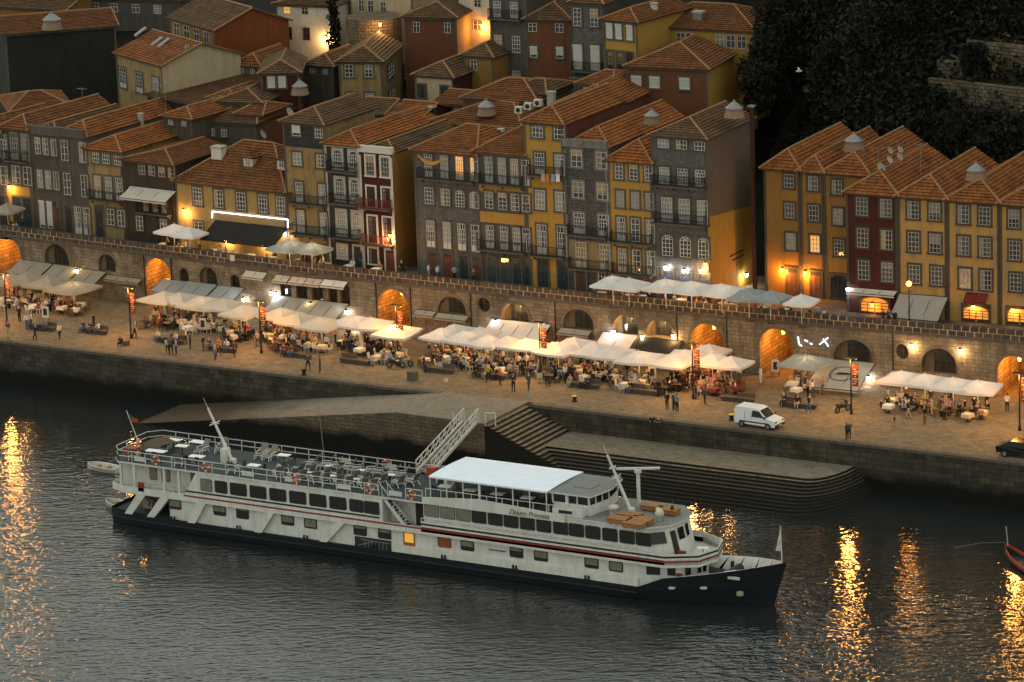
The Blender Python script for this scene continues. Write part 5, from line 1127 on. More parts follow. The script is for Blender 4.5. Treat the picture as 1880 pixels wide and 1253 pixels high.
for i in range(9):
    x = -2.6 + 1.1*i + (0.25 if i % 2 else 0); lounger(x, YF-1.8+random.uniform(-.1, .1), 4.78, math.radians(110+random.uniform(-12, 12)), 'grey sun lounger, %s from the stern in the quay-side row' % ORD[i])
for i, (x, y) in enumerate(((9.6, YF-0.9), (10.5, YF-1.0), (11.3, YF-2.4), (7.2, YC-0.4), (8.0, YC+0.5))): lounger(x, y, 4.78, math.radians((200, 200, 190, 60, 75)[i]), 'grey deck armchair %s' % ('nearest the gangway foot', 'beside the gangway foot', 'just aft of the canopy edge', 'at the fore end of the loungers, river side', 'at the fore end of the loungers, middle')[i])
for i in range(8):
    x = -4.2 + 1.35*i + (0.3 if i % 2 else 0); lounger(x, YC-0.55+random.uniform(-.12, .12), 4.78, math.radians(60+random.uniform(-10, 10)), 'grey sun lounger, %s from the stern in the middle row' % ORD[i])
for i, (x, y) in enumerate(((-18.2, YC-2.4), (-17.2, YC+0.9), (-13.6, YC+1.4), (-12.4, YC+2.5), (-13.4, YC-2.4), (-8.2, YC+2.4), (-7.2, YC+2.3), (-8.0, YC-2.3))): lounger(x, y, 4.78, math.radians((20, 200, 170, 190, 10, 185, 175, 5)[i]), 'grey deck armchair, %s from the stern on the aft sun deck' % ORD[[0, 1, 2, 4, 3, 5, 7, 6][i]])
# tables
tt = MB().box(-0.55, 0.55, -0.35, 0.35, 0.68, 0.73).mesh('table_top'); tt.materials.append(plain('table_white', (0.72, 0.72, 0.74), 0.3, vary=0.05))
tl = MB().tube((0, 0, 0), (0, 0, 0.68), 0.05, n=6).lathe([(0.28, 0.0), (0.28, 0.03), (0.05, 0.06)], 8).mesh('pedestal'); tl.materials.append(SBLK)
for x, y, rz, s_, lab in ((-12.2, YC-1.6, 0.1, 1.25, 'by the river-side rail aft of the mast'), (-6.2, YC-1.9, 0.05, 1, 'just forward of the aft mast'), (-5.5, YC+1.7, 0.1, 1, 'on the quay side forward of the aft mast'), (-16.4, YC-1.6, 0.05, 1.7, 'long one at the stern river side'), (-17.0, YC+1.9, 0, 1.3, 'stern quay side, outermost'), (-14.6, YC+2.2, 0, 1.3, 'stern quay side, beside the rail bench'), (-15.2, YC+0.6, 0.1, 1, 'in the middle of the stern deck'), (-1.2, YC-1.2, 0.1, 0.6, 'small one between the first loungers'), (1.2, YC-1.3, 0.1, 0.6, 'small one between the middle river-side loungers'), (3.6, YC-1.3, 0.1, 0.6, 'small one between the last river-side loungers'), (-0.6, YC+1.1, 0.1, 0.6, 'small one by the first quay-side loungers'), (2.6, YC+1.1, 0.1, 0.6, 'small one by the middle quay-side loungers'), (5.6, YC+0.9, 0.1, 0.7, 'small one by the last quay-side loungers'), (12.6, YS+1.5, 0.1, 1, 'under the aft corner of the canopy'), (15.0, YS+1.4, 0.1, 1, 'second along under the canopy edge'), (17.6, YS+1.4, 0.1, 1, 'third along under the canopy edge'), (20.4, YS+1.4, 0.1, 1, 'fourth along under the canopy edge'), (34.9, YC+0.6, 0.3, 0.8, 'on the small fore deck')):
    z = 4.78 if x < 11 else (5.17 if x < 30 else 2.22)
    t = thing('deck_table', 'white topped ship table '+lab, 'table', (x, y, z), rz, 'tables on the ship decks'); t.scale = (s_, min(s_, 1.1), 1 if s_ > 0.8 else 0.7)
    place(tt, 'table_top', t); place(tl, 'pedestal', t)
dk = glass('chair_black', (0.02, 0.022, 0.022), 0.4)
cs = MB().box(-0.24, 0.24, -0.24, 0.24, 0.42, 0.47).mesh('seat'); cs.materials.append(dk)
cb = MB().hexa([(-0.24, -0.26, 0.45), (0.24, -0.26, 0.45), (0.24, -0.22, 0.45), (-0.24, -0.22, 0.45), (-0.22, -0.34, 0.95), (0.22, -0.34, 0.95), (0.22, -0.3, 0.95), (-0.22, -0.3, 0.95)]).mesh('backrest'); cb.materials.append(dk)
cl = MB().bar((0, 0, 0), (0, 0, 0.43), 0.045).mesh('leg'); cl.materials.append(dk)
def chair(x, y, z, rz, label, group, mat=None, name='chair'):
    t = thing(name, label, 'chair', (x, y, z), rz, group); m_ = [mat] if mat else None
    place(cs, 'seat', t, None, 0, m_); place(cb, 'backrest', t, None, 0, m_)
    for sx in (-0.2, 0.2):
        for sy in (-0.2, 0.2): place(cl, 'leg', t, (sx, sy, 0), 0, m_)
    return t
for i, (x, y, a) in enumerate(((-12.9, YC-2.1, 20), (-11.5, YC-2.2, -10), (-5.4, YC-1.9, 90), (-7.0, YC-1.7, -90), (-4.7, YC+1.7, 90), (12.0, YS+0.95, 0), (13.3, YS+2.1, 180), (15.6, YS+2.0, 180), (16.9, YS+2.0, 180), (18.3, YS+2.0, 180), (19.7, YS+2.0, 180), (21.2, YS+2.0, 180), (-15.9, YC-2.3, 0), (-17.0, YC-2.3, 0))):
    chair(x, y, 4.78 if x < 11 else 5.17, math.radians(a), 'dark ship chair, %s from the stern among the deck table chairs' % ORD[sorted([-12.9, -11.5, -5.4, -7.0, -4.7, 12.0, 13.3, 15.6, 16.9, 18.3, 19.7, 21.2, -15.9, -17.0]).index(x)], 'chairs around the ship tables')
# boxes on deck
MB().box(8.0, 8.8, YF-0.75, YF-0.35, 4.78, 5.7).build('deck_locker', plain('locker_orange', (0.33, 0.06, 0.02), 0.6), label='orange red locker on the ship rail left of the gangway', cat='locker')
q = MB(); q.box(-19.6, -18.7, YC-1.6, YC-0.6, 4.78, 5.3); q.box(-19.65, -18.65, YC-1.65, YC-0.55, 5.3, 5.36); q.build('deck_locker', plain('locker_orange', (0.33, 0.06, 0.02), 0.6), label='orange red locker at the stern corner of the ship', cat='locker')
q = MB()
for i in range(6):
    for j in range(4):
        xa, xb = -18.6+0.4*i, -18.2+0.4*i; ya, yb = YC-0.4+0.45*j, YC+0.05+0.45*j; zf = lambda u, v: 5.6+0.25*math.sin(u*1.7)*math.cos(v*1.3)
        q.face([(xa, ya, zf(xa, ya)), (xb, ya, zf(xb, ya)), (xb, yb, zf(xb, yb)), (xa, yb, zf(xa, yb))])
for xx in (-18.6, -16.2):
    for yy in (YC-0.4, YC+1.4): q.bar((xx, yy, 4.78), (xx, yy, 5.62), 0.05)
q.build('tarpaulin_shelter', plain('tarp_brown', (0.09, 0.065, 0.04), 0.9), label='brown tarpaulin stretched over poles at the ship stern', cat='tarpaulin')
# tenders at the stern
def dinghy(x, y, rz, lab):
    t = thing('dinghy', lab, 'boat', (x, y, WZ), rz, 'small white boats behind the ship'); q, q2 = MB(), MB(); n = 10
    prof = [(-1.7, 0.62), (-1.2, 0.75), (-0.5, 0.8), (0.3, 0.78), (0.9, 0.65), (1.4, 0.42), (1.75, 0.12), (1.85, 0.0)]
    for (xa, wa), (xb, wb) in zip(prof[:-1], prof[1:]):
        for sg in (-1, 1):
            q.face([(xa, sg*wa*0.55, -0.1), (xb, sg*wb*0.55, -0.1), (xb, sg*wb, 0.48+0.04*xb), (xa, sg*wa, 0.48+0.04*xa)])
            q.face([(xa, sg*wa, 0.48+0.04*xa), (xb, sg*wb, 0.48+0.04*xb), (xb, sg*wb*0.78, 0.47+0.04*xb), (xa, sg*wa*0.78, 0.47+0.04*xa)])
            q.face([(xa, sg*wa*0.78, 0.47+0.04*xa), (xb, sg*wb*0.78, 0.47+0.04*xb), (xb, sg*wb*0.6, 0.1), (xa, sg*wa*0.6, 0.1)])
        q.face([(xa, -wa*0.6, 0.1), (xb, -wb*0.6, 0.1), (xb, wb*0.6, 0.1), (xa, wa*0.6, 0.1)])
    q.face([(-1.7, -0.62, 0.42), (-1.7, 0.62, 0.42), (-1.7, 0.34, -0.1), (-1.7, -0.34, -0.1)])
    q.build('hull', WHITE, t); MB().box(-0.5, -0.2, -0.6, 0.6, 0.28, 0.33).build('thwart', WOOD, t); MB().box(0.6, 0.85, -0.5, 0.5, 0.28, 0.33).build('thwart', WOOD, t)
    return t
p = bz(190, 858, -0.7); dinghy(p[0], p[1], math.pi*0.98, 'small white dinghy afloat just behind the ship stern'); p = bz(204, 925, -0.6); dinghy(p[0]+0.6, p[1]+0.3, math.pi*0.9, 'white tender tucked under the ship stern platform')
# ---------------------------------------------------------------- gangway from the quay
g = thing('gangway', 'white steel gangway with handrails from the quay down to the ship', 'gangway', (0, -6.6, ZP))
p0 = np.array(bz(757, 868, 4.9)); p1 = np.array(bz(800, 868, 4.9)); q0 = np.array(bz(842, 772, ZP+0.35)); q1 = np.array(bz(882, 778, ZP+0.35))
ax = (q0+q1)/2 - (p0+p1)/2; L_ = np.linalg.norm(ax[:2]); sd = np.array([ax[1], -ax[0], 0])/L_*0.65
A0, A1 = (p0+p1)/2, (q0+q1)/2; off = Vector((0, -6.6, ZP))
def gb(mb, name, mt_): mb.v = [(v[0]-off.x, v[1]-off.y, v[2]-off.z) for v in mb.v]; return mb.build(name, mt_, g)
for s_ in (-1, 1):
    q = MB(); a, c = Vector(A0+sd*s_), Vector(A1+sd*s_); up = Vector((0, 0, 1.05))
    q.bar(a, c, 0.12, 0.3); q.bar(a+up, c+up, 0.07); q.bar(a+up*0.55, c+up*0.55, 0.045)
    for k in range(9): m_ = a.lerp(c, k/8); q.bar(m_, m_+up, 0.06)
    for k in range(0, 8, 1): q.bar(a.lerp(c, k/8), a.lerp(c, (k+1)/8)+up, 0.04)
    e_ = c + (c-a).normalized()*0.9; q.bar(c+up, Vector((e_.x, e_.y, c.z+1.0)), 0.07); q.bar(Vector((e_.x, e_.y, ZP)), Vector((e_.x, e_.y, c.z+1.0)), 0.07)
    gb(q, 'handrail', SHW)
for k in range(30):
    m_ = Vector(A0).lerp(Vector(A1), (k+0.5)/30); q = MB(); v = Vector(sd); q.bar(m_-v, m_+v, 0.2, 0.05); gb(q, 'tread', METAL)
q = MB(); 
for s_ in (-1, 1): m_ = Vector(A1+sd*s_*2.2); q.bar((m_.x, m_.y, ZP), (m_.x, m_.y, ZP+1.2), 0.09)
m_ = Vector(A1+sd*2.2); n2 = Vector(A1+sd*3.6); q.bar((m_.x, m_.y, ZP+1.2), (n2.x, n2.y, ZP+1.2), 0.09); q.bar((n2.x, n2.y, ZP), (n2.x, n2.y, ZP+1.2), 0.09)
gb(q, 'gate_post', SHW)
# red hull of another boat at the right edge
q = MB(); p = bz(1846, 998, WZ+1.1); t = thing('moored_boat', 'dark boat with red bow stripe cut off by the right edge', 'boat', (p[0], p[1], WZ), math.radians(-38))
prof = [(0, 0.02, 1.15), (0.8, 0.4, 0.9), (2, 0.7, 0.65), (4, 0.95, 0.5), (8, 1.1, 0.42), (12, 1.0, 0.5)]
q2 = MB()
for (xa, wa, za), (xb, wb, zb) in zip(prof[:-1], prof[1:]):
    for sg in (-1, 1):
        q.face([(xa+0.3, sg*wa*0.6, -0.3), (xb+0.3, sg*wb*0.6, -0.3), (xb, sg*wb, zb-0.28), (xa, sg*wa, za-0.28)])
        q2.hexa([(xa, sg*wa, za-0.28), (xb, sg*wb, zb-0.28), (xb, sg*wb*0.93, zb-0.28), (xa, sg*wa*0.93, za-0.28), (xa, sg*wa*1.02, za), (xb, sg*wb*1.02, zb), (xb, sg*wb*0.93, zb), (xa, sg*wa*0.93, za)])
    q.face([(xa, -wa*0.9, 0.3), (xb, -wb*0.9, 0.3), (xb, wb*0.9, 0.3), (xa, wa*0.9, 0.3)])
q.build('hull', SBLK, t); q2.build('gunwale', plain('boat_red', (0.3, 0.045, 0.02), 0.5), t)
MB().tube((0.4, 0, 1.0), (0.1, 0, 2.6), 0.05, n=6).build('bow_post', plain('post_pale', (0.3, 0.28, 0.25), 0.7), t)
q = MB()
pts = [Vector(bz(1752, 1006, WZ+0.4)), Vector(bz(1800, 997, WZ+0.6)), Vector(bz(1846, 996, WZ+1.1))]
for a, c in zip(pts[:-1], pts[1:]): q.tube(a, c, 0.03, n=5)
q.build('mooring_rope', plain('rope', (0.12, 0.1, 0.07), 0.9), label='pale mooring rope running to the red striped boat', cat='rope')
q = MB(); a = Vector(bz(585, 745, 2.2)); c = Vector((-2.5, YF, 4.9)); 
for k in range(8):
    t0, t1 = k/8, (k+1)/8; s0 = a.lerp(c, t0)-Vector((0, 0, 1.0*4*t0*(1-t0)*0.4)); s1 = a.lerp(c, t1)-Vector((0, 0, 1.0*4*t1*(1-t1)*0.4)); q.tube(s0, s1, 0.03, n=5)
q.build('mooring_rope', plain('rope', (0.12, 0.1, 0.07), 0.9), label='mooring rope from the stone ramp to the ship rail', cat='rope')
# ================================================================== PEOPLE (five poses, one continuous skin each)
def person_mesh(name, pose):
    P = {}; E = []
    def add(n, p, r, par=None): P[n] = (Vector(p), r, len(P)); (par and E.append((par, n)))
    sit = pose.startswith('sit'); pz = 0.52 if sit else 0.93; ln = 0.06 if pose == 'walk' else (0.05 if pose == 'sit2' else 0.0)
    add('pel', (0, 0, pz), (0.15, 0.11)); add('waist', (0, ln*0.5, pz+0.17), (0.135, 0.1), 'pel'); add('chest', (0, ln, pz+0.38), (0.17, 0.115), 'waist')
    add('neck', (0, ln+0.01, pz+0.55), (0.055, 0.055), 'chest'); add('head', (0, ln+0.03, pz+0.64), (0.08, 0.09), 'neck'); add('crown', (0, ln+0.02, pz+0.77), (0.078, 0.09), 'head')
    arms = {'stand': ((0.24, 0.0, 1.12), (0.25, 0.07, 0.88)), 'stand2': ((0.25, 0.0, 1.12), (0.14, 0.22, 1.12)), 'walk': ((0.24, 0.12, 1.14), (0.24, 0.28, 0.95)), 'sit': ((0.25, 0.08, 0.74), (0.18, 0.3, 0.72)), 'sit2': ((0.26, 0.1, 0.75), (0.12, 0.34, 0.78))}[pose]
    for s, k in ((1, 'r'), (-1, 'l')):
        fl = -1 if (pose == 'walk' and s < 0) else 1
        add('sh'+k, (s*0.19, ln, pz+0.47), (0.065, 0.065), 'chest')
        add('el'+k, (s*arms[0][0], arms[0][1]*fl, arms[0][2]), (0.05, 0.05), 'sh'+k); add('wr'+k, (s*arms[1][0], arms[1][1]*fl, arms[1][2]), (0.036, 0.036), 'el'+k)
        d = (P['wr'+k][0]-P['el'+k][0]).normalized(); add('hd'+k, P['wr'+k][0]+d*0.11, (0.03, 0.035), 'wr'+k)
        add('th'+k, P['wr'+k][0]+d*0.05+Vector((-s*0.05, 0.03, 0)), (0.014, 0.014), 'wr'+k)
        if sit: J = ((0.11, 0.06, 0.5), (0.12, 0.45, 0.5), (0.12, 0.42, 0.1), (0.13, 0.56, 0.05))
        elif pose == 'walk': J = ((0.1, 0, 0.86), (0.1, 0.16*s, 0.49), (0.1, 0.2*s-0.08, 0.1), (0.1, 0.2*s+0.08, 0.05))
        else: J = ((0.1, 0, 0.86), (0.11, 0.02, 0.49), (0.115, 0, 0.1), (0.125, 0.14, 0.05))
        add('hip'+k, (s*J[0][0], J[0][1], J[0][2]), (0.1, 0.1), 'pel'); add('kn'+k, (s*J[1][0], J[1][1], J[1][2]), (0.068, 0.068), 'hip'+k)
        add('an'+k, (s*J[2][0], J[2][1], J[2][2]), (0.046, 0.046), 'kn'+k); add('to'+k, (s*J[3][0], J[3][1], J[3][2]), (0.045, 0.04), 'an'+k)
    me = bpy.data.meshes.new('tmp'); names = list(P)
    me.from_pydata([P[n][0] for n in names], [(P[a][2], P[c][2]) for a, c in E], []); o = bpy.data.objects.new('tmp', me); COL.objects.link(o)
    o.modifiers.new('s', 'SKIN'); ss_ = o.modifiers.new('u', 'SUBSURF'); ss_.levels = 1
    for n in names: sv = me.skin_vertices[0].data[P[n][2]]; sv.radius = P[n][1]; sv.use_root = (n == 'pel')
    dg = bpy.context.evaluated_depsgraph_get(); out = bpy.data.meshes.new_from_object(o.evaluated_get(dg)); out.name = name
    bpy.data.objects.remove(o)
    out.materials.clear()
    segs = [(P[a][0], P[c][0], a, c) for a, c in E]; mi = []
    reg = lambda a, c: 'skin' if c in ('neck', 'head') else c[:2]
    for f in out.polygons:
        p = f.center; best = None; bd = 9
        for A, B_, a, c in segs:
            ab = B_-A; t = max(0, min(1, (p-A).dot(ab)/max(1e-9, ab.length_squared))); d = (p-A-ab*t).length
            if d < bd: bd, best = d, (a, c, t)
        a, c, t = best
        if c in ('neck', 'head', 'crown'): 
            hz = P['head'][0].z; k = 1 if (p.z > hz+0.12 or (p.y < P['head'][0].y-0.02 and p.z > hz-0.05)) else 0
        elif c[:2] in ('hd', 'th'): k = 0
        elif c[:2] == 'wr': k = 0 if t > 0.5 else 2
        elif c[:2] in ('kn', 'an', 'hi'): k = 3
        elif c[:2] == 'to': k = 4
        else: k = 2 if p.z > pz+0.04 else 3
        mi.append(k)
    out.polygons.foreach_set('material_index', mi); out.polygons.foreach_set('use_smooth', [True]*len(mi))
    return out
SKINS = [plain('skin_a', (0.42, 0.25, 0.16), 0.6, vary=0.05), plain('skin_b', (0.33, 0.19, 0.12), 0.6, vary=0.05), plain('skin_c', (0.2, 0.11, 0.07), 0.6, vary=0.05)]
HAIRS = [plain('hair_dark', (0.02, 0.015, 0.012), 0.6), plain('hair_brown', (0.06, 0.035, 0.02), 0.6), plain('hair_fair', (0.22, 0.15, 0.08), 0.6), plain('hair_grey', (0.22, 0.21, 0.2), 0.6)]
CLOTH = {n: plain('cloth_'+n.replace(' ', '_'), c, 0.85, vary=0.15, scale=8) for n, c in {'white': (0.55, 0.53, 0.5), 'black': (0.018, 0.018, 0.02), 'dark grey': (0.06, 0.06, 0.062), 'pale blue': (0.2, 0.25, 0.32), 'navy': (0.02, 0.03, 0.06), 'red': (0.3, 0.04, 0.03), 'orange': (0.42, 0.14, 0.03), 'beige': (0.36, 0.28, 0.18), 'brown': (0.12, 0.07, 0.04), 'green': (0.06, 0.1, 0.05), 'grey': (0.2, 0.2, 0.2), 'yellow': (0.5, 0.33, 0.05), 'denim': (0.06, 0.09, 0.15), 'pink': (0.45, 0.2, 0.18)}.items()}
SHOE = plain('shoe_dark', (0.025, 0.022, 0.02), 0.6)
PM = {}
for ps in ('stand', 'stand2', 'walk', 'sit', 'sit2'):
    PM[ps] = person_mesh('person_'+ps, ps)
    for mt_ in (SKINS[0], HAIRS[0], CLOTH['white'], CLOTH['denim'], SHOE): PM[ps].materials.append(mt_)
def place_text(px, terr=False):
    T = [(90, 'near the dim west parasols'), (215, 'on the open west paving'), (370, 'by the large cream parasols'), (530, 'below the shop arches'), (660, 'beside the third tunnel'), (780, 'right of the third tunnel'), (930, 'below the grey tiled house'), (1080, 'by the middle cafes'), (1230, 'near the dark awning cafes'), (1345, 'by the big white parasols'), (1460, 'near the white van'), (1590, 'by the grey emblem awning'), (1740, 'by the east white parasols'), (1900, 'at the east end')]
    if terr: T = [(250, 'on the terrace west end'), (430, 'under terrace black awning'), (600, 'by terrace grey parasols'), (760, 'on the terrace, red house'), (900, 'on the terrace, tiled house'), (1150, 'by terrace white parasols'), (1350, 'under terrace white parasols'), (1500, 'by terrace blue parasols'), (1700, 'by the terrace lamp post')]
    return min(T, key=lambda t: abs(t[0]-px))[1]
def person(x, y, z, rz, pose, top=None, bot=None, where=None, s=None, group='people on the riverside', name='person'):
    top = top or random.choices(list(CLOTH), (6, 5, 4, 2, 3, 2, 1.5, 2, 1.5, 1, 2, 0.7, 1, 1))[0]; bot = bot or random.choices(['black', 'denim', 'dark grey', 'beige', 'navy', 'brown'], (4, 4, 3, 1.5, 2, 1))[0]
    px, _ = pj((x, y, z)); w = where or place_text(px, z > 6)
    verb = {'stand': 'standing', 'stand2': 'standing', 'walk': 'walking', 'sit': 'seated', 'sit2': 'seated'}[pose]
    o = place(PM[pose], name, None, (x, y, z), rz, [random.choice(SKINS[:2]) if random.random() < .85 else SKINS[2], random.choice(HAIRS), CLOTH[top], CLOTH[bot], SHOE], 'person in %s top, %s trousers, %s %s' % (top, bot, verb, w), 'person', group)
    k = s or random.uniform(0.95, 1.08); o.scale = (k, k, k)
    return o
def at(px, py, z=ZP): p = bz(px, py, z); return float(p[0]), float(p[1])
# ================================================================== CAFES
def cloth_mat(name, col, tr=0.35):
    mt, nt, b = _new(name); out = [n for n in nt.nodes if n.type == 'OUTPUT_MATERIAL'][0]
    d = N(nt, 'BsdfDiffuse'); t = N(nt, 'BsdfTranslucent'); mx = N(nt, 'MixShader'); mx.inputs[0].default_value = tr
    g = N(nt, 'NewGeometry'); nz = N(nt, 'TexNoise', Scale=1.2, Detail=4.0); nt.links.new(g.outputs['Position'], nz.inputs['Vector'])
    m_ = N(nt, 'MixRGB'); m_.inputs[1].default_value = rgb([c*0.82 for c in col]); m_.inputs[2].default_value = rgb([min(1, c*1.1) for c in col]); nt.links.new(nz.outputs[0], m_.inputs[0])
    for s_ in (d, t): nt.links.new(m_.outputs[0], s_.inputs['Color'])
    nt.links.new(d.outputs[0], mx.inputs[1]); nt.links.new(t.outputs[0], mx.inputs[2]); nt.links.new(mx.outputs[0], out.inputs[0])
    return mt
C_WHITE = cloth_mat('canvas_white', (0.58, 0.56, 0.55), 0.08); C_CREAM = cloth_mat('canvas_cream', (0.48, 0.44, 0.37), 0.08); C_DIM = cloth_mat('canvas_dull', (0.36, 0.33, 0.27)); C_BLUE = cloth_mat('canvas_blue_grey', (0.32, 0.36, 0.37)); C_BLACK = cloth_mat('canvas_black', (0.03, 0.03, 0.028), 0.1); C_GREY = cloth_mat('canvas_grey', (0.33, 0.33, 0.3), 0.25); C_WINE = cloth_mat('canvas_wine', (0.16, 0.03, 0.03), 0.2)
POLE = plain('pole_white_metal', (0.45, 0.43, 0.4), 0.5)
UM = {}
def parasol_meshes(a):
    k = round(a*1.17, 1)
    if k in UM: return UM[k]
    h = k/2; c = MB(); n = 6; top = 0.68; rows = [(1.0, 0.0), (0.66, top*0.30), (0.33, top*0.64), (0.0, top)]
    for q in range(4):
        t0 = math.pi/2*q-math.pi*0.75; A = Vector((math.cos(t0)*h*1.414, math.sin(t0)*h*1.414, 0)); t1 = t0+math.pi/2; B_ = Vector((math.cos(t1)*h*1.414, math.sin(t1)*h*1.414, 0))
        for (r0, z0), (r1, z1) in zip(rows[:-1], rows[1:]):
            for i in range(4):
                u0, u1 = i/4, (i+1)/4; sag = lambda u, r: -0.07*math.sin(math.pi*u)*r
                p = [A.lerp(B_, u0)*r0+Vector((0, 0, z0+sag(u0, r0))), A.lerp(B_, u1)*r0+Vector((0, 0, z0+sag(u1, r0))), A.lerp(B_, u1)*r1+Vector((0, 0, z1+sag(u1, r1))), A.lerp(B_, u0)*r1+Vector((0, 0, z1+sag(u0, r1)))]
                c.face(p if r1 > 0 else p[:3])
        for i in range(4):
            u0, u1 = i/4, (i+1)/4; p0, p1 = A.lerp(B_, u0)+Vector((0, 0, -0.07*math.sin(math.pi*u0))), A.lerp(B_, u1)+Vector((0, 0, -0.07*math.sin(math.pi*u1)))
            c.face([p0-Vector((0, 0, 0.22)), p1-Vector((0, 0, 0.22)), p1, p0])
    r = MB()
    for q in range(8):
        t0 = math.pi/4*q; L = h*(1.414 if q % 2 else 1.0)*0.98; r.bar((0, 0, top-0.06), (math.cos(t0)*L, math.sin(t0)*L, -0.02 if q % 2 else -0.08), 0.035)
        r.bar((0, 0, -0.45), (math.cos(t0)*L*0.5, math.sin(t0)*L*0.5, top*0.42), 0.03)
    p = MB(); p.tube((0, 0, -2.45), (0, 0, top+0.1), 0.035, n=6)
    s = MB(); s.box(-0.35, 0.35, -0.35, 0.35, -2.5, -2.42); s.tube((0, 0, -2.42), (0, 0, -2.1), 0.06, n=6)
    UM[k] = [x.mesh(nm) for x, nm in ((c, 'canopy'), (r, 'ribs'), (p, 'pole'), (s, 'base'))]
    for me, mt_ in zip(UM[k], (C_WHITE, POLE, POLE, GRAN)): me.materials.append(mt_)
    return UM[k]
def parasol(px, py, a, mat, cname, zb=ZP, rz=0.0, lit=0):
    p = bz(px, py, zb+3.12); a0 = wall_ang(p[0])
    tl_ = random.uniform(-.035, .035); t = thing('parasol', 'square %s cafe parasol %s' % (cname, place_text(px, zb > 6)), 'parasol', (p[0], p[1], zb+2.5), a0+rz, 'cafe parasols')
    c, r, po, b_ = parasol_meshes(a)
    t.rotation_euler = (tl_, random.uniform(-.03, .03), a0+rz+random.uniform(-.08, .08)); k_ = random.uniform(0.92, 1.07); t.scale = (k_, k_*random.uniform(.95, 1.05), 1)
    place(c, 'canopy', t, None, 0, [mat]); place(r, 'ribs', t); place(po, 'pole', t); place(b_, 'base', t)
    if lit:
        MB().lathe([(0.0, 0.09), (0.08, 0.05), (0.08, -0.05), (0.0, -0.09)], 8, (0.25, -0.2, 0.0)).build('hanging_bulb', M_BULB, t)
        lamp_light('parasol_light', t, (0.25, -0.2, -0.2), (1.0, 0.56, 0.2), lit*1.15, 0.12)
    return (float(p[0]), float(p[1]))
def awning(px0, px1, ytop, ybot, mat, cname, z_top, out, drop, terr_fr=None, label=None):
    """sloping wall awning: top edge fixed on the river wall at px0..px1"""
    (Xa, _), (Xb, _) = wuv(px0, ytop), wuv(px1, ytop + 0.11*(px1-px0)); ang = wall_ang((Xa+Xb)/2); w = Xb-Xa
    t = thing('awning', label or 'sloping %s awning on the river wall %s' % (cname, place_text((px0+px1)/2)), 'awning', (Xa, wallY(Xa)-0.03, z_top), ang, 'awnings on the river wall')
    awn_parts(t, w, out, drop, mat)
    return t
def awn_parts(t, w, out, drop, mat):
    q = MB(); n = 4; m_ = max(2, int(w/1.5))
    for j in range(m_):
        a, c = w*j/m_, w*(j+1)/m_
        for i in range(n):
            f0, f1 = i/n, (i+1)/n; s0, s1 = -0.06*math.sin(math.pi*f0), -0.06*math.sin(math.pi*f1)
            q.face([(a, -out*f1, -drop*f1+s1), (c, -out*f1, -drop*f1+s1), (c, -out*f0, -drop*f0+s0), (a, -out*f0, -drop*f0+s0)])
    for j in range(m_): a, c = w*j/m_, w*(j+1)/m_; q.face([(a, -out-0.01, -drop-0.22), (c, -out-0.01, -drop-0.22), (c, -out-0.01, -drop), (a, -out-0.01, -drop)])
    q.build('canopy', mat, t)
    r = MB()
    for k in range(m_+1): r.bar((w*k/m_, 0, -0.06), (w*k/m_, -out, -drop-0.06), 0.05)
    r.bar((0, -out, -drop-0.04), (w, -out, -drop-0.04), 0.06); r.bar((0, 0, -0.05), (w, 0, -0.05), 0.12); r.build('arms', IRON, t)
    for k in (0, m_):
        MB().tube((w*k/m_, -out+0.05, -drop-0.05), (w*k/m_, -0.02, -drop-0.7), 0.02, n=5).build('stay', IRON, t)
TT = MB().box(-0.4, 0.4, -0.4, 0.4, 0.71, 0.75).mesh('table_top'); TC = MB()
for k in range(4):
    c_, s_ = math.cos(math.pi/2*k), math.sin(math.pi/2*k); R2 = lambda x, y: (x*c_-y*s_, x*s_+y*c_)
    TC.face([(*R2(-0.43, -0.43), 0.42), (*R2(0, -0.45), 0.46), (*R2(0.43, -0.43), 0.42), (*R2(0.42, -0.42), 0.757), (*R2(-0.42, -0.42), 0.757)])
TC.face([(-0.42, -0.42, 0.757), (0.42, -0.42, 0.757), (0.42, 0.42, 0.757), (-0.42, 0.42, 0.757)])
TC = TC.mesh('tablecloth'); TLg = MB().tube((0, 0, 0.03), (0, 0, 0.71), 0.04, n=6).box(-0.25, 0.25, -0.03, 0.03, 0, 0.04).box(-0.03, 0.03, -0.25, 0.25, 0.0, 0.038).mesh('pedestal')
CL_WHITE = plain('linen_white', (0.6, 0.57, 0.5), 0.8); CL_CREAM = plain('linen_cream', (0.55, 0.45, 0.3), 0.8); CL_WINE = plain('linen_wine', (0.16, 0.03, 0.025), 0.8)
for me, mt_ in ((TT, DARK), (TC, CL_WHITE), (TLg, IRON)): me.materials.append(mt_)
RATTAN = plain('chair_rattan', (0.14, 0.085, 0.045), 0.7); WCH = plain('chair_white', (0.45, 0.42, 0.37), 0.5); NCH = [0]
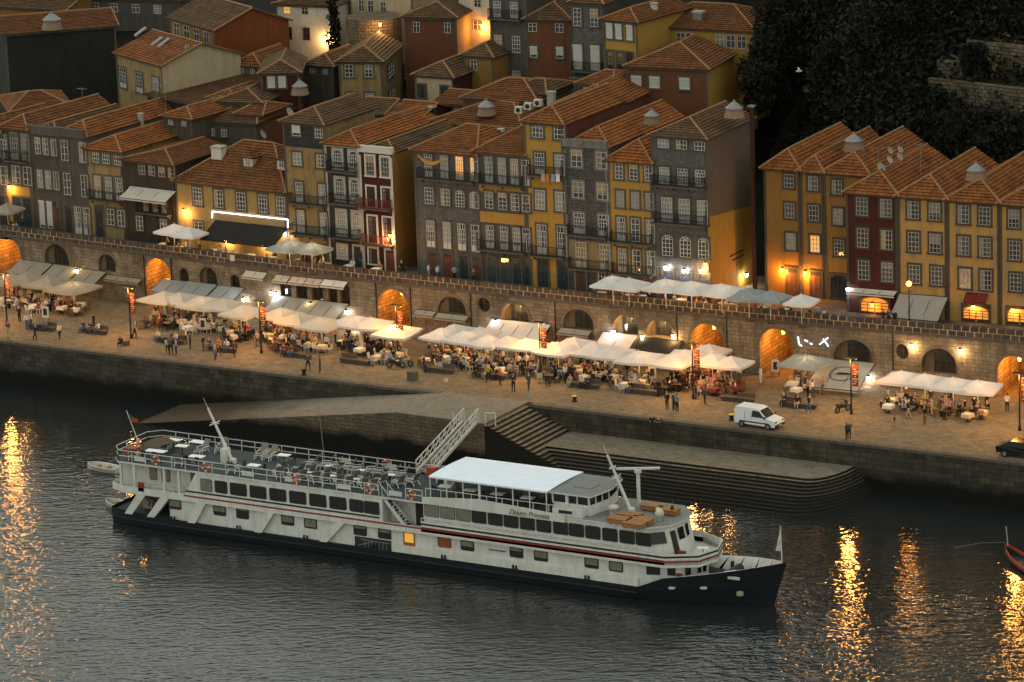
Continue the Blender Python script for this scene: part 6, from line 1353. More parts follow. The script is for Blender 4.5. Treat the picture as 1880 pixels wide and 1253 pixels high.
def table_set(x, y, z, rz, n_ch, n_pe, cloth=None, chm=None):
    px, _ = pj((x, y, z)); w = place_text(px, z > 6)
    cn = {id(CL_WHITE): 'white', id(CL_CREAM): 'cream', id(CL_WINE): 'wine red'}.get(id(cloth), 'dark')
    t = thing('cafe_table', 'small %s cafe table %s' % (cn+(' clothed' if cloth else ' topped'), w), 'table', (x, y, z), rz, 'cafe tables')
    place(TT, 'table_top', t); place(TLg, 'pedestal', t)
    if cloth: place(TC, 'tablecloth', t, None, 0, [cloth])
    for k in random.sample(range(4), min(4, n_ch)):
        a = rz+math.pi/2*k; d = 0.68+random.uniform(0, .12); cx_, cy_ = x+math.cos(a)*d, y+math.sin(a)*d; face = a+math.pi/2+random.uniform(-.25, .25)
        if NCH[0] < 285:
            NCH[0] += 1; chair(cx_, cy_, z, face, '%s cafe chair %s' % ({id(WCH): 'white', id(RATTAN): 'brown'}.get(id(chm), 'dark'), w), 'cafe chairs', chm, 'cafe_chair')
        if n_pe > 0: person(cx_, cy_, z-0.02, face, random.choice(('sit', 'sit2')), where=w); n_pe -= 1
US = []
def G(lst, a, mat, cn, zb=ZP, lit_every=2, lit=75, rz=0.0):
    for i, (px, py) in enumerate(lst):
        x, y = parasol(px, py, a, mat, cn, zb, rz, lit if (lit_every and i % lit_every == 0) else 0); US.append((x, y, zb, px))
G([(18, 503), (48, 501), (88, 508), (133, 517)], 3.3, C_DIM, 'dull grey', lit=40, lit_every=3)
G([(300, 536), (330, 538), (372, 545), (410, 549), (446, 561)], 3.3, C_CREAM, 'cream', lit=70)
G([(515, 566), (546, 575), (589, 583)], 3.1, C_CREAM, 'cream')
G([(646, 579), (681, 584), (728, 597)], 3.0, C_WHITE, 'white', lit=90)
G([(812, 603), (834, 596), (852, 608), (881, 601), (893, 616), (930, 618), (965, 622)], 2.7, C_WHITE, 'white', lit=80)
G([(1024, 629), (1054, 620), (1091, 631), (1121, 636)], 2.9, C_WHITE, 'white', lit=90)
G([(1172, 645), (1236, 651), (1258, 643), (1302, 633), (1308, 650), (1342, 655)], 3.0, C_WHITE, 'white', lit=90)
G([(1478, 652)], 3.2, C_BLUE, 'blue grey', lit=40)
G([(1655, 682), (1698, 687), (1750, 694), (1795, 699)], 3.1, C_WHITE, 'white', lit=100, lit_every=1)
G([(319, 412), (347, 418)], 2.4, C_WHITE, 'white', ZT, 2, 60); G([(530, 441), (572, 446)], 2.7, C_BLUE, 'pale grey', ZT, 1, 45)
G([(1124, 507), (1154, 511)], 2.6, C_WHITE, 'white', ZT, 2, 50); G([(1221, 513), (1269, 517), (1325, 522)], 2.9, C_WHITE, 'white', ZT, 1, 70); G([(1374, 530), (1415, 534)], 2.6, C_BLUE, 'blue', ZT, 0); G([(1471, 541)], 2.3, C_WHITE, 'white', ZT, 0); G([(12, 374)], 2.4, C_DIM, 'dull grey', ZT, 0)
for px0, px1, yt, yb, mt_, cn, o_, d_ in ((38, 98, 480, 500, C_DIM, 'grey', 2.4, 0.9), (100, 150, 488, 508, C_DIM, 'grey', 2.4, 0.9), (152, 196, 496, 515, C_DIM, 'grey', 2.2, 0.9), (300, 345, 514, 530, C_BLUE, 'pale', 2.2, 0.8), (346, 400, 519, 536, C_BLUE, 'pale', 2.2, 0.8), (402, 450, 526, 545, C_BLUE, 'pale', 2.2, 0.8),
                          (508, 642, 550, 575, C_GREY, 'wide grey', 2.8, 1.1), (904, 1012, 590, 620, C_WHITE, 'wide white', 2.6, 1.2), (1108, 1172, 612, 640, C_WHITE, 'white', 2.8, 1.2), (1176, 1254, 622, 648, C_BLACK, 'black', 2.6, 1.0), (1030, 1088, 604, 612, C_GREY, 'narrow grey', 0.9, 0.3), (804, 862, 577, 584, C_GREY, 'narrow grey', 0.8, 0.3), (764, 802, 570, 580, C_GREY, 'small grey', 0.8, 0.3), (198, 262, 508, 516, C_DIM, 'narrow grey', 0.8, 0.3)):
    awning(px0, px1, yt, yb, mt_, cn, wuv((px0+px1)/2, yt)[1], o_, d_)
for px0, px1, yt in ((508, 535, 505), (537, 565, 508), (566, 594, 511), (596, 640, 514), (452, 492, 498)):
    awning(px0, px1, yt, yt+10, C_CREAM if px1 < 595 else C_WHITE, 'short cream' if px1 < 595 else 'short white', wuv((px0+px1)/2, yt)[1], 0.9, 0.45)
t = awning(1512, 1607, 660, 700, C_GREY, 'big grey', wuv(1560, 662)[1], 4.4, 1.5, label='big grey awning with dark oval emblem near the banner post')
em = MB(); 
for i in range(20):
    a0, a1 = 2*math.pi*i/20, 2*math.pi*(i+1)/20
    f = lambda a, r: (2.7+r*1.25*math.cos(a), -2.1+r*1.1*math.sin(a), -1.5*(2.1-r*1.1*math.sin(a))/4.4+0.02)
    em.face([f(a0, 1), f(a1, 1), f(a1, 0.92), f(a0, 0.92)])
em.face([(2.0, -2.3, -0.76), (3.3, -2.2, -0.73), (3.4, -1.9, -0.62), (2.3, -1.95, -0.64)]); em.build('emblem', SBLK, t)
# house awnings on the terrace
def house_awning(label, px0, px1, ytop, out, drop, mat, lab, t_off=None, y_=0.0):
    fr = FR[label][0]; x0, z0 = fr.uv(px0, ytop); x1, _ = fr.uv(px1, ytop+0.1*(px1-px0))
    t = thing('awning', lab, 'awning', fr.world(x0, -0.05, z0), fr.a); awn_parts(t, x1-x0, out, drop, mat); return t
HG = 'long low yellow house with big tiled roof and small white dormers'
house_awning('low dark brick house with four attic windows and a balcony under awning', 240, 324, 341, 1.9, 0.8, C_CREAM, 'pale awning over the balcony of the dark brick house')
house_awning(HG, 396, 462, 404, 2.6, 1.3, C_BLACK, 'black awning over the terrace, half nearer the lamp'); house_awning(HG, 463, 529, 411, 2.6, 1.3, C_BLACK, 'black awning over the terrace, half under the neon corner')
house_awning('dark red house with six sash windows in the east block', 1560, 1648, 527, 0.9, 0.25, C_CREAM, 'narrow pale awning under the dark red house')
house_awning('weathered yellow house directly beside the dark red house', 1652, 1741, 538, 2.8, 1.6, C_GREY, 'big pale grey awning below the weathered yellow house')
house_awning('weathered yellow house second from the right edge', 1774, 1814, 537, 0.7, 0.6, C_WINE, 'small wine red awning on the weathered yellow house')
# neon outline on the low yellow house
fr = FR[HG][0]; q = MB(); a, b1, c1, d1 = fr.uv(391, 400), fr.uv(391, 388), fr.uv(530, 403), fr.uv(530, 418)
for s_, e_ in ((a, b1), (b1, c1), (c1, d1)): q.tube(fr.world(s_[0], -0.16, s_[1]), fr.world(e_[0], -0.16, e_[1]), 0.055, n=6)
q.build('neon_tube', emit('neon_lilac', (0.72, 0.7, 1.0), 3.2), label='glowing lilac neon tube above the black terrace awning', cat='neon light')
# tables
for x, y, zb, px in US:
    dim = px < 200; terr = zb > 6; a0 = wall_ang(x)
    cl_ = random.choice((CL_WHITE, CL_CREAM, None)) if not (1240 < px < 1400) else CL_WINE
    ch_ = random.choice((WCH, RATTAN, None))
    spots = [(-0.75, -1.0), (0.9, -1.2)] if not terr else [(0.0, -0.9)]
    if not terr and random.random() < 0.7: spots.append((random.uniform(-.6, .6), -2.6))
    if not terr and random.random() < 0.5: spots.append((random.uniform(-.6, .6), 0.7))
    for dx, dy in spots: 
        if terr and y+dy < wallY(x)+1.0: dy = wallY(x)+1.2-y
        table_set(x+dx+random.uniform(-.15, .15), y+dy+random.uniform(-.15, .15), zb if not terr else ZT-0.03, a0+random.uniform(-.3, .3), random.choice((2, 3, 3)), random.choice((0, 1, 1, 2)), cl_ if random.random() < 0.8 else None, ch_)
for px in (300, 395, 425, 460, 500, 550, 600, 640, 690, 1105, 1180, 1250, 1345, 1400, 1440):
    X = col_at(px, 1.5)[0]; table_set(X, wallY(X)+1.35+random.uniform(0, .3), ZT-0.03, wall_ang(X), 2, random.choice((1, 1, 2)), random.choice((CL_CREAM, CL_WHITE)), None)
# ================================================================== STANDING AND WALKING PEOPLE
for i, r in enumerate(((16, 622, 'dark grey', 'beige'), (36, 592, 'black', 'black'), (50, 606, 'white', 'denim'), (58, 604, 'white', 'denim'), (65, 626, 'black', 'black'), (110, 624, 'white', 'black'), (173, 606, 'black', 'black'), (248, 622, 'grey', 'black'), (308, 650, 'white', 'black'), (314, 652, 'brown', 'black'), (324, 652, 'pale blue', 'navy'), (342, 632, 'white', 'black'), (350, 642, 'dark grey', 'black'), (374, 646, 'black', 'brown'), (395, 662, 'pale blue', 'denim'), (401, 656, 'orange', 'brown'), (430, 656, 'dark grey', 'black'), (458, 626, 'red', 'black'), (474, 638, 'beige', 'brown'),
                      (506, 646, 'red', 'beige'), (522, 641, 'white', 'navy'), (530, 645, 'black', 'black'), (541, 642, 'white', 'dark grey'), (557, 642, 'grey', 'black'), (572, 640, 'beige', 'black'), (566, 682, 'dark grey', 'black'), (715, 654, 'beige', 'black'), (720, 651, 'brown', 'black'), (780, 684, 'black', 'black'), (819, 714, 'white', 'beige'), (847, 682, 'beige', 'black'), (873, 678, 'navy', 'black'), (897, 702, 'yellow', 'black'), (925, 672, 'white', 'black'), (918, 708, 'orange', 'black'), (943, 720, 'black', 'black'), (971, 717, 'dark grey', 'dark grey'), (1038, 702, 'white', 'navy'), (1048, 700, 'black', 'black'), (1053, 702, 'black', 'black'), (1121, 716, 'black', 'brown'), (1225, 752, 'black', 'black'), (1237, 754, 'dark grey', 'navy'), (1243, 757, 'grey', 'black'), (1278, 733, 'dark grey', 'black'), (1294, 743, 'dark grey', 'navy'), (1397, 706, 'white', 'white'), (1092, 690, 'black', 'black'), (1110, 688, 'black', 'black'), (1195, 690, 'white', 'black'), (1485, 758, 'black', 'denim'),
                      (1554, 808, 'black', 'black'), (1559, 807, 'dark grey', 'black'), (1642, 785, 'black', 'orange'), (1668, 770, 'black', 'beige'), (1698, 780, 'black', 'brown'), (1711, 764, 'beige', 'beige'), (1743, 766, 'pink', 'black'), (1761, 764, 'grey', 'black'), (1849, 757, 'white', 'black'), (590, 620, 'white', 'black'), (860, 668, 'red', 'denim'), (880, 664, 'pale blue', 'denim'), (1000, 672, 'white', 'black'))):
    px, py, tp, bt = r; x, y = at(px, py); bt = bt if bt in ('black', 'denim', 'dark grey', 'beige', 'navy', 'brown', 'white', 'orange') else 'black'
    sc_ = 0.68 if px in (819, 1642) else None
    person(x, y, ZP, random.uniform(0, 6.28), random.choice(('stand', 'stand2', 'walk')), tp, bt, s=sc_)
for px, tp, bt in ((738, 'black', 'black'), (786, 'white', 'beige'), (802, 'white', 'denim'), (833, 'pale blue', 'black'), (868, 'brown', 'black'), (1628, 'black', 'black'), (1638, 'dark grey', 'black'), (1649, 'black', 'navy'), (40, 'dark grey', 'black'), (1440, 'black', 'black'), (1447, 'dark grey', 'black')):
    X = col_at(px, 2.0)[0]; person(X, wallY(X)+(1.3 if px > 1600 else 2.2), ZT-0.03, random.uniform(0, 6.28), random.choice(('stand', 'walk', 'stand2')), tp, bt)
# extra figures among the tables
for px0, px1, n_ in ((10, 170, 4), (255, 460, 7), (470, 700, 9), (790, 1000, 9), (1020, 1200, 5), (1220, 1390, 5), (1470, 1600, 4), (1640, 1830, 7)):
    for k in range(n_):
        px = random.uniform(px0, px1); X = col_at(px, -4)[0]; person(X, wallY(X)-random.uniform(2.5, 7.5), ZP, random.uniform(0, 6.28), random.choice(('stand', 'stand2', 'walk')))
# guests too many to tell apart, seated and standing deep under the parasols
def crowd(spots):
    TOPS = [CLOTH[n] for n in ('black', 'dark grey', 'white', 'navy', 'beige', 'red', 'brown', 'pale blue')]; MM = [SKINS[0], HAIRS[0], SHOE, CLOTH['black'], CLOTH['denim']]+TOPS
    VV, FF, MI, off_ = [], [], [], 0
    dat = {}
    for ps in PM:
        me = PM[ps]; v = np.empty(len(me.vertices)*3); me.vertices.foreach_get('co', v); dat[ps] = (v.reshape(-1, 3), [tuple(p_.vertices) for p_ in me.polygons], [p_.material_index for p_ in me.polygons])
    for x, y, z in spots:
        v, fs, mi_ = dat[random.choice(('sit', 'sit2', 'sit', 'stand', 'stand2'))]; a = random.uniform(0, 6.28); c_, s_ = math.cos(a), math.sin(a); k = random.uniform(.95, 1.05)
        VV.append(np.stack([x+(v[:, 0]*c_-v[:, 1]*s_)*k, y+(v[:, 0]*s_+v[:, 1]*c_)*k, z+v[:, 2]*k], 1)); FF += [tuple(i_+off_ for i_ in f_) for f_ in fs]; off_ += len(v)
        tp, bt = 5+random.choices(range(8), (4, 3, 3, 2, 2, 1, 1.5, 1.5))[0], random.choice((3, 3, 4)); MI += [(0, 1, tp, bt, 2)[m_] for m_ in mi_]
    me = bpy.data.meshes.new('cafe_crowd'); me.from_pydata(np.concatenate(VV).tolist(), [], FF); me.polygons.foreach_set('material_index', MI); me.polygons.foreach_set('use_smooth', [True]*len(MI))
    for q_ in MM: me.materials.append(q_)
    place(me, 'cafe_crowd', kind='stuff')
sp_ = []
for x, y, zb, px in US:
    if zb < 6:
        for k in range(6 if px > 200 else 4):
            a, r_ = random.uniform(0, 6.28), random.uniform(0.5, 1.7); sp_.append((x+math.cos(a)*r_, y+math.sin(a)*r_*0.8-0.3, ZP-0.02))
    else: sp_.append((x+random.uniform(-1, 1), max(y-0.6, wallY(x)+0.9), ZT-0.05))
crowd(sp_)
# ================================================================== PROMENADE FURNITURE
BEN = stucco('bench_granite', (0.15, 0.125, 0.095), (0.07, 0.06, 0.05), 0.5); BENW = plain('bench_timber', (0.10, 0.07, 0.045), 0.7)
def bench(px, py, rz=0.0, flip=1):
    x, y = at(px, py); t = thing('bench', 'long low bench with half backrest %s' % place_text(px), 'bench', (x, y, ZP), wall_ang(x)+rz, 'benches on the promenade')
    for k in range(3): MB().box(-1.7, 1.7, -0.3+0.21*k, -0.11+0.21*k, 0.38, 0.45).build('seat_slat', BENW, t)
    MB().box(-1.55, 1.55, -0.24, 0.24, 0.1, 0.375).build('plinth', BEN, t); MB().box(-1.45, 1.45, -0.2, 0.2, 0.0, 0.1).build('foot', BEN, t)
    MB().box(*((-0.1, 1.65) if flip > 0 else (-1.65, 0.1)), 0.2, 0.3, 0.452, 0.85).build('backrest', BENW, t)
    return x, y
for i, (px, py, fl, np_) in enumerate(((78, 606, 1, 3), (172, 612, 1, 3), (312, 630, 1, 3), (408, 645, 1, 3), (545, 656, -1, 2), (652, 668, -1, 0), (806, 684, 1, 1), (900, 695, -1, 3), (1072, 712, 1, 3), (1182, 724, -1, 1), (1354, 738, 1, 0), (1468, 749, -1, 2))):
    x, y = bench(px, py, 0, fl)
    for k in range(np_): person(x-1.3+1.0*k+random.uniform(-.2, .2), y-0.08, ZP-0.04, wall_ang(x)+math.pi+random.uniform(-.2, .2), random.choice(('sit', 'sit2')), where='on bench '+place_text(px).replace('on the ', ''))
LPM = plain('lamp_post_dark', (0.03, 0.027, 0.024), 0.5, 0.3); BANR = plain('banner_red', (0.16, 0.03, 0.016), 0.7, vary=0.3); BANO = plain('banner_text_pale', (0.5, 0.3, 0.16), 0.7)
for i, (px, py) in enumerate(((13, 595), (241, 622), (480, 649), (731, 658), (993, 691), (1273, 733), (1563, 761), (1872, 791))):
    x, y = at(px, py); t = thing('lamp_post', 'dark lamp post with red banner %s' % place_text(px), 'lamp post', (x, y, ZP), wall_ang(x), 'banner lamp posts along the promenade')
    MB().tube((0, 0, 0), (0, 0, 5.1), 0.09, 0.06, 8).lathe([(0.16, 0), (0.14, 0.4), (0.09, 0.5)], 8).build('post', LPM, t); MB().box(-0.55, 0.55, -0.26, 0.26, 5.1, 5.2).build('lamp_head', LPM, t)
    bn = MB()
    for k in range(4): bn.box(0.14, 0.72, -0.02+0.02*math.sin(k*2), 0.0+0.02*math.sin(k*2), 2.6+0.5*k, 3.1+0.5*k-0.003)
    b_ = bn.build('banner', BANR, t); ln = MB(); [ln.box(0.22+0.12*(k % 2), 0.5+0.1*(k % 3), -0.045, -0.042, 2.8+0.22*k, 2.9+0.22*k) for k in range(7)]; ln.build('banner_print', BANO, b_)
    MB().bar((0, 0, 4.62), (0.75, 0, 4.62), 0.04).build('banner_arm', LPM, t)
    for sx in (-0.4, 0.4): MB().box(sx-0.12, sx+0.12, -0.08, 0.08, 5.06, 5.099).build('lamp_panel', M_BULBO, t)
    lamp_light('street_light', t, (-0.3, -0.13, 4.85), (1.0, 0.42, 0.08), 1000, 0.4)
# bollards and crates
def boll(px, py, lab, top=None, s=1.0):
    x, y = at(px, py); t = thing('bollard', lab, 'bollard', (x, y, ZP)); t.scale = (s, s, s)
    MB().lathe([(0.26, 0), (0.24, 0.1), (0.17, 0.2), (0.17, 0.35), (0.27, 0.45), (0.27, 0.52)], 12).build('body', IRON, t, smooth=True); MB().lathe([(0.27, 0.521), (0.2, 0.58), (0.0, 0.6)], 12).build('cap', top or IRON, t, smooth=True)
YCAP = plain('bollard_yellow', (0.6, 0.36, 0.03), 0.5)
boll(1055, 738, 'black mooring bollard with yellow cap above the stairs', YCAP); boll(1343, 772, 'black mooring bollard with yellow cap beside the van', YCAP); boll(558, 689, 'squat dark mooring bollard near the quay edge')
x, y = at(758, 698); MB().box(-0.4, 0.4, -0.35, 0.35, 0, 0.72).box(-0.43, 0.43, -0.38, 0.38, 0.72, 0.8).build('stone_block', GRAN, None, (x, y, ZP), label='square stone block on the quay above the ramp', cat='stone block')
x, y = at(231, 634); MB().box(-0.3, 0.3, -0.25, 0.25, 0, 0.4).box(-0.32, 0.32, -0.27, 0.27, 0.4, 0.45).build('busker_case', BENW, None, (x, y, ZP), label='brown case beside the kneeling figure at the quay', cat='case')
person(*at(222, 640), ZP, 1.0, 'sit', 'black', 'black', where='by the brown case')
person(*at(588, 684), ZP, 2.0, 'stand', 'dark grey', 'black', where='by the squat bollard')
person(*at(1198, 778), ZP-0.48, 3.6, 'sit', 'black', 'black', where='above the lower landing'); person(*at(1210, 779), ZP-0.48, 3.5, 'sit2', 'dark grey', 'black', where='above the lower landing')
for px, py, lab in ((373, 612, 'white menu board in front of the large cream parasols'), (449, 614, 'white menu board right of the large cream parasols'), (1198, 702, 'tall white menu board beside the white parasols'), (84, 590, 'pale menu board among the west cafe tables'), (1424, 690, 'pale notice board standing by the fifth tunnel arch')):
    x, y = at(px, py); t = thing('menu_board', lab, 'menu board', (x, y, ZP), 0.2); MB().box(-0.36, 0.36, -0.03, 0.03, 0.35, 1.5).build('panel', WHITE, t); MB().box(-0.2, 0.2, -0.04, -0.031, 0.6, 1.3).build('menu_print', DARK, t)
    for sx in (-0.3, 0.3): MB().bar((sx, 0.0, 0.35), (sx, 0.15, 0), 0.05).build('leg', IRON, t)
# closed cream parasol and white plastic chair
x, y = at(664, 647); t = thing('closed_parasol', 'closed cream parasol standing in front of the cafe tables', 'parasol', (x, y, ZP)); MB().lathe([(0.3, 0.35), (0.26, 0.9), (0.18, 1.6), (0.05, 2.1), (0, 2.12)], 8).build('folded_canopy', C_CREAM, t); MB().tube((0, 0, 0), (0, 0, 2.3), 0.03, n=6).box(-0.25, 0.25, -0.25, 0.25, 0, 0.08).build('pole', POLE, t)
x, y = at(991, 702); chair(x, y, ZP, 0.6, 'single white plastic chair out on the promenade', None, WHITE, 'plastic_chair')
# vehicles
def van(px, py, rz):
    x, y = at(px, py); t = thing('delivery_van', 'small white delivery van parked on the promenade', 'van', (x, y, ZP), rz)
    VW = plain('van_white', (0.62, 0.64, 0.66), 0.3, vary=0.04); w = 0.84
    prof = [(-2.05, 0.35), (2.0, 0.3), (2.08, 0.55), (2.0, 0.82), (1.15, 1.02), (0.45, 1.68), (0.1, 1.8), (-1.9, 1.82), (-2.05, 1.55)]
    b_ = MB(); n = len(prof)
    inn = lambda z: w - max(0, z-1.0)*0.12
    L = [(px_, -inn(pz_), pz_) for px_, pz_ in prof]; R_ = [(px_, inn(pz_), pz_) for px_, pz_ in prof]
    b_.face(L); b_.face(R_[::-1])
    for i in range(n): j = (i+1) % n; b_.face([L[j], L[i], R_[i], R_[j]])
    o_ = b_.build('body', VW, t); bv = o_.modifiers.new('round', 'BEVEL'); bv.width = 0.07; bv.segments = 3; bv.limit_method = 'ANGLE'; bv.angle_limit = 0.3
    for xx in (-0.35, -1.0): MB().box(xx, xx+0.015, -w-0.004, -w+0.01, 0.5, 1.5).build('door_seam', DARK, t)
    for sg in (-1, 1):
        MB().face([(0.95, sg*(w+0.004), 1.04), (0.42, sg*(inn(1.6)+0.008), 1.58), (-0.25, sg*(inn(1.6)+0.008), 1.6), (-0.3, sg*(w+0.006), 1.04)][::sg]).build('side_window', GLASS[0], t)
        MB().box(-1.5, 1.4, *sorted((sg*(w+0.0), sg*(w+0.03))), 0.52, 0.62).build('side_moulding', DARK, t); MB().box(1.0, 1.12, *sorted((sg*w, sg*(w+0.2))), 1.02, 1.18).build('mirror', DARK, t)
        MB().box(1.95, 2.06, *sorted((sg*0.45, sg*0.75)), 0.66, 0.82).build('headlight', GLASS[2], t)
        for wx in (-1.3, 1.32):
            wh = MB(); wh.tube((wx, sg*(w-0.18), 0.31), (wx, sg*(w+0.02), 0.31), 0.31, n=16); wo_ = wh.build('wheel', plain('tyre_black', (0.015, 0.015, 0.015), 0.8), t); MB().tube((wx, sg*(w+0.02), 0.31), (wx, sg*(w+0.03), 0.31), 0.18, n=12).build('hubcap', METAL, wo_)
    MB().face([(1.13, -0.72, 1.06), (1.13, 0.72, 1.06), (0.5, 0.68, 1.66), (0.5, -0.68, 1.66)]).build('windscreen', GLASS[0], t); MB().box(2.0, 2.12, -0.8, 0.8, 0.3, 0.52).build('bumper', DARK, t); MB().box(2.1, 2.125, -0.25, 0.25, 0.36, 0.46).build('number_plate', WHITE, t)
    for o in t.children:
        if o.name.startswith('windscreen') or o.name.startswith('side_window'): o.location.x += 0.012; o.location.z += 0.01
van(1394, 783, -0.06)
def car(px, py, rz):
    x, y = at(px, py); t = thing('parked_car', 'dark saloon car cut off by the right edge', 'car', (x, y, ZP), rz); K = plain('car_black', (0.012, 0.014, 0.015), 0.15, 0.2, vary=0.05); w = 0.85
    prof = [(-2.1, 0.4), (2.1, 0.35), (2.15, 0.65), (1.1, 0.92), (0.5, 1.38), (-0.9, 1.42), (-1.7, 1.0), (-2.15, 0.9)]; b_ = MB(); n = len(prof); inn = lambda z: w - max(0, z-0.9)*0.3
    L = [(a, -inn(c), c) for a, c in prof]; R_ = [(a, inn(c), c) for a, c in prof]; b_.face(L); b_.face(R_[::-1])
    for i in range(n): j = (i+1) % n; b_.face([L[j], L[i], R_[i], R_[j]])
    o_ = b_.build('body', K, t); bv = o_.modifiers.new('round', 'BEVEL'); bv.width = 0.08; bv.segments = 3; bv.limit_method = 'ANGLE'; bv.angle_limit = 0.3
    MB().face([(-0.92, -0.62, 1.40), (-0.92, 0.62, 1.40), (-1.68, 0.75, 1.02), (-1.68, -0.75, 1.02)]).build('rear_window', GLASS[0], t, (-0.012, 0, 0.015))
    for sg in (-1, 1):
        for wx in (-1.35, 1.35): wo_ = MB().tube((wx, sg*(w-0.18), 0.31), (wx, sg*(w+0.02), 0.31), 0.31, n=16).build('wheel', plain('tyre_black', (0.015, 0.015, 0.015), 0.8), t); MB().tube((wx, sg*(w+0.02), 0.31), (wx, sg*(w+0.03), 0.31), 0.19, n=12).build('hubcap', METAL, wo_)
        MB().box(-2.17, -2.1, *sorted((sg*0.45, sg*0.8)), 0.68, 0.84).build('tail_light', SRED, t)
car(1878, 838, 0.02)
def moto(px, py, rz, lab, col):
    x, y = at(px, py); t = thing('motorcycle', lab, 'motorcycle', (x, y, ZP), rz); c = plain('moto_'+col[0], col[1], 0.35)
    for wx in (-0.62, 0.65): wo_ = MB().torus((wx, 0, 0.31), 0.25, 0.06, 1, 16, 6).build('wheel', plain('tyre_black', (0.015, 0.015, 0.015), 0.8), t); MB().tube((wx, -0.03, 0.31), (wx, 0.03, 0.31), 0.17, n=10).build('hub', METAL, wo_)
    MB().hexa([(-0.5, -0.12, 0.45), (0.35, -0.12, 0.4), (0.35, 0.12, 0.4), (-0.5, 0.12, 0.45), (-0.7, -0.14, 0.75), (0.3, -0.14, 0.7), (0.3, 0.14, 0.7), (-0.7, 0.14, 0.75)]).build('body', c, t); MB().hexa([(-0.75, -0.13, 0.76), (0.0, -0.13, 0.72), (0.0, 0.13, 0.72), (-0.75, 0.13, 0.76), (-0.75, -0.1, 0.86), (0.0, -0.1, 0.8), (0.0, 0.1, 0.8), (-0.75, 0.1, 0.86)]).build('saddle', DARK, t)
    MB().bar((0.65, 0, 0.31), (0.4, 0, 1.0), 0.08).build('fork', METAL, t); MB().bar((0.4, -0.35, 1.02), (0.4, 0.35, 1.02), 0.04).build('handlebar', IRON, t); MB().hexa([(0.4, -0.16, 0.7), (0.55, -0.14, 0.7), (0.55, 0.14, 0.7), (0.4, 0.16, 0.7), (0.36, -0.12, 1.05), (0.45, -0.1, 1.05), (0.45, 0.1, 1.05), (0.36, 0.12, 1.05)]).build('fairing', c, t)
moto(727, 676, 0.3, 'dark motor scooter parked at the banner post base', ('dark', (0.03, 0.032, 0.035))); moto(742, 673, 0.2, 'pale motor scooter parked behind the dark scooter', ('pale', (0.3, 0.29, 0.27))); moto(1547, 757, 1.2, 'dark motorcycle parked near the grey emblem awning', ('dark', (0.03, 0.032, 0.035)))
# gangplank lying at the right of the quay
q = MB(); a, c = Vector(bz(1744, 852, 2.2)), Vector(bz(1822, 872, 1.6)); q.bar(a, c, 0.9, 0.08); q.bar(a+Vector((0, 0, 0.3)), c+Vector((0, 0, 0.3)), 0.08); q.build('boarding_plank', DARK, label='dark boarding plank against the quay wall at right', cat='plank')
# ================================================================== LAMPS
LANT = plain('lantern_iron', (0.03, 0.028, 0.025), 0.5)
def wall_lantern(p, nrm, lab, col, power, bulb, name='wall_lantern', arm=0.45):
    t = thing(name, lab, 'lamp', tuple(p)); n_ = Vector(nrm).normalized(); c = n_*arm
    MB().bar((0, 0, 0), c, 0.05).bar((0, 0, -0.3), c*0.6, 0.03).build('bracket', LANT, t)
    MB().lathe([(0.2, 0.12), (0.06, 0.3), (0.0, 0.33)], 6, c+Vector((0, 0, -0.05))).build('cap', LANT, t)
    MB().lathe([(0.0, -0.3), (0.1, -0.27), (0.16, 0.0), (0.15, 0.06)], 8, c).build('lamp_glass', bulb, t)
    lamp_light('lantern_light', t, c+Vector((0, 0, -0.42)), col, power, 0.14)
def fl(label, px, py, lab, col=WARM, power=120, bulb=None, off=0.0):
    fr = FR[label][0]; x, z = fr.uv(px, py); wall_lantern(fr.world(x, -0.03, z), -fr.n, lab, col, power, bulb or M_BULBO)
fl('grey house with paired balcony windows and lamp-lit yellow ground floor', 22, 340, 'glowing lantern on the grey house at the west end', WARM, 130)
fl(HG, 342, 384, 'glowing lantern on the low yellow house corner', WARM, 190); fl(HG, 528, 426, 'small bright lamp at the end of the black awning', PALE, 60, M_BULB); fl(HG, 420, 440, 'lamp hidden under the black terrace awning', WARM, 70, M_BULB); fl(HG, 490, 447, 'lamp under the neon end of the black awning', WARM, 70, M_BULB)
fl('narrow dark red house with broad white window surrounds', 721, 430, 'glowing lantern on the dark red and white house', WARM, 220)
GT = 'tall grey house with long iron balconies and blank brown gable'
fl(GT, 1226, 488, 'white lamp over the first blue door', PALE, 60, M_BULBW); fl(GT, 1259, 494, 'white lamp over the middle blue door', PALE, 60, M_BULBW); fl(GT, 1291, 494, 'warm lamp over the last blue door', WARM, 110, M_BULB); fl(GT, 1299, 482, 'glowing lantern on the corner by the blank gable', WARM, 120)
yy, zz = fr_.side(1362, 503, w_); wall_lantern(fr_.world(w_+0.02, yy, zz), fr_.t, 'small floodlight on the yellow gable', (1.0, 0.75, 0.4), 90, M_BULBW, 'floodlight')
fl('shaded ochre house beside the tall flue with lit doorway', 1440, 492, 'lantern lighting the ochre house doorway', ORANGE, 420); fl('shaded ochre house with a lit upper window in the east block', 1482, 497, 'lantern beside the second ochre doorway', ORANGE, 420)
fl('dark red house with six sash windows in the east block', 1560, 528, 'bright oval white lamp by the dark red house', (0.85, 0.85, 1.0), 60, M_BULBW); fl('dark red house with six sash windows in the east block', 1605, 556, 'lamp inside the arch of the dark red house', ORANGE, 30)
fl('weathered yellow house second from the right edge', 1790, 560, 'lamp under the wine red awning', WARM, 35); fl('weathered yellow house at the right edge', 1862, 566, 'lamp at the arch of the last yellow house', WARM, 35)
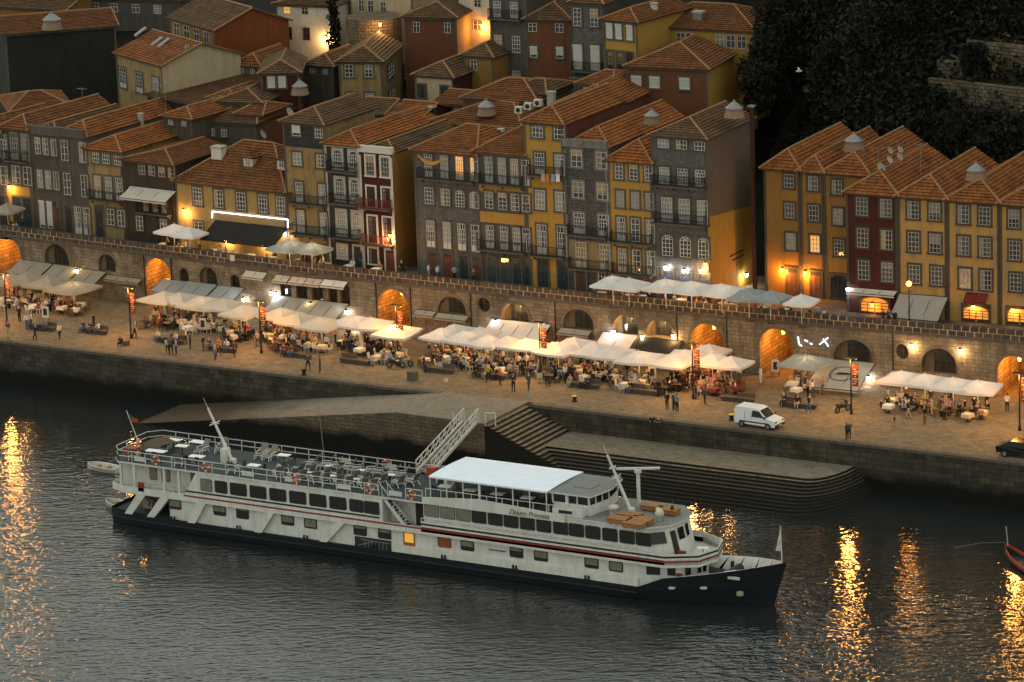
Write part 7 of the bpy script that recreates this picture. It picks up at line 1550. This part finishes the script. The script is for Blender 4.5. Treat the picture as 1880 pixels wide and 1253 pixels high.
fl('white lamp-lit building with four windows at the top', 601, 66, 'bright orange street lantern on the white building corner', WARM, 260); fl('whitewashed house glowing in lamplight at the top', 889, 44, 'bright orange lantern on the whitewashed house', ORANGE, 260); fl('tall grey stone house with iron balconies at the top', 922, 150, 'orange lantern low on the grey stone house', ORANGE, 90)
for px, py, lab, pw in ((1676, 632, 'first wall lamp right of the round window', 110), (1766, 641, 'wall lamp right of the wide arched window', 110), (452, 547, 'cold white lamp above the cafe beside the second parasols', 70), (503, 535, 'white lamp left of the shop arches', 50), (512, 537, 'white lamp beside the shop arches', 50), (641, 570, 'white lamp by the small black awning', 60), (914, 588, 'white lamp at the wide white awning', 70), (1130, 606, 'lamp left in the lit arch above the white awning', 80), (1183, 616, 'lamp between the two lit arches', 110), (1240, 614, 'lamp right of the lit arches', 110), (1510, 672, 'warm lamp at the corner of the emblem awning', 60), (1597, 690, 'white spotlight right of the emblem awning', 50), (655, 592, 'lamp under the white parasols by the third tunnel', 60), (147, 495, 'small warm lamp over the west awnings', 40), (575, 556, 'red tinted lamp under the shop awnings', 40)):
    X, z = wuv(px, py); a = wall_ang(X); wall_lantern(wp(X, z, -0.03), (math.sin(a), -math.cos(a), 0), lab, PALE if 'white' in lab else WARM, pw, M_BULBW if 'white' in lab else M_BULB)
# globe lamp post on the terrace
X = col_at(1672, 1.2)[0]; t = thing('lamp_post', 'lit lamp post with orange globe on the terrace', 'lamp post', (X, wallY(X)+0.9, ZT)); MB().tube((0, 0, 0), (0, 0, 4.0), 0.07, 0.05, 8).lathe([(0.16, 0), (0.14, 0.5), (0.07, 0.6)], 8).box(-0.3, 0.3, -0.05, 0.05, 3.5, 3.56).build('post', LPM, t)
MB().lathe([(0.0, -0.26), (0.18, -0.18), (0.26, 0.0), (0.18, 0.18), (0, 0.26)], 12, (0, 0, 4.25)).build('globe', M_BULBO, t, smooth=True); lamp_light('globe_light', t, (0, -0.45, 4.25), ORANGE, 130, 0.26)
# glowing sign scribbles by the fifth tunnel
q = MB()
for (a, b1), (c, d) in (((1466, 618), (1468, 632)), ((1468, 632), (1473, 635)), ((1478, 624), (1484, 627)), ((1512, 622), (1522, 636)), ((1506, 632), (1521, 620)), ((1488, 630), (1492, 632))):
    (xa, za), (xb, zb_) = wuv(a, b1), wuv(c, d); q.tube(wp(xa, za, -0.12), wp(xb, zb_, -0.12), 0.05, n=6)
q.build('neon_sign', emit('neon_white', (0.8, 0.82, 1.0), 2.0), label='white neon scribble sign right of the fifth tunnel', cat='neon sign')
# bastion lamp and stone wall at the top
a = by(622, 34, 57); cxy = bz(722, 34, a[2]); q = MB(); n = 12; R_ = abs(cxy[0]-a[0])/2*1.05; cx_, cy_ = (a[0]+cxy[0])/2, (a[1]+cxy[1])/2+R_*0.5
q.prism([(cx_+R_*math.cos(2*math.pi*k/24), cy_+R_*math.sin(2*math.pi*k/24)) for k in range(24)], a[2]-8, a[2]); t = q.build('bastion', blocks('bastion_stone', (0.3, 0.22, 0.13), (0.2, 0.15, 0.09), (0.08, 0.06, 0.04), 0.6, 0.35, 0.03, bump=0.8), label='round rubble stone bastion lit by an orange lamp', cat='wall')
p = by(700, 42, cy_-R_-0.1); wall_lantern((p[0], p[1], p[2]), (0.3, -1, 0), 'bright orange lamp on the round stone bastion', WARM, 300, M_BULBO)
# ================================================================== ROOF CLUTTER
def dish(px, py, Y, r, lab):
    p = by(px, py, Y); t = thing('satellite_dish', lab, 'satellite dish', tuple(p)); d = MB(); n = 14
    for a0, a1 in ((0.0, 0.5), (0.5, 1.0)):
        for k in range(n):
            t0, t1 = 2*math.pi*k/n, 2*math.pi*(k+1)/n; f = lambda a_, t_: (a_*r*math.cos(t_), -0.3*r*a_*a_*1.0+0.0, a_*r*1.1*math.sin(t_))
            d.face([f(a0, t0), f(a0, t1), f(a1, t1), f(a1, t0)] if a0 > 0 else [f(0, 0), f(a1, t1), f(a1, t0)])
    o = d.build('reflector', plain('dish_grey', (0.4, 0.39, 0.37), 0.5), t, smooth=True); o.rotation_euler = (0.35, 0, -0.35)
    MB().tube((0, 0.1, -0.9), (0, 0.05, 0), 0.04, n=6).build('mast', METAL, t); MB().bar((0, 0, -0.3*r), (0.05, -0.8*r, -0.1), 0.03).build('feed_arm', METAL, t)
for i, (px, py, Y, r) in enumerate(((870, 243, 26, 0.5), (535, 205, 30, 0.55), (485, 245, 33, 0.45), (1620, 306, 25, 0.5), (1635, 292, 25, 0.35), (1654, 273, 27, 0.35), (1654, 287, 26, 0.35), (1156, 262, 26, 0.45), (1113, 245, 25, 0.5), (1636, 275, 27, 0.35))):
    dish(px, py, Y, r, ['big pale dish on the roof above the grey tiled house', 'twin dish beside the slate grey storey', 'grey dish between the mid roofs', 'largest dish of the cluster on the east roofs', 'lowest small dish of the east roof cluster', 'upper far dish of the east roof cluster', 'lower far dish of the east roof cluster', 'upright dish above the short yellow house', 'white dish at the patterned tile house corner', 'small upper dish of the east roof cluster'][i])
def skylight_cone(px, py, Y, r, lab, mat=METAL):
    p = by(px, py, Y); t = thing('roof_lantern', lab, 'roof lantern', tuple(p)); MB().lathe([(r*1.25, -1.1*r), (r, -0.35*r), (r, 0)], 12).build('drum', plain('lantern_drum', (0.2, 0.13, 0.09), 0.7), t); MB().lathe([(r*1.1, 0.0), (0.12, r*0.75), (0.12, r*0.9), (0.0, r*0.95)], 12).build('glass_cap', mat, t)
skylight_cone(95, 36, 48, 0.95, 'conical glass roof lantern on the blank dark building'); skylight_cone(1348, 198, 25, 0.8, 'metal cone roof lantern on the tall grey house'); skylight_cone(1568, 258, 30, 0.85, 'metal roof lantern on the shaded ochre roofs'); skylight_cone(1792, 312, 26, 0.8, 'metal roof lantern on the weathered yellow roofs'); skylight_cone(893, 195, 34, 0.8, 'small conical lantern on the middle roofs'); skylight_cone(1197, 212, 27, 0.7, 'dark roof tank with pale lid behind the short yellow house'); skylight_cone(550, 158, 41, 0.8, 'clay drum lantern beside the small dark red house')
def chimney(px, py, Y, w, h, lab, mat=None):
    p = by(px, py, Y); t = thing('chimney', lab, 'chimney', (p[0], p[1], p[2]-h)); MB().box(-w/2, w/2, -w*0.4, w*0.4, -0.8, h*0.85).build('stack', mat or WHITE2, t); MB().box(-w/2-0.06, w/2+0.06, -w*0.4-0.06, w*0.4+0.06, h*0.85, h).build('cap', WHITE2, t)
chimney(401, 268, 24, 1.2, 1.6, 'stout white chimney on the low yellow house roof', WHITE); chimney(1012, 168, 36, 0.7, 1.0, 'grey chimney near the air conditioning units'); chimney(258, 208, 31, 0.5, 0.9, 'small white capped chimney on the west roofs'); chimney(793, 195, 35, 0.7, 0.9, 'dark chimney pot above the middle roofs', DARK); chimney(922, 156, 40, 0.6, 0.9, 'pale chimney right of the conical lantern'); chimney(1283, 20, 55, 1.0, 1.4, 'grey vent box on the long yellow house roof', METAL); chimney(1201, 5, 52, 0.6, 1.3, 'white chimney at the top edge', WHITE)
for i, (px, py) in enumerate(((953, 197), (970, 190), (988, 184), (905, 240), (918, 237))):
    p = by(px, py, 31 if i < 3 else 27); t = thing('air_conditioner', 'white air conditioning box, %s along the middle roofs' % ('westernmost of the upper group', 'middle of the upper group', 'easternmost of the upper group', 'lower one near the big dish', 'lower one further from the big dish')[i], 'air conditioner', tuple(p)); MB().box(-0.4, 0.4, -0.25, 0.25, -0.6, 0.05).build('casing', WHITE, t); MB().tube((0, -0.26, -0.27), (0, -0.251, -0.27), 0.24, n=12).build('fan_grille', DARK, t)
# tall flue beside the blank gable
p = col_at(1410, 9.5); q = MB(); zt = by(1400, 197, p[1])[2]; t = thing('chimney_flue', 'tall dark brown flue rising beside the blank gable', 'flue', (p[0]-1.2, p[1]-0.3, ZT)); MB().box(-0.17, 0.17, -0.16, 0.16, 0, zt-ZT).build('duct', plain('flue_brown', (0.045, 0.02, 0.013), 0.7), t); MB().box(-0.32, 0.32, -0.3, 0.3, zt-ZT, zt-ZT+0.15).build('cap', METAL, t)
# dormers on the low yellow house, roof windows
fr = FR[HG][0]
for px, py in ((455, 296), (517, 300)):
    p = by(px, py, fr.p[1]+2.2); t = FR[HG][3]; x, z = fr.uv(px, py, 2.2)
    d = MB(); d.box(x-0.55, x+0.55, 2.2, 4.2, z-0.7, z+0.35); o = d.build('dormer', WHITE, t); make_roof(o, 1.3, 2.0, z+0.35, 0.45, 'hip', hf=0.5, x0=x-0.65, y0=2.2, o=0.1, mat=1, name='dormer_roof', ridges=False)
    add_window(o, 'plain', x, z-0.45, 0.6, 0.7, 2.18)
fro = FR['ochre gabled house with roof windows in the second row']
for px, py, L_ in ((257, 60, 1.6), (287, 78, 1.2), (300, 80, 1.4)):
    x, z = fro[0].uv(px, py, 3.0); MB().hexa([(x-0.3, 2.4, z-0.35), (x+0.3, 2.4, z-0.35), (x+0.3, 3.7, z+0.36), (x-0.3, 3.7, z+0.36), (x-0.3, 2.4, z-0.2), (x+0.3, 2.4, z-0.2), (x+0.3, 3.7, z+0.5), (x-0.3, 3.7, z+0.5)]).build('roof_window', METAL, fro[3])
# laundry on the bright yellow house
fr = FR['tall bright yellow house with grey stone surrounds and laundry balcony'][0]
for i, (px, cn) in enumerate(((997, 'beige'), (1005, 'orange'), (1015, 'pale blue'), (1024, 'white'))):
    x, z = fr.uv(px, 320, -0.8); MB().box(x-0.2, x+0.2, -0.82, -0.8, z-0.75, z).build('hanging_laundry', CLOTH[cn], None, fr.world(0, 0, 0), label='%s cloth drying on the bright yellow house balcony' % cn, cat='laundry').rotation_euler.z = fr.a
# yellow bunting on the grey tiled house
fr = FR['wide grey tiled house with four white glazed doors per floor'][0]; q = MB(); a, c = fr.uv(775, 281), fr.uv(822, 286)
for k in range(10):
    f0, f1 = k/10, (k+1)/10; s = lambda f: -0.55*4*f*(1-f); X = lambda f: a[0]+(c[0]-a[0])*f; Zz = lambda f: a[1]+(c[1]-a[1])*f+s(f); th = lambda f: 0.12+0.25*4*f*(1-f)
    q.face([(X(f0), -0.85, Zz(f0)-th(f0)), (X(f1), -0.85, Zz(f1)-th(f1)), (X(f1), -0.82, Zz(f1)), (X(f0), -0.82, Zz(f0))])
o = q.build('hammock_cloth', plain('mustard_cloth', (0.42, 0.2, 0.03), 0.9), None, fr.world(0, 0, 0), label='mustard cloth slung across the grey tiled house top balcony', cat='cloth'); o.rotation_euler.z = fr.a
# ================================================================== WOODED HILL
rng = np.random.default_rng(5)
M_LEAF = []
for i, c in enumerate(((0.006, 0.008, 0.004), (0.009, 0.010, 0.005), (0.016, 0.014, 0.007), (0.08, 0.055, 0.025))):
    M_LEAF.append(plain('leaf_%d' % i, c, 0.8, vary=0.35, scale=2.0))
def leaf_cloud(centers, radii, n_per, size, mats_w, name, parent=None, **kw):
    V = []; Fc = []; mi = []
    for (cx, cy, cz), r in zip(centers, radii):
        n = n_per; d = rng.normal(size=(n, 3)); d /= np.linalg.norm(d, axis=1)[:, None]; rad = r*rng.uniform(0.55, 1.0, n)**0.5
        P = np.array([cx, cy, cz]) + d*rad[:, None]*np.array([1, 1, 0.8]); P += rng.normal(size=(n, 3))*0.12*r
        a = rng.normal(size=(n, 3)); a /= np.linalg.norm(a, axis=1)[:, None]; b_ = np.cross(a, rng.normal(size=(n, 3))); b_ /= np.linalg.norm(b_, axis=1)[:, None]
        s_ = size*rng.uniform(0.6, 1.3, n)[:, None]; k = len(V)*0 + sum(len(v) for v in V)
        V.append(np.stack([P-a*s_, P+b_*s_*0.5, P+a*s_, P-b_*s_*0.5], 1).reshape(-1, 3)); m_ = rng.choice(len(M_LEAF), p=mats_w); mi += [int(m_)]*n
    V = np.concatenate(V); F = np.arange(len(V)).reshape(-1, 4); me = bpy.data.meshes.new(name); me.from_pydata(V.tolist(), [], F.tolist()); me.polygons.foreach_set('material_index', mi)
    for q in M_LEAF: me.materials.append(q)
    return place(me, name, parent, **kw)
cs, rs = [], []
while len(cs) < 2200:
    X, Y = rng.uniform(-25, 75), rng.uniform(34, 100); z = hill(X, Y); px, py = pj((X, Y, z))
    if X < 12-0.56*(Y-36): continue
    if not (1330 < px < 1960 and -60 < py < 340): continue
    if px > 1690 and (62 < py < 130 or 130 < py < 235) and rng.random() < 0.8: continue
    cs.append((X, Y, z+0.4)); rs.append(rng.uniform(0.9, 2.3))
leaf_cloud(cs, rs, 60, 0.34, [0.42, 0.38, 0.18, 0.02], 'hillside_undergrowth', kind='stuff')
cs, rs = [], []
for k in range(90):
    px, py = rng.normal(1625, 45), rng.normal(225, 22); p = None
    for Y in np.arange(34, 90, 0.5):
        q_ = by(px, py, Y)
        if q_[2] < hill(q_[0], Y): p = q_; break
    if p is not None: cs.append((p[0], p[1], p[2]+0.2)); rs.append(rng.uniform(0.5, 1.1))
leaf_cloud(cs, rs, 60, 0.28, [0.05, 0.2, 0.3, 0.45], 'dry_grass_patch', kind='stuff')
def hill_pt(px, py):
    for Y in np.arange(33.2, 120, 0.25):
        q_ = by(px, py, Y)
        if q_[2] <= hill(q_[0], Y): return q_
    return by(px, py, 60)
def tree(px, py, h, r, lab, w=(0.6, 0.3, 0.1, 0.0), narrow=1.0, Y=None):
    p = hill_pt(px, py) if Y is None else by(px, py, Y); t = thing('tree', lab, 'tree', (p[0], p[1], p[2]-0.3)); q = MB(); q.tube((0, 0, 0), (0.1, 0, h*0.6), 0.22, 0.1, 8)
    cc, rr_ = [], []
    for k in range(26):
        a = rng.uniform(0, 6.28); f = rng.uniform(0.3, 1.0); rad = r*narrow*rng.uniform(0.2, 0.9)*(1.15-0.5*f); c = (math.cos(a)*rad, math.sin(a)*rad, h*f); cc.append(c); rr_.append(r*0.42*narrow**0.5)
        if k < 9: q.tube((0.05, 0, h*0.3*f+h*0.2), c, 0.07, 0.02, 5)
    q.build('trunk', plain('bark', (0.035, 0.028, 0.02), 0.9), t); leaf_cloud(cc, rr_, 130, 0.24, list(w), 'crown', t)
for i, (px, py, h, r, lab) in enumerate(((1400, 215, 6.5, 2.8, 'dark bushy tree behind the long yellow house'), (1420, 130, 6.0, 2.6, 'dark tree touching the long yellow roof end'), (1470, 70, 6.5, 3.0, 'broad dark tree high on the hill by the ochre house'), (1400, 262, 5.0, 2.2, 'dark tree directly behind the tall flue'), (1530, 190, 6.0, 2.8, 'olive tree in the middle of the wooded hill'), (1600, 110, 6.0, 3.0, 'brownish tree high in the middle of the hill'), (1700, 60, 6.5, 3.0, 'dark tree left of the upper garden hut'), (1745, 290, 4.5, 2.0, 'tall dark tree above the east yellow roofs'), (1820, 305, 3.6, 1.8, 'dark tree below the stone terrace wall at right'), (1790, 150, 3.6, 1.5, 'low shrub beside the lower garden hut'), (1560, 20, 6.5, 3.2, 'dark tree at the top edge of the hill'))):
    tree(px, py, h, r, lab, (0.62, 0.28, 0.1, 0.0) if i not in (5,) else (0.2, 0.4, 0.4, 0.0))
for px, py, Y, h, r, lab in ((1388, 232, 47, 6.5, 2.2, 'dark evergreen against the mustard side wall'), (1408, 205, 50, 8.0, 2.6, 'tall dark tree at the corner of the mustard wall'), (1425, 140, 54, 7.5, 2.8, 'dark tree crown level with the long yellow roof')):
    tree(px, py, h, r, lab, (0.62, 0.28, 0.1, 0.0), 1.0, Y)
p = by(616, 92, 57.5); t = thing('cypress', 'tall dark ivy-like cypress beside the white lit building', 'tree', (p[0], p[1], p[2]-2)); MB().tube((0, 0, 0), (0, 0, 6), 0.14, 0.06, 6).build('trunk', plain('bark', (0.035, 0.028, 0.02), 0.9), t); leaf_cloud([(rng.normal()*0.2, rng.normal()*0.2, 1.2+k*0.4) for k in range(18)], [0.75-0.02*k for k in range(18)], 90, 0.2, [0.5, 0.4, 0.1, 0], 'crown', t)
M_TW = blocks('terrace_wall_rubble', (0.27, 0.21, 0.14), (0.17, 0.135, 0.095), (0.02, 0.018, 0.014), 0.7, 0.36, 0.03, (0.025, 0.026, 0.018), 0.8, 0.95, 0.9)
for (xa, ya, xb, yb, Y, h, lab) in ((1704, 146, 1900, 168, 50, 3.6, 'rubble terrace wall below the lower garden hut'), (1775, 76, 1900, 90, 62, 3.2, 'rubble terrace wall below the upper garden hut'), (1720, 112, 1800, 118, 55, 2.0, 'short rubble wall behind the lower hut')):
    a = by(xa, ya, hill_pt(xa, ya+22)[1]-0.6); c = bz(xb, yb, a[2]); q = MB(); d = Vector((c[0]-a[0], c[1]-a[1], 0)); n_ = Vector((-d.y, d.x, 0)).normalized()*0.6
    lo = [(a[0], a[1], a[2]-h), (c[0], c[1], a[2]-h), (c[0]+n_.x, c[1]+n_.y, a[2]-h), (a[0]+n_.x, a[1]+n_.y, a[2]-h)]; q.hexa(lo+[(x_, y_, a[2]) for x_, y_, _ in lo])
    q.hexa([(x_, y_, a[2]+0.001) for x_, y_, _ in lo]+[(x_+(-0.05 if k in (0, 3) else 0.05), y_, a[2]+0.12) for k, (x_, y_, _) in enumerate(lo)]); q.build('terrace_wall', M_TW, label=lab, cat='wall')
    fx = Vector((n_.x, n_.y, 0))*10; MB().face([lo[3][:2]+(a[2]-0.1,), lo[2][:2]+(a[2]-0.1,), (lo[2][0]+fx.x, lo[2][1]+fx.y, a[2]+1.0), (lo[3][0]+fx.x, lo[3][1]+fx.y, a[2]+1.0)]).build('garden_terrace_ground', M_EARTH, kind='structure')
def hut(px, py, Y, lab):
    p = by(px, py, hill_pt(px, py+40)[1]+0.8); t = thing('garden_hut', lab, 'hut', (p[0], p[1], p[2]-1.9), 0.15); HM = plain('hut_grey', (0.05, 0.052, 0.05), 0.6); HT = plain('hut_trim', (0.24, 0.25, 0.25), 0.6)
    MB().slab_y([(-0.8, 0), (0.8, 0), (0.8, 1.75), (0, 2.2), (-0.8, 1.75)], 0, 1.5).build('body', HM, t)
    r = MB()
    for sg in (-1, 1): r.hexa([(0, -0.15, 2.22), (sg*0.98, -0.15, 1.68), (sg*0.98, 1.65, 1.68), (0, 1.65, 2.22), (0, -0.15, 2.28), (sg*0.98, -0.15, 1.74), (sg*0.98, 1.65, 1.74), (0, 1.65, 2.28)])
    r.build('roof', HT, t); e = MB(); [e.bar((sx, -0.02, 0), (sx, -0.02, 1.75), 0.06) for sx in (-0.8, 0.8, -0.2, 0.3)]; e.build('corner_trim', HT, t); MB().box(-0.72, -0.28, -0.03, -0.005, 0.9, 1.3).build('window', GLASS[2], t); MB().box(-0.15, 0.25, -0.03, -0.005, 0.0, 1.6).build('door', HM, t)
hut(1742, 105, 51.5, 'small gabled garden hut on the lower stone terrace'); hut(1846, 38, 63.5, 'small gabled garden hut on the upper stone terrace')
# gull
p = by(1467, 131, 30); t = thing('gull', 'white gull flying in front of the dark hill', 'bird', tuple(p), 0.6)
g_ = MB(); g_.lathe([(0.0, -0.35), (0.07, -0.2), (0.1, 0.0), (0.07, 0.2), (0.04, 0.28), (0.0, 0.33)], 8); g_.v = [(z_, y_, x_) for x_, y_, z_ in g_.v]; g_.build('body', WHITE, t, smooth=True)
for sg in (-1, 1): MB().hexa([(-0.08, 0.04*sg, 0.03), (0.12, 0.04*sg, 0.03), (0.08, 0.4*sg, 0.22), (-0.06, 0.4*sg, 0.22), (-0.08, 0.04*sg, 0.05), (0.12, 0.04*sg, 0.05), (0.08, 0.4*sg, 0.235), (-0.06, 0.4*sg, 0.235)]).face([(-0.06, 0.4*sg, 0.228), (0.08, 0.4*sg, 0.228), (-0.08, 0.75*sg, 0.25)]).build('wing', WHITE, t)

# aerials on the roofs and a plaque on the parapet
for i, (px, py, Y, lab) in enumerate(((285, 150, 33, 'thin television aerial on the west red roof'), (302, 155, 33.5, 'second thin aerial on the west red roof'), (655, 175, 30, 'aerial behind the slate topped house'), (738, 205, 30, 'aerial behind the dark red house'), (1180, 225, 27, 'aerial behind the short yellow house'), (620, 192, 33, 'aerial near the middle hillside roofs'), (1690, 262, 27, 'aerial on the east yellow roofs'), (1612, 268, 26, 'aerial beside the east roof dishes'), (905, 170, 40, 'aerial by the small conical lantern'), (1055, 140, 42, 'aerial above the red clad wing'), (440, 160, 40, 'aerial left of the small dark red house'), (150, 160, 34, 'aerial over the west dark rear roofs'))):
    p = by(px, py, Y); t = thing('television_aerial', lab, 'aerial', (p[0], p[1], p[2]-2.6)); MB().tube((0, 0, -0.5), (0, 0, 2.6), 0.03, n=5).build('mast', METAL, t); q = MB(); q.bar((-0.6, 0, 2.4), (0.6, 0, 2.4), 0.03)
    for k in range(6): q.bar((-0.55+0.22*k, -0.28, 2.4), (-0.55+0.22*k, 0.28, 2.4), 0.025)
    q.build('rods', METAL, t)
X, z = wuv(427, 474); MB().box(-0.28, 0.28, -0.06, -0.02, -0.3, 0.3).box(-0.1, 0.1, -0.065, -0.061, -0.12, 0.08, 0).build('plaque', WHITE, None, wp(X, z, 0), label='white square plaque fixed on the parapet', cat='plaque').rotation_euler.z = wall_ang(X)
# ================================================================== LABELS: tell look-alikes apart by their order in the picture
bpy.context.view_layer.update()
_by = {}
for o in SC.objects:
    if o.parent is None and o.get('label') and o.get('category'): _by.setdefault(o['label'].lower(), []).append(o)
_o1 = ['first', 'second', 'third', 'fourth', 'fifth', 'sixth', 'seventh', 'eighth', 'ninth', 'tenth', 'eleventh', 'twelfth', 'thirteenth', 'fourteenth', 'fifteenth', 'sixteenth', 'seventeenth', 'eighteenth', 'nineteenth', 'twentieth']
_tn = {2: 'twenty', 3: 'thirty', 4: 'forty'}
def ordw(i):
    if i < 20: return _o1[i]
    n = i+1; return (_tn[n//10]+'-'+_o1[n % 10-1]) if n % 10 else {30: 'thirtieth', 40: 'fortieth', 50: 'fiftieth'}[n]
for lab, os_ in _by.items():
    if len(os_) < 2: continue
    os_.sort(key=lambda o: pj(o.matrix_world.translation)[0])
    for i, o in enumerate(os_): o['label'] = o['label'] + ', %s from left' % ordw(i)
for o in SC.objects:
    if o.get('label') and len(o['label'].split()) > 16: o['label'] = o['label'].replace(' trousers', '').replace(' top', '').replace('on bench ', 'on bench, ')
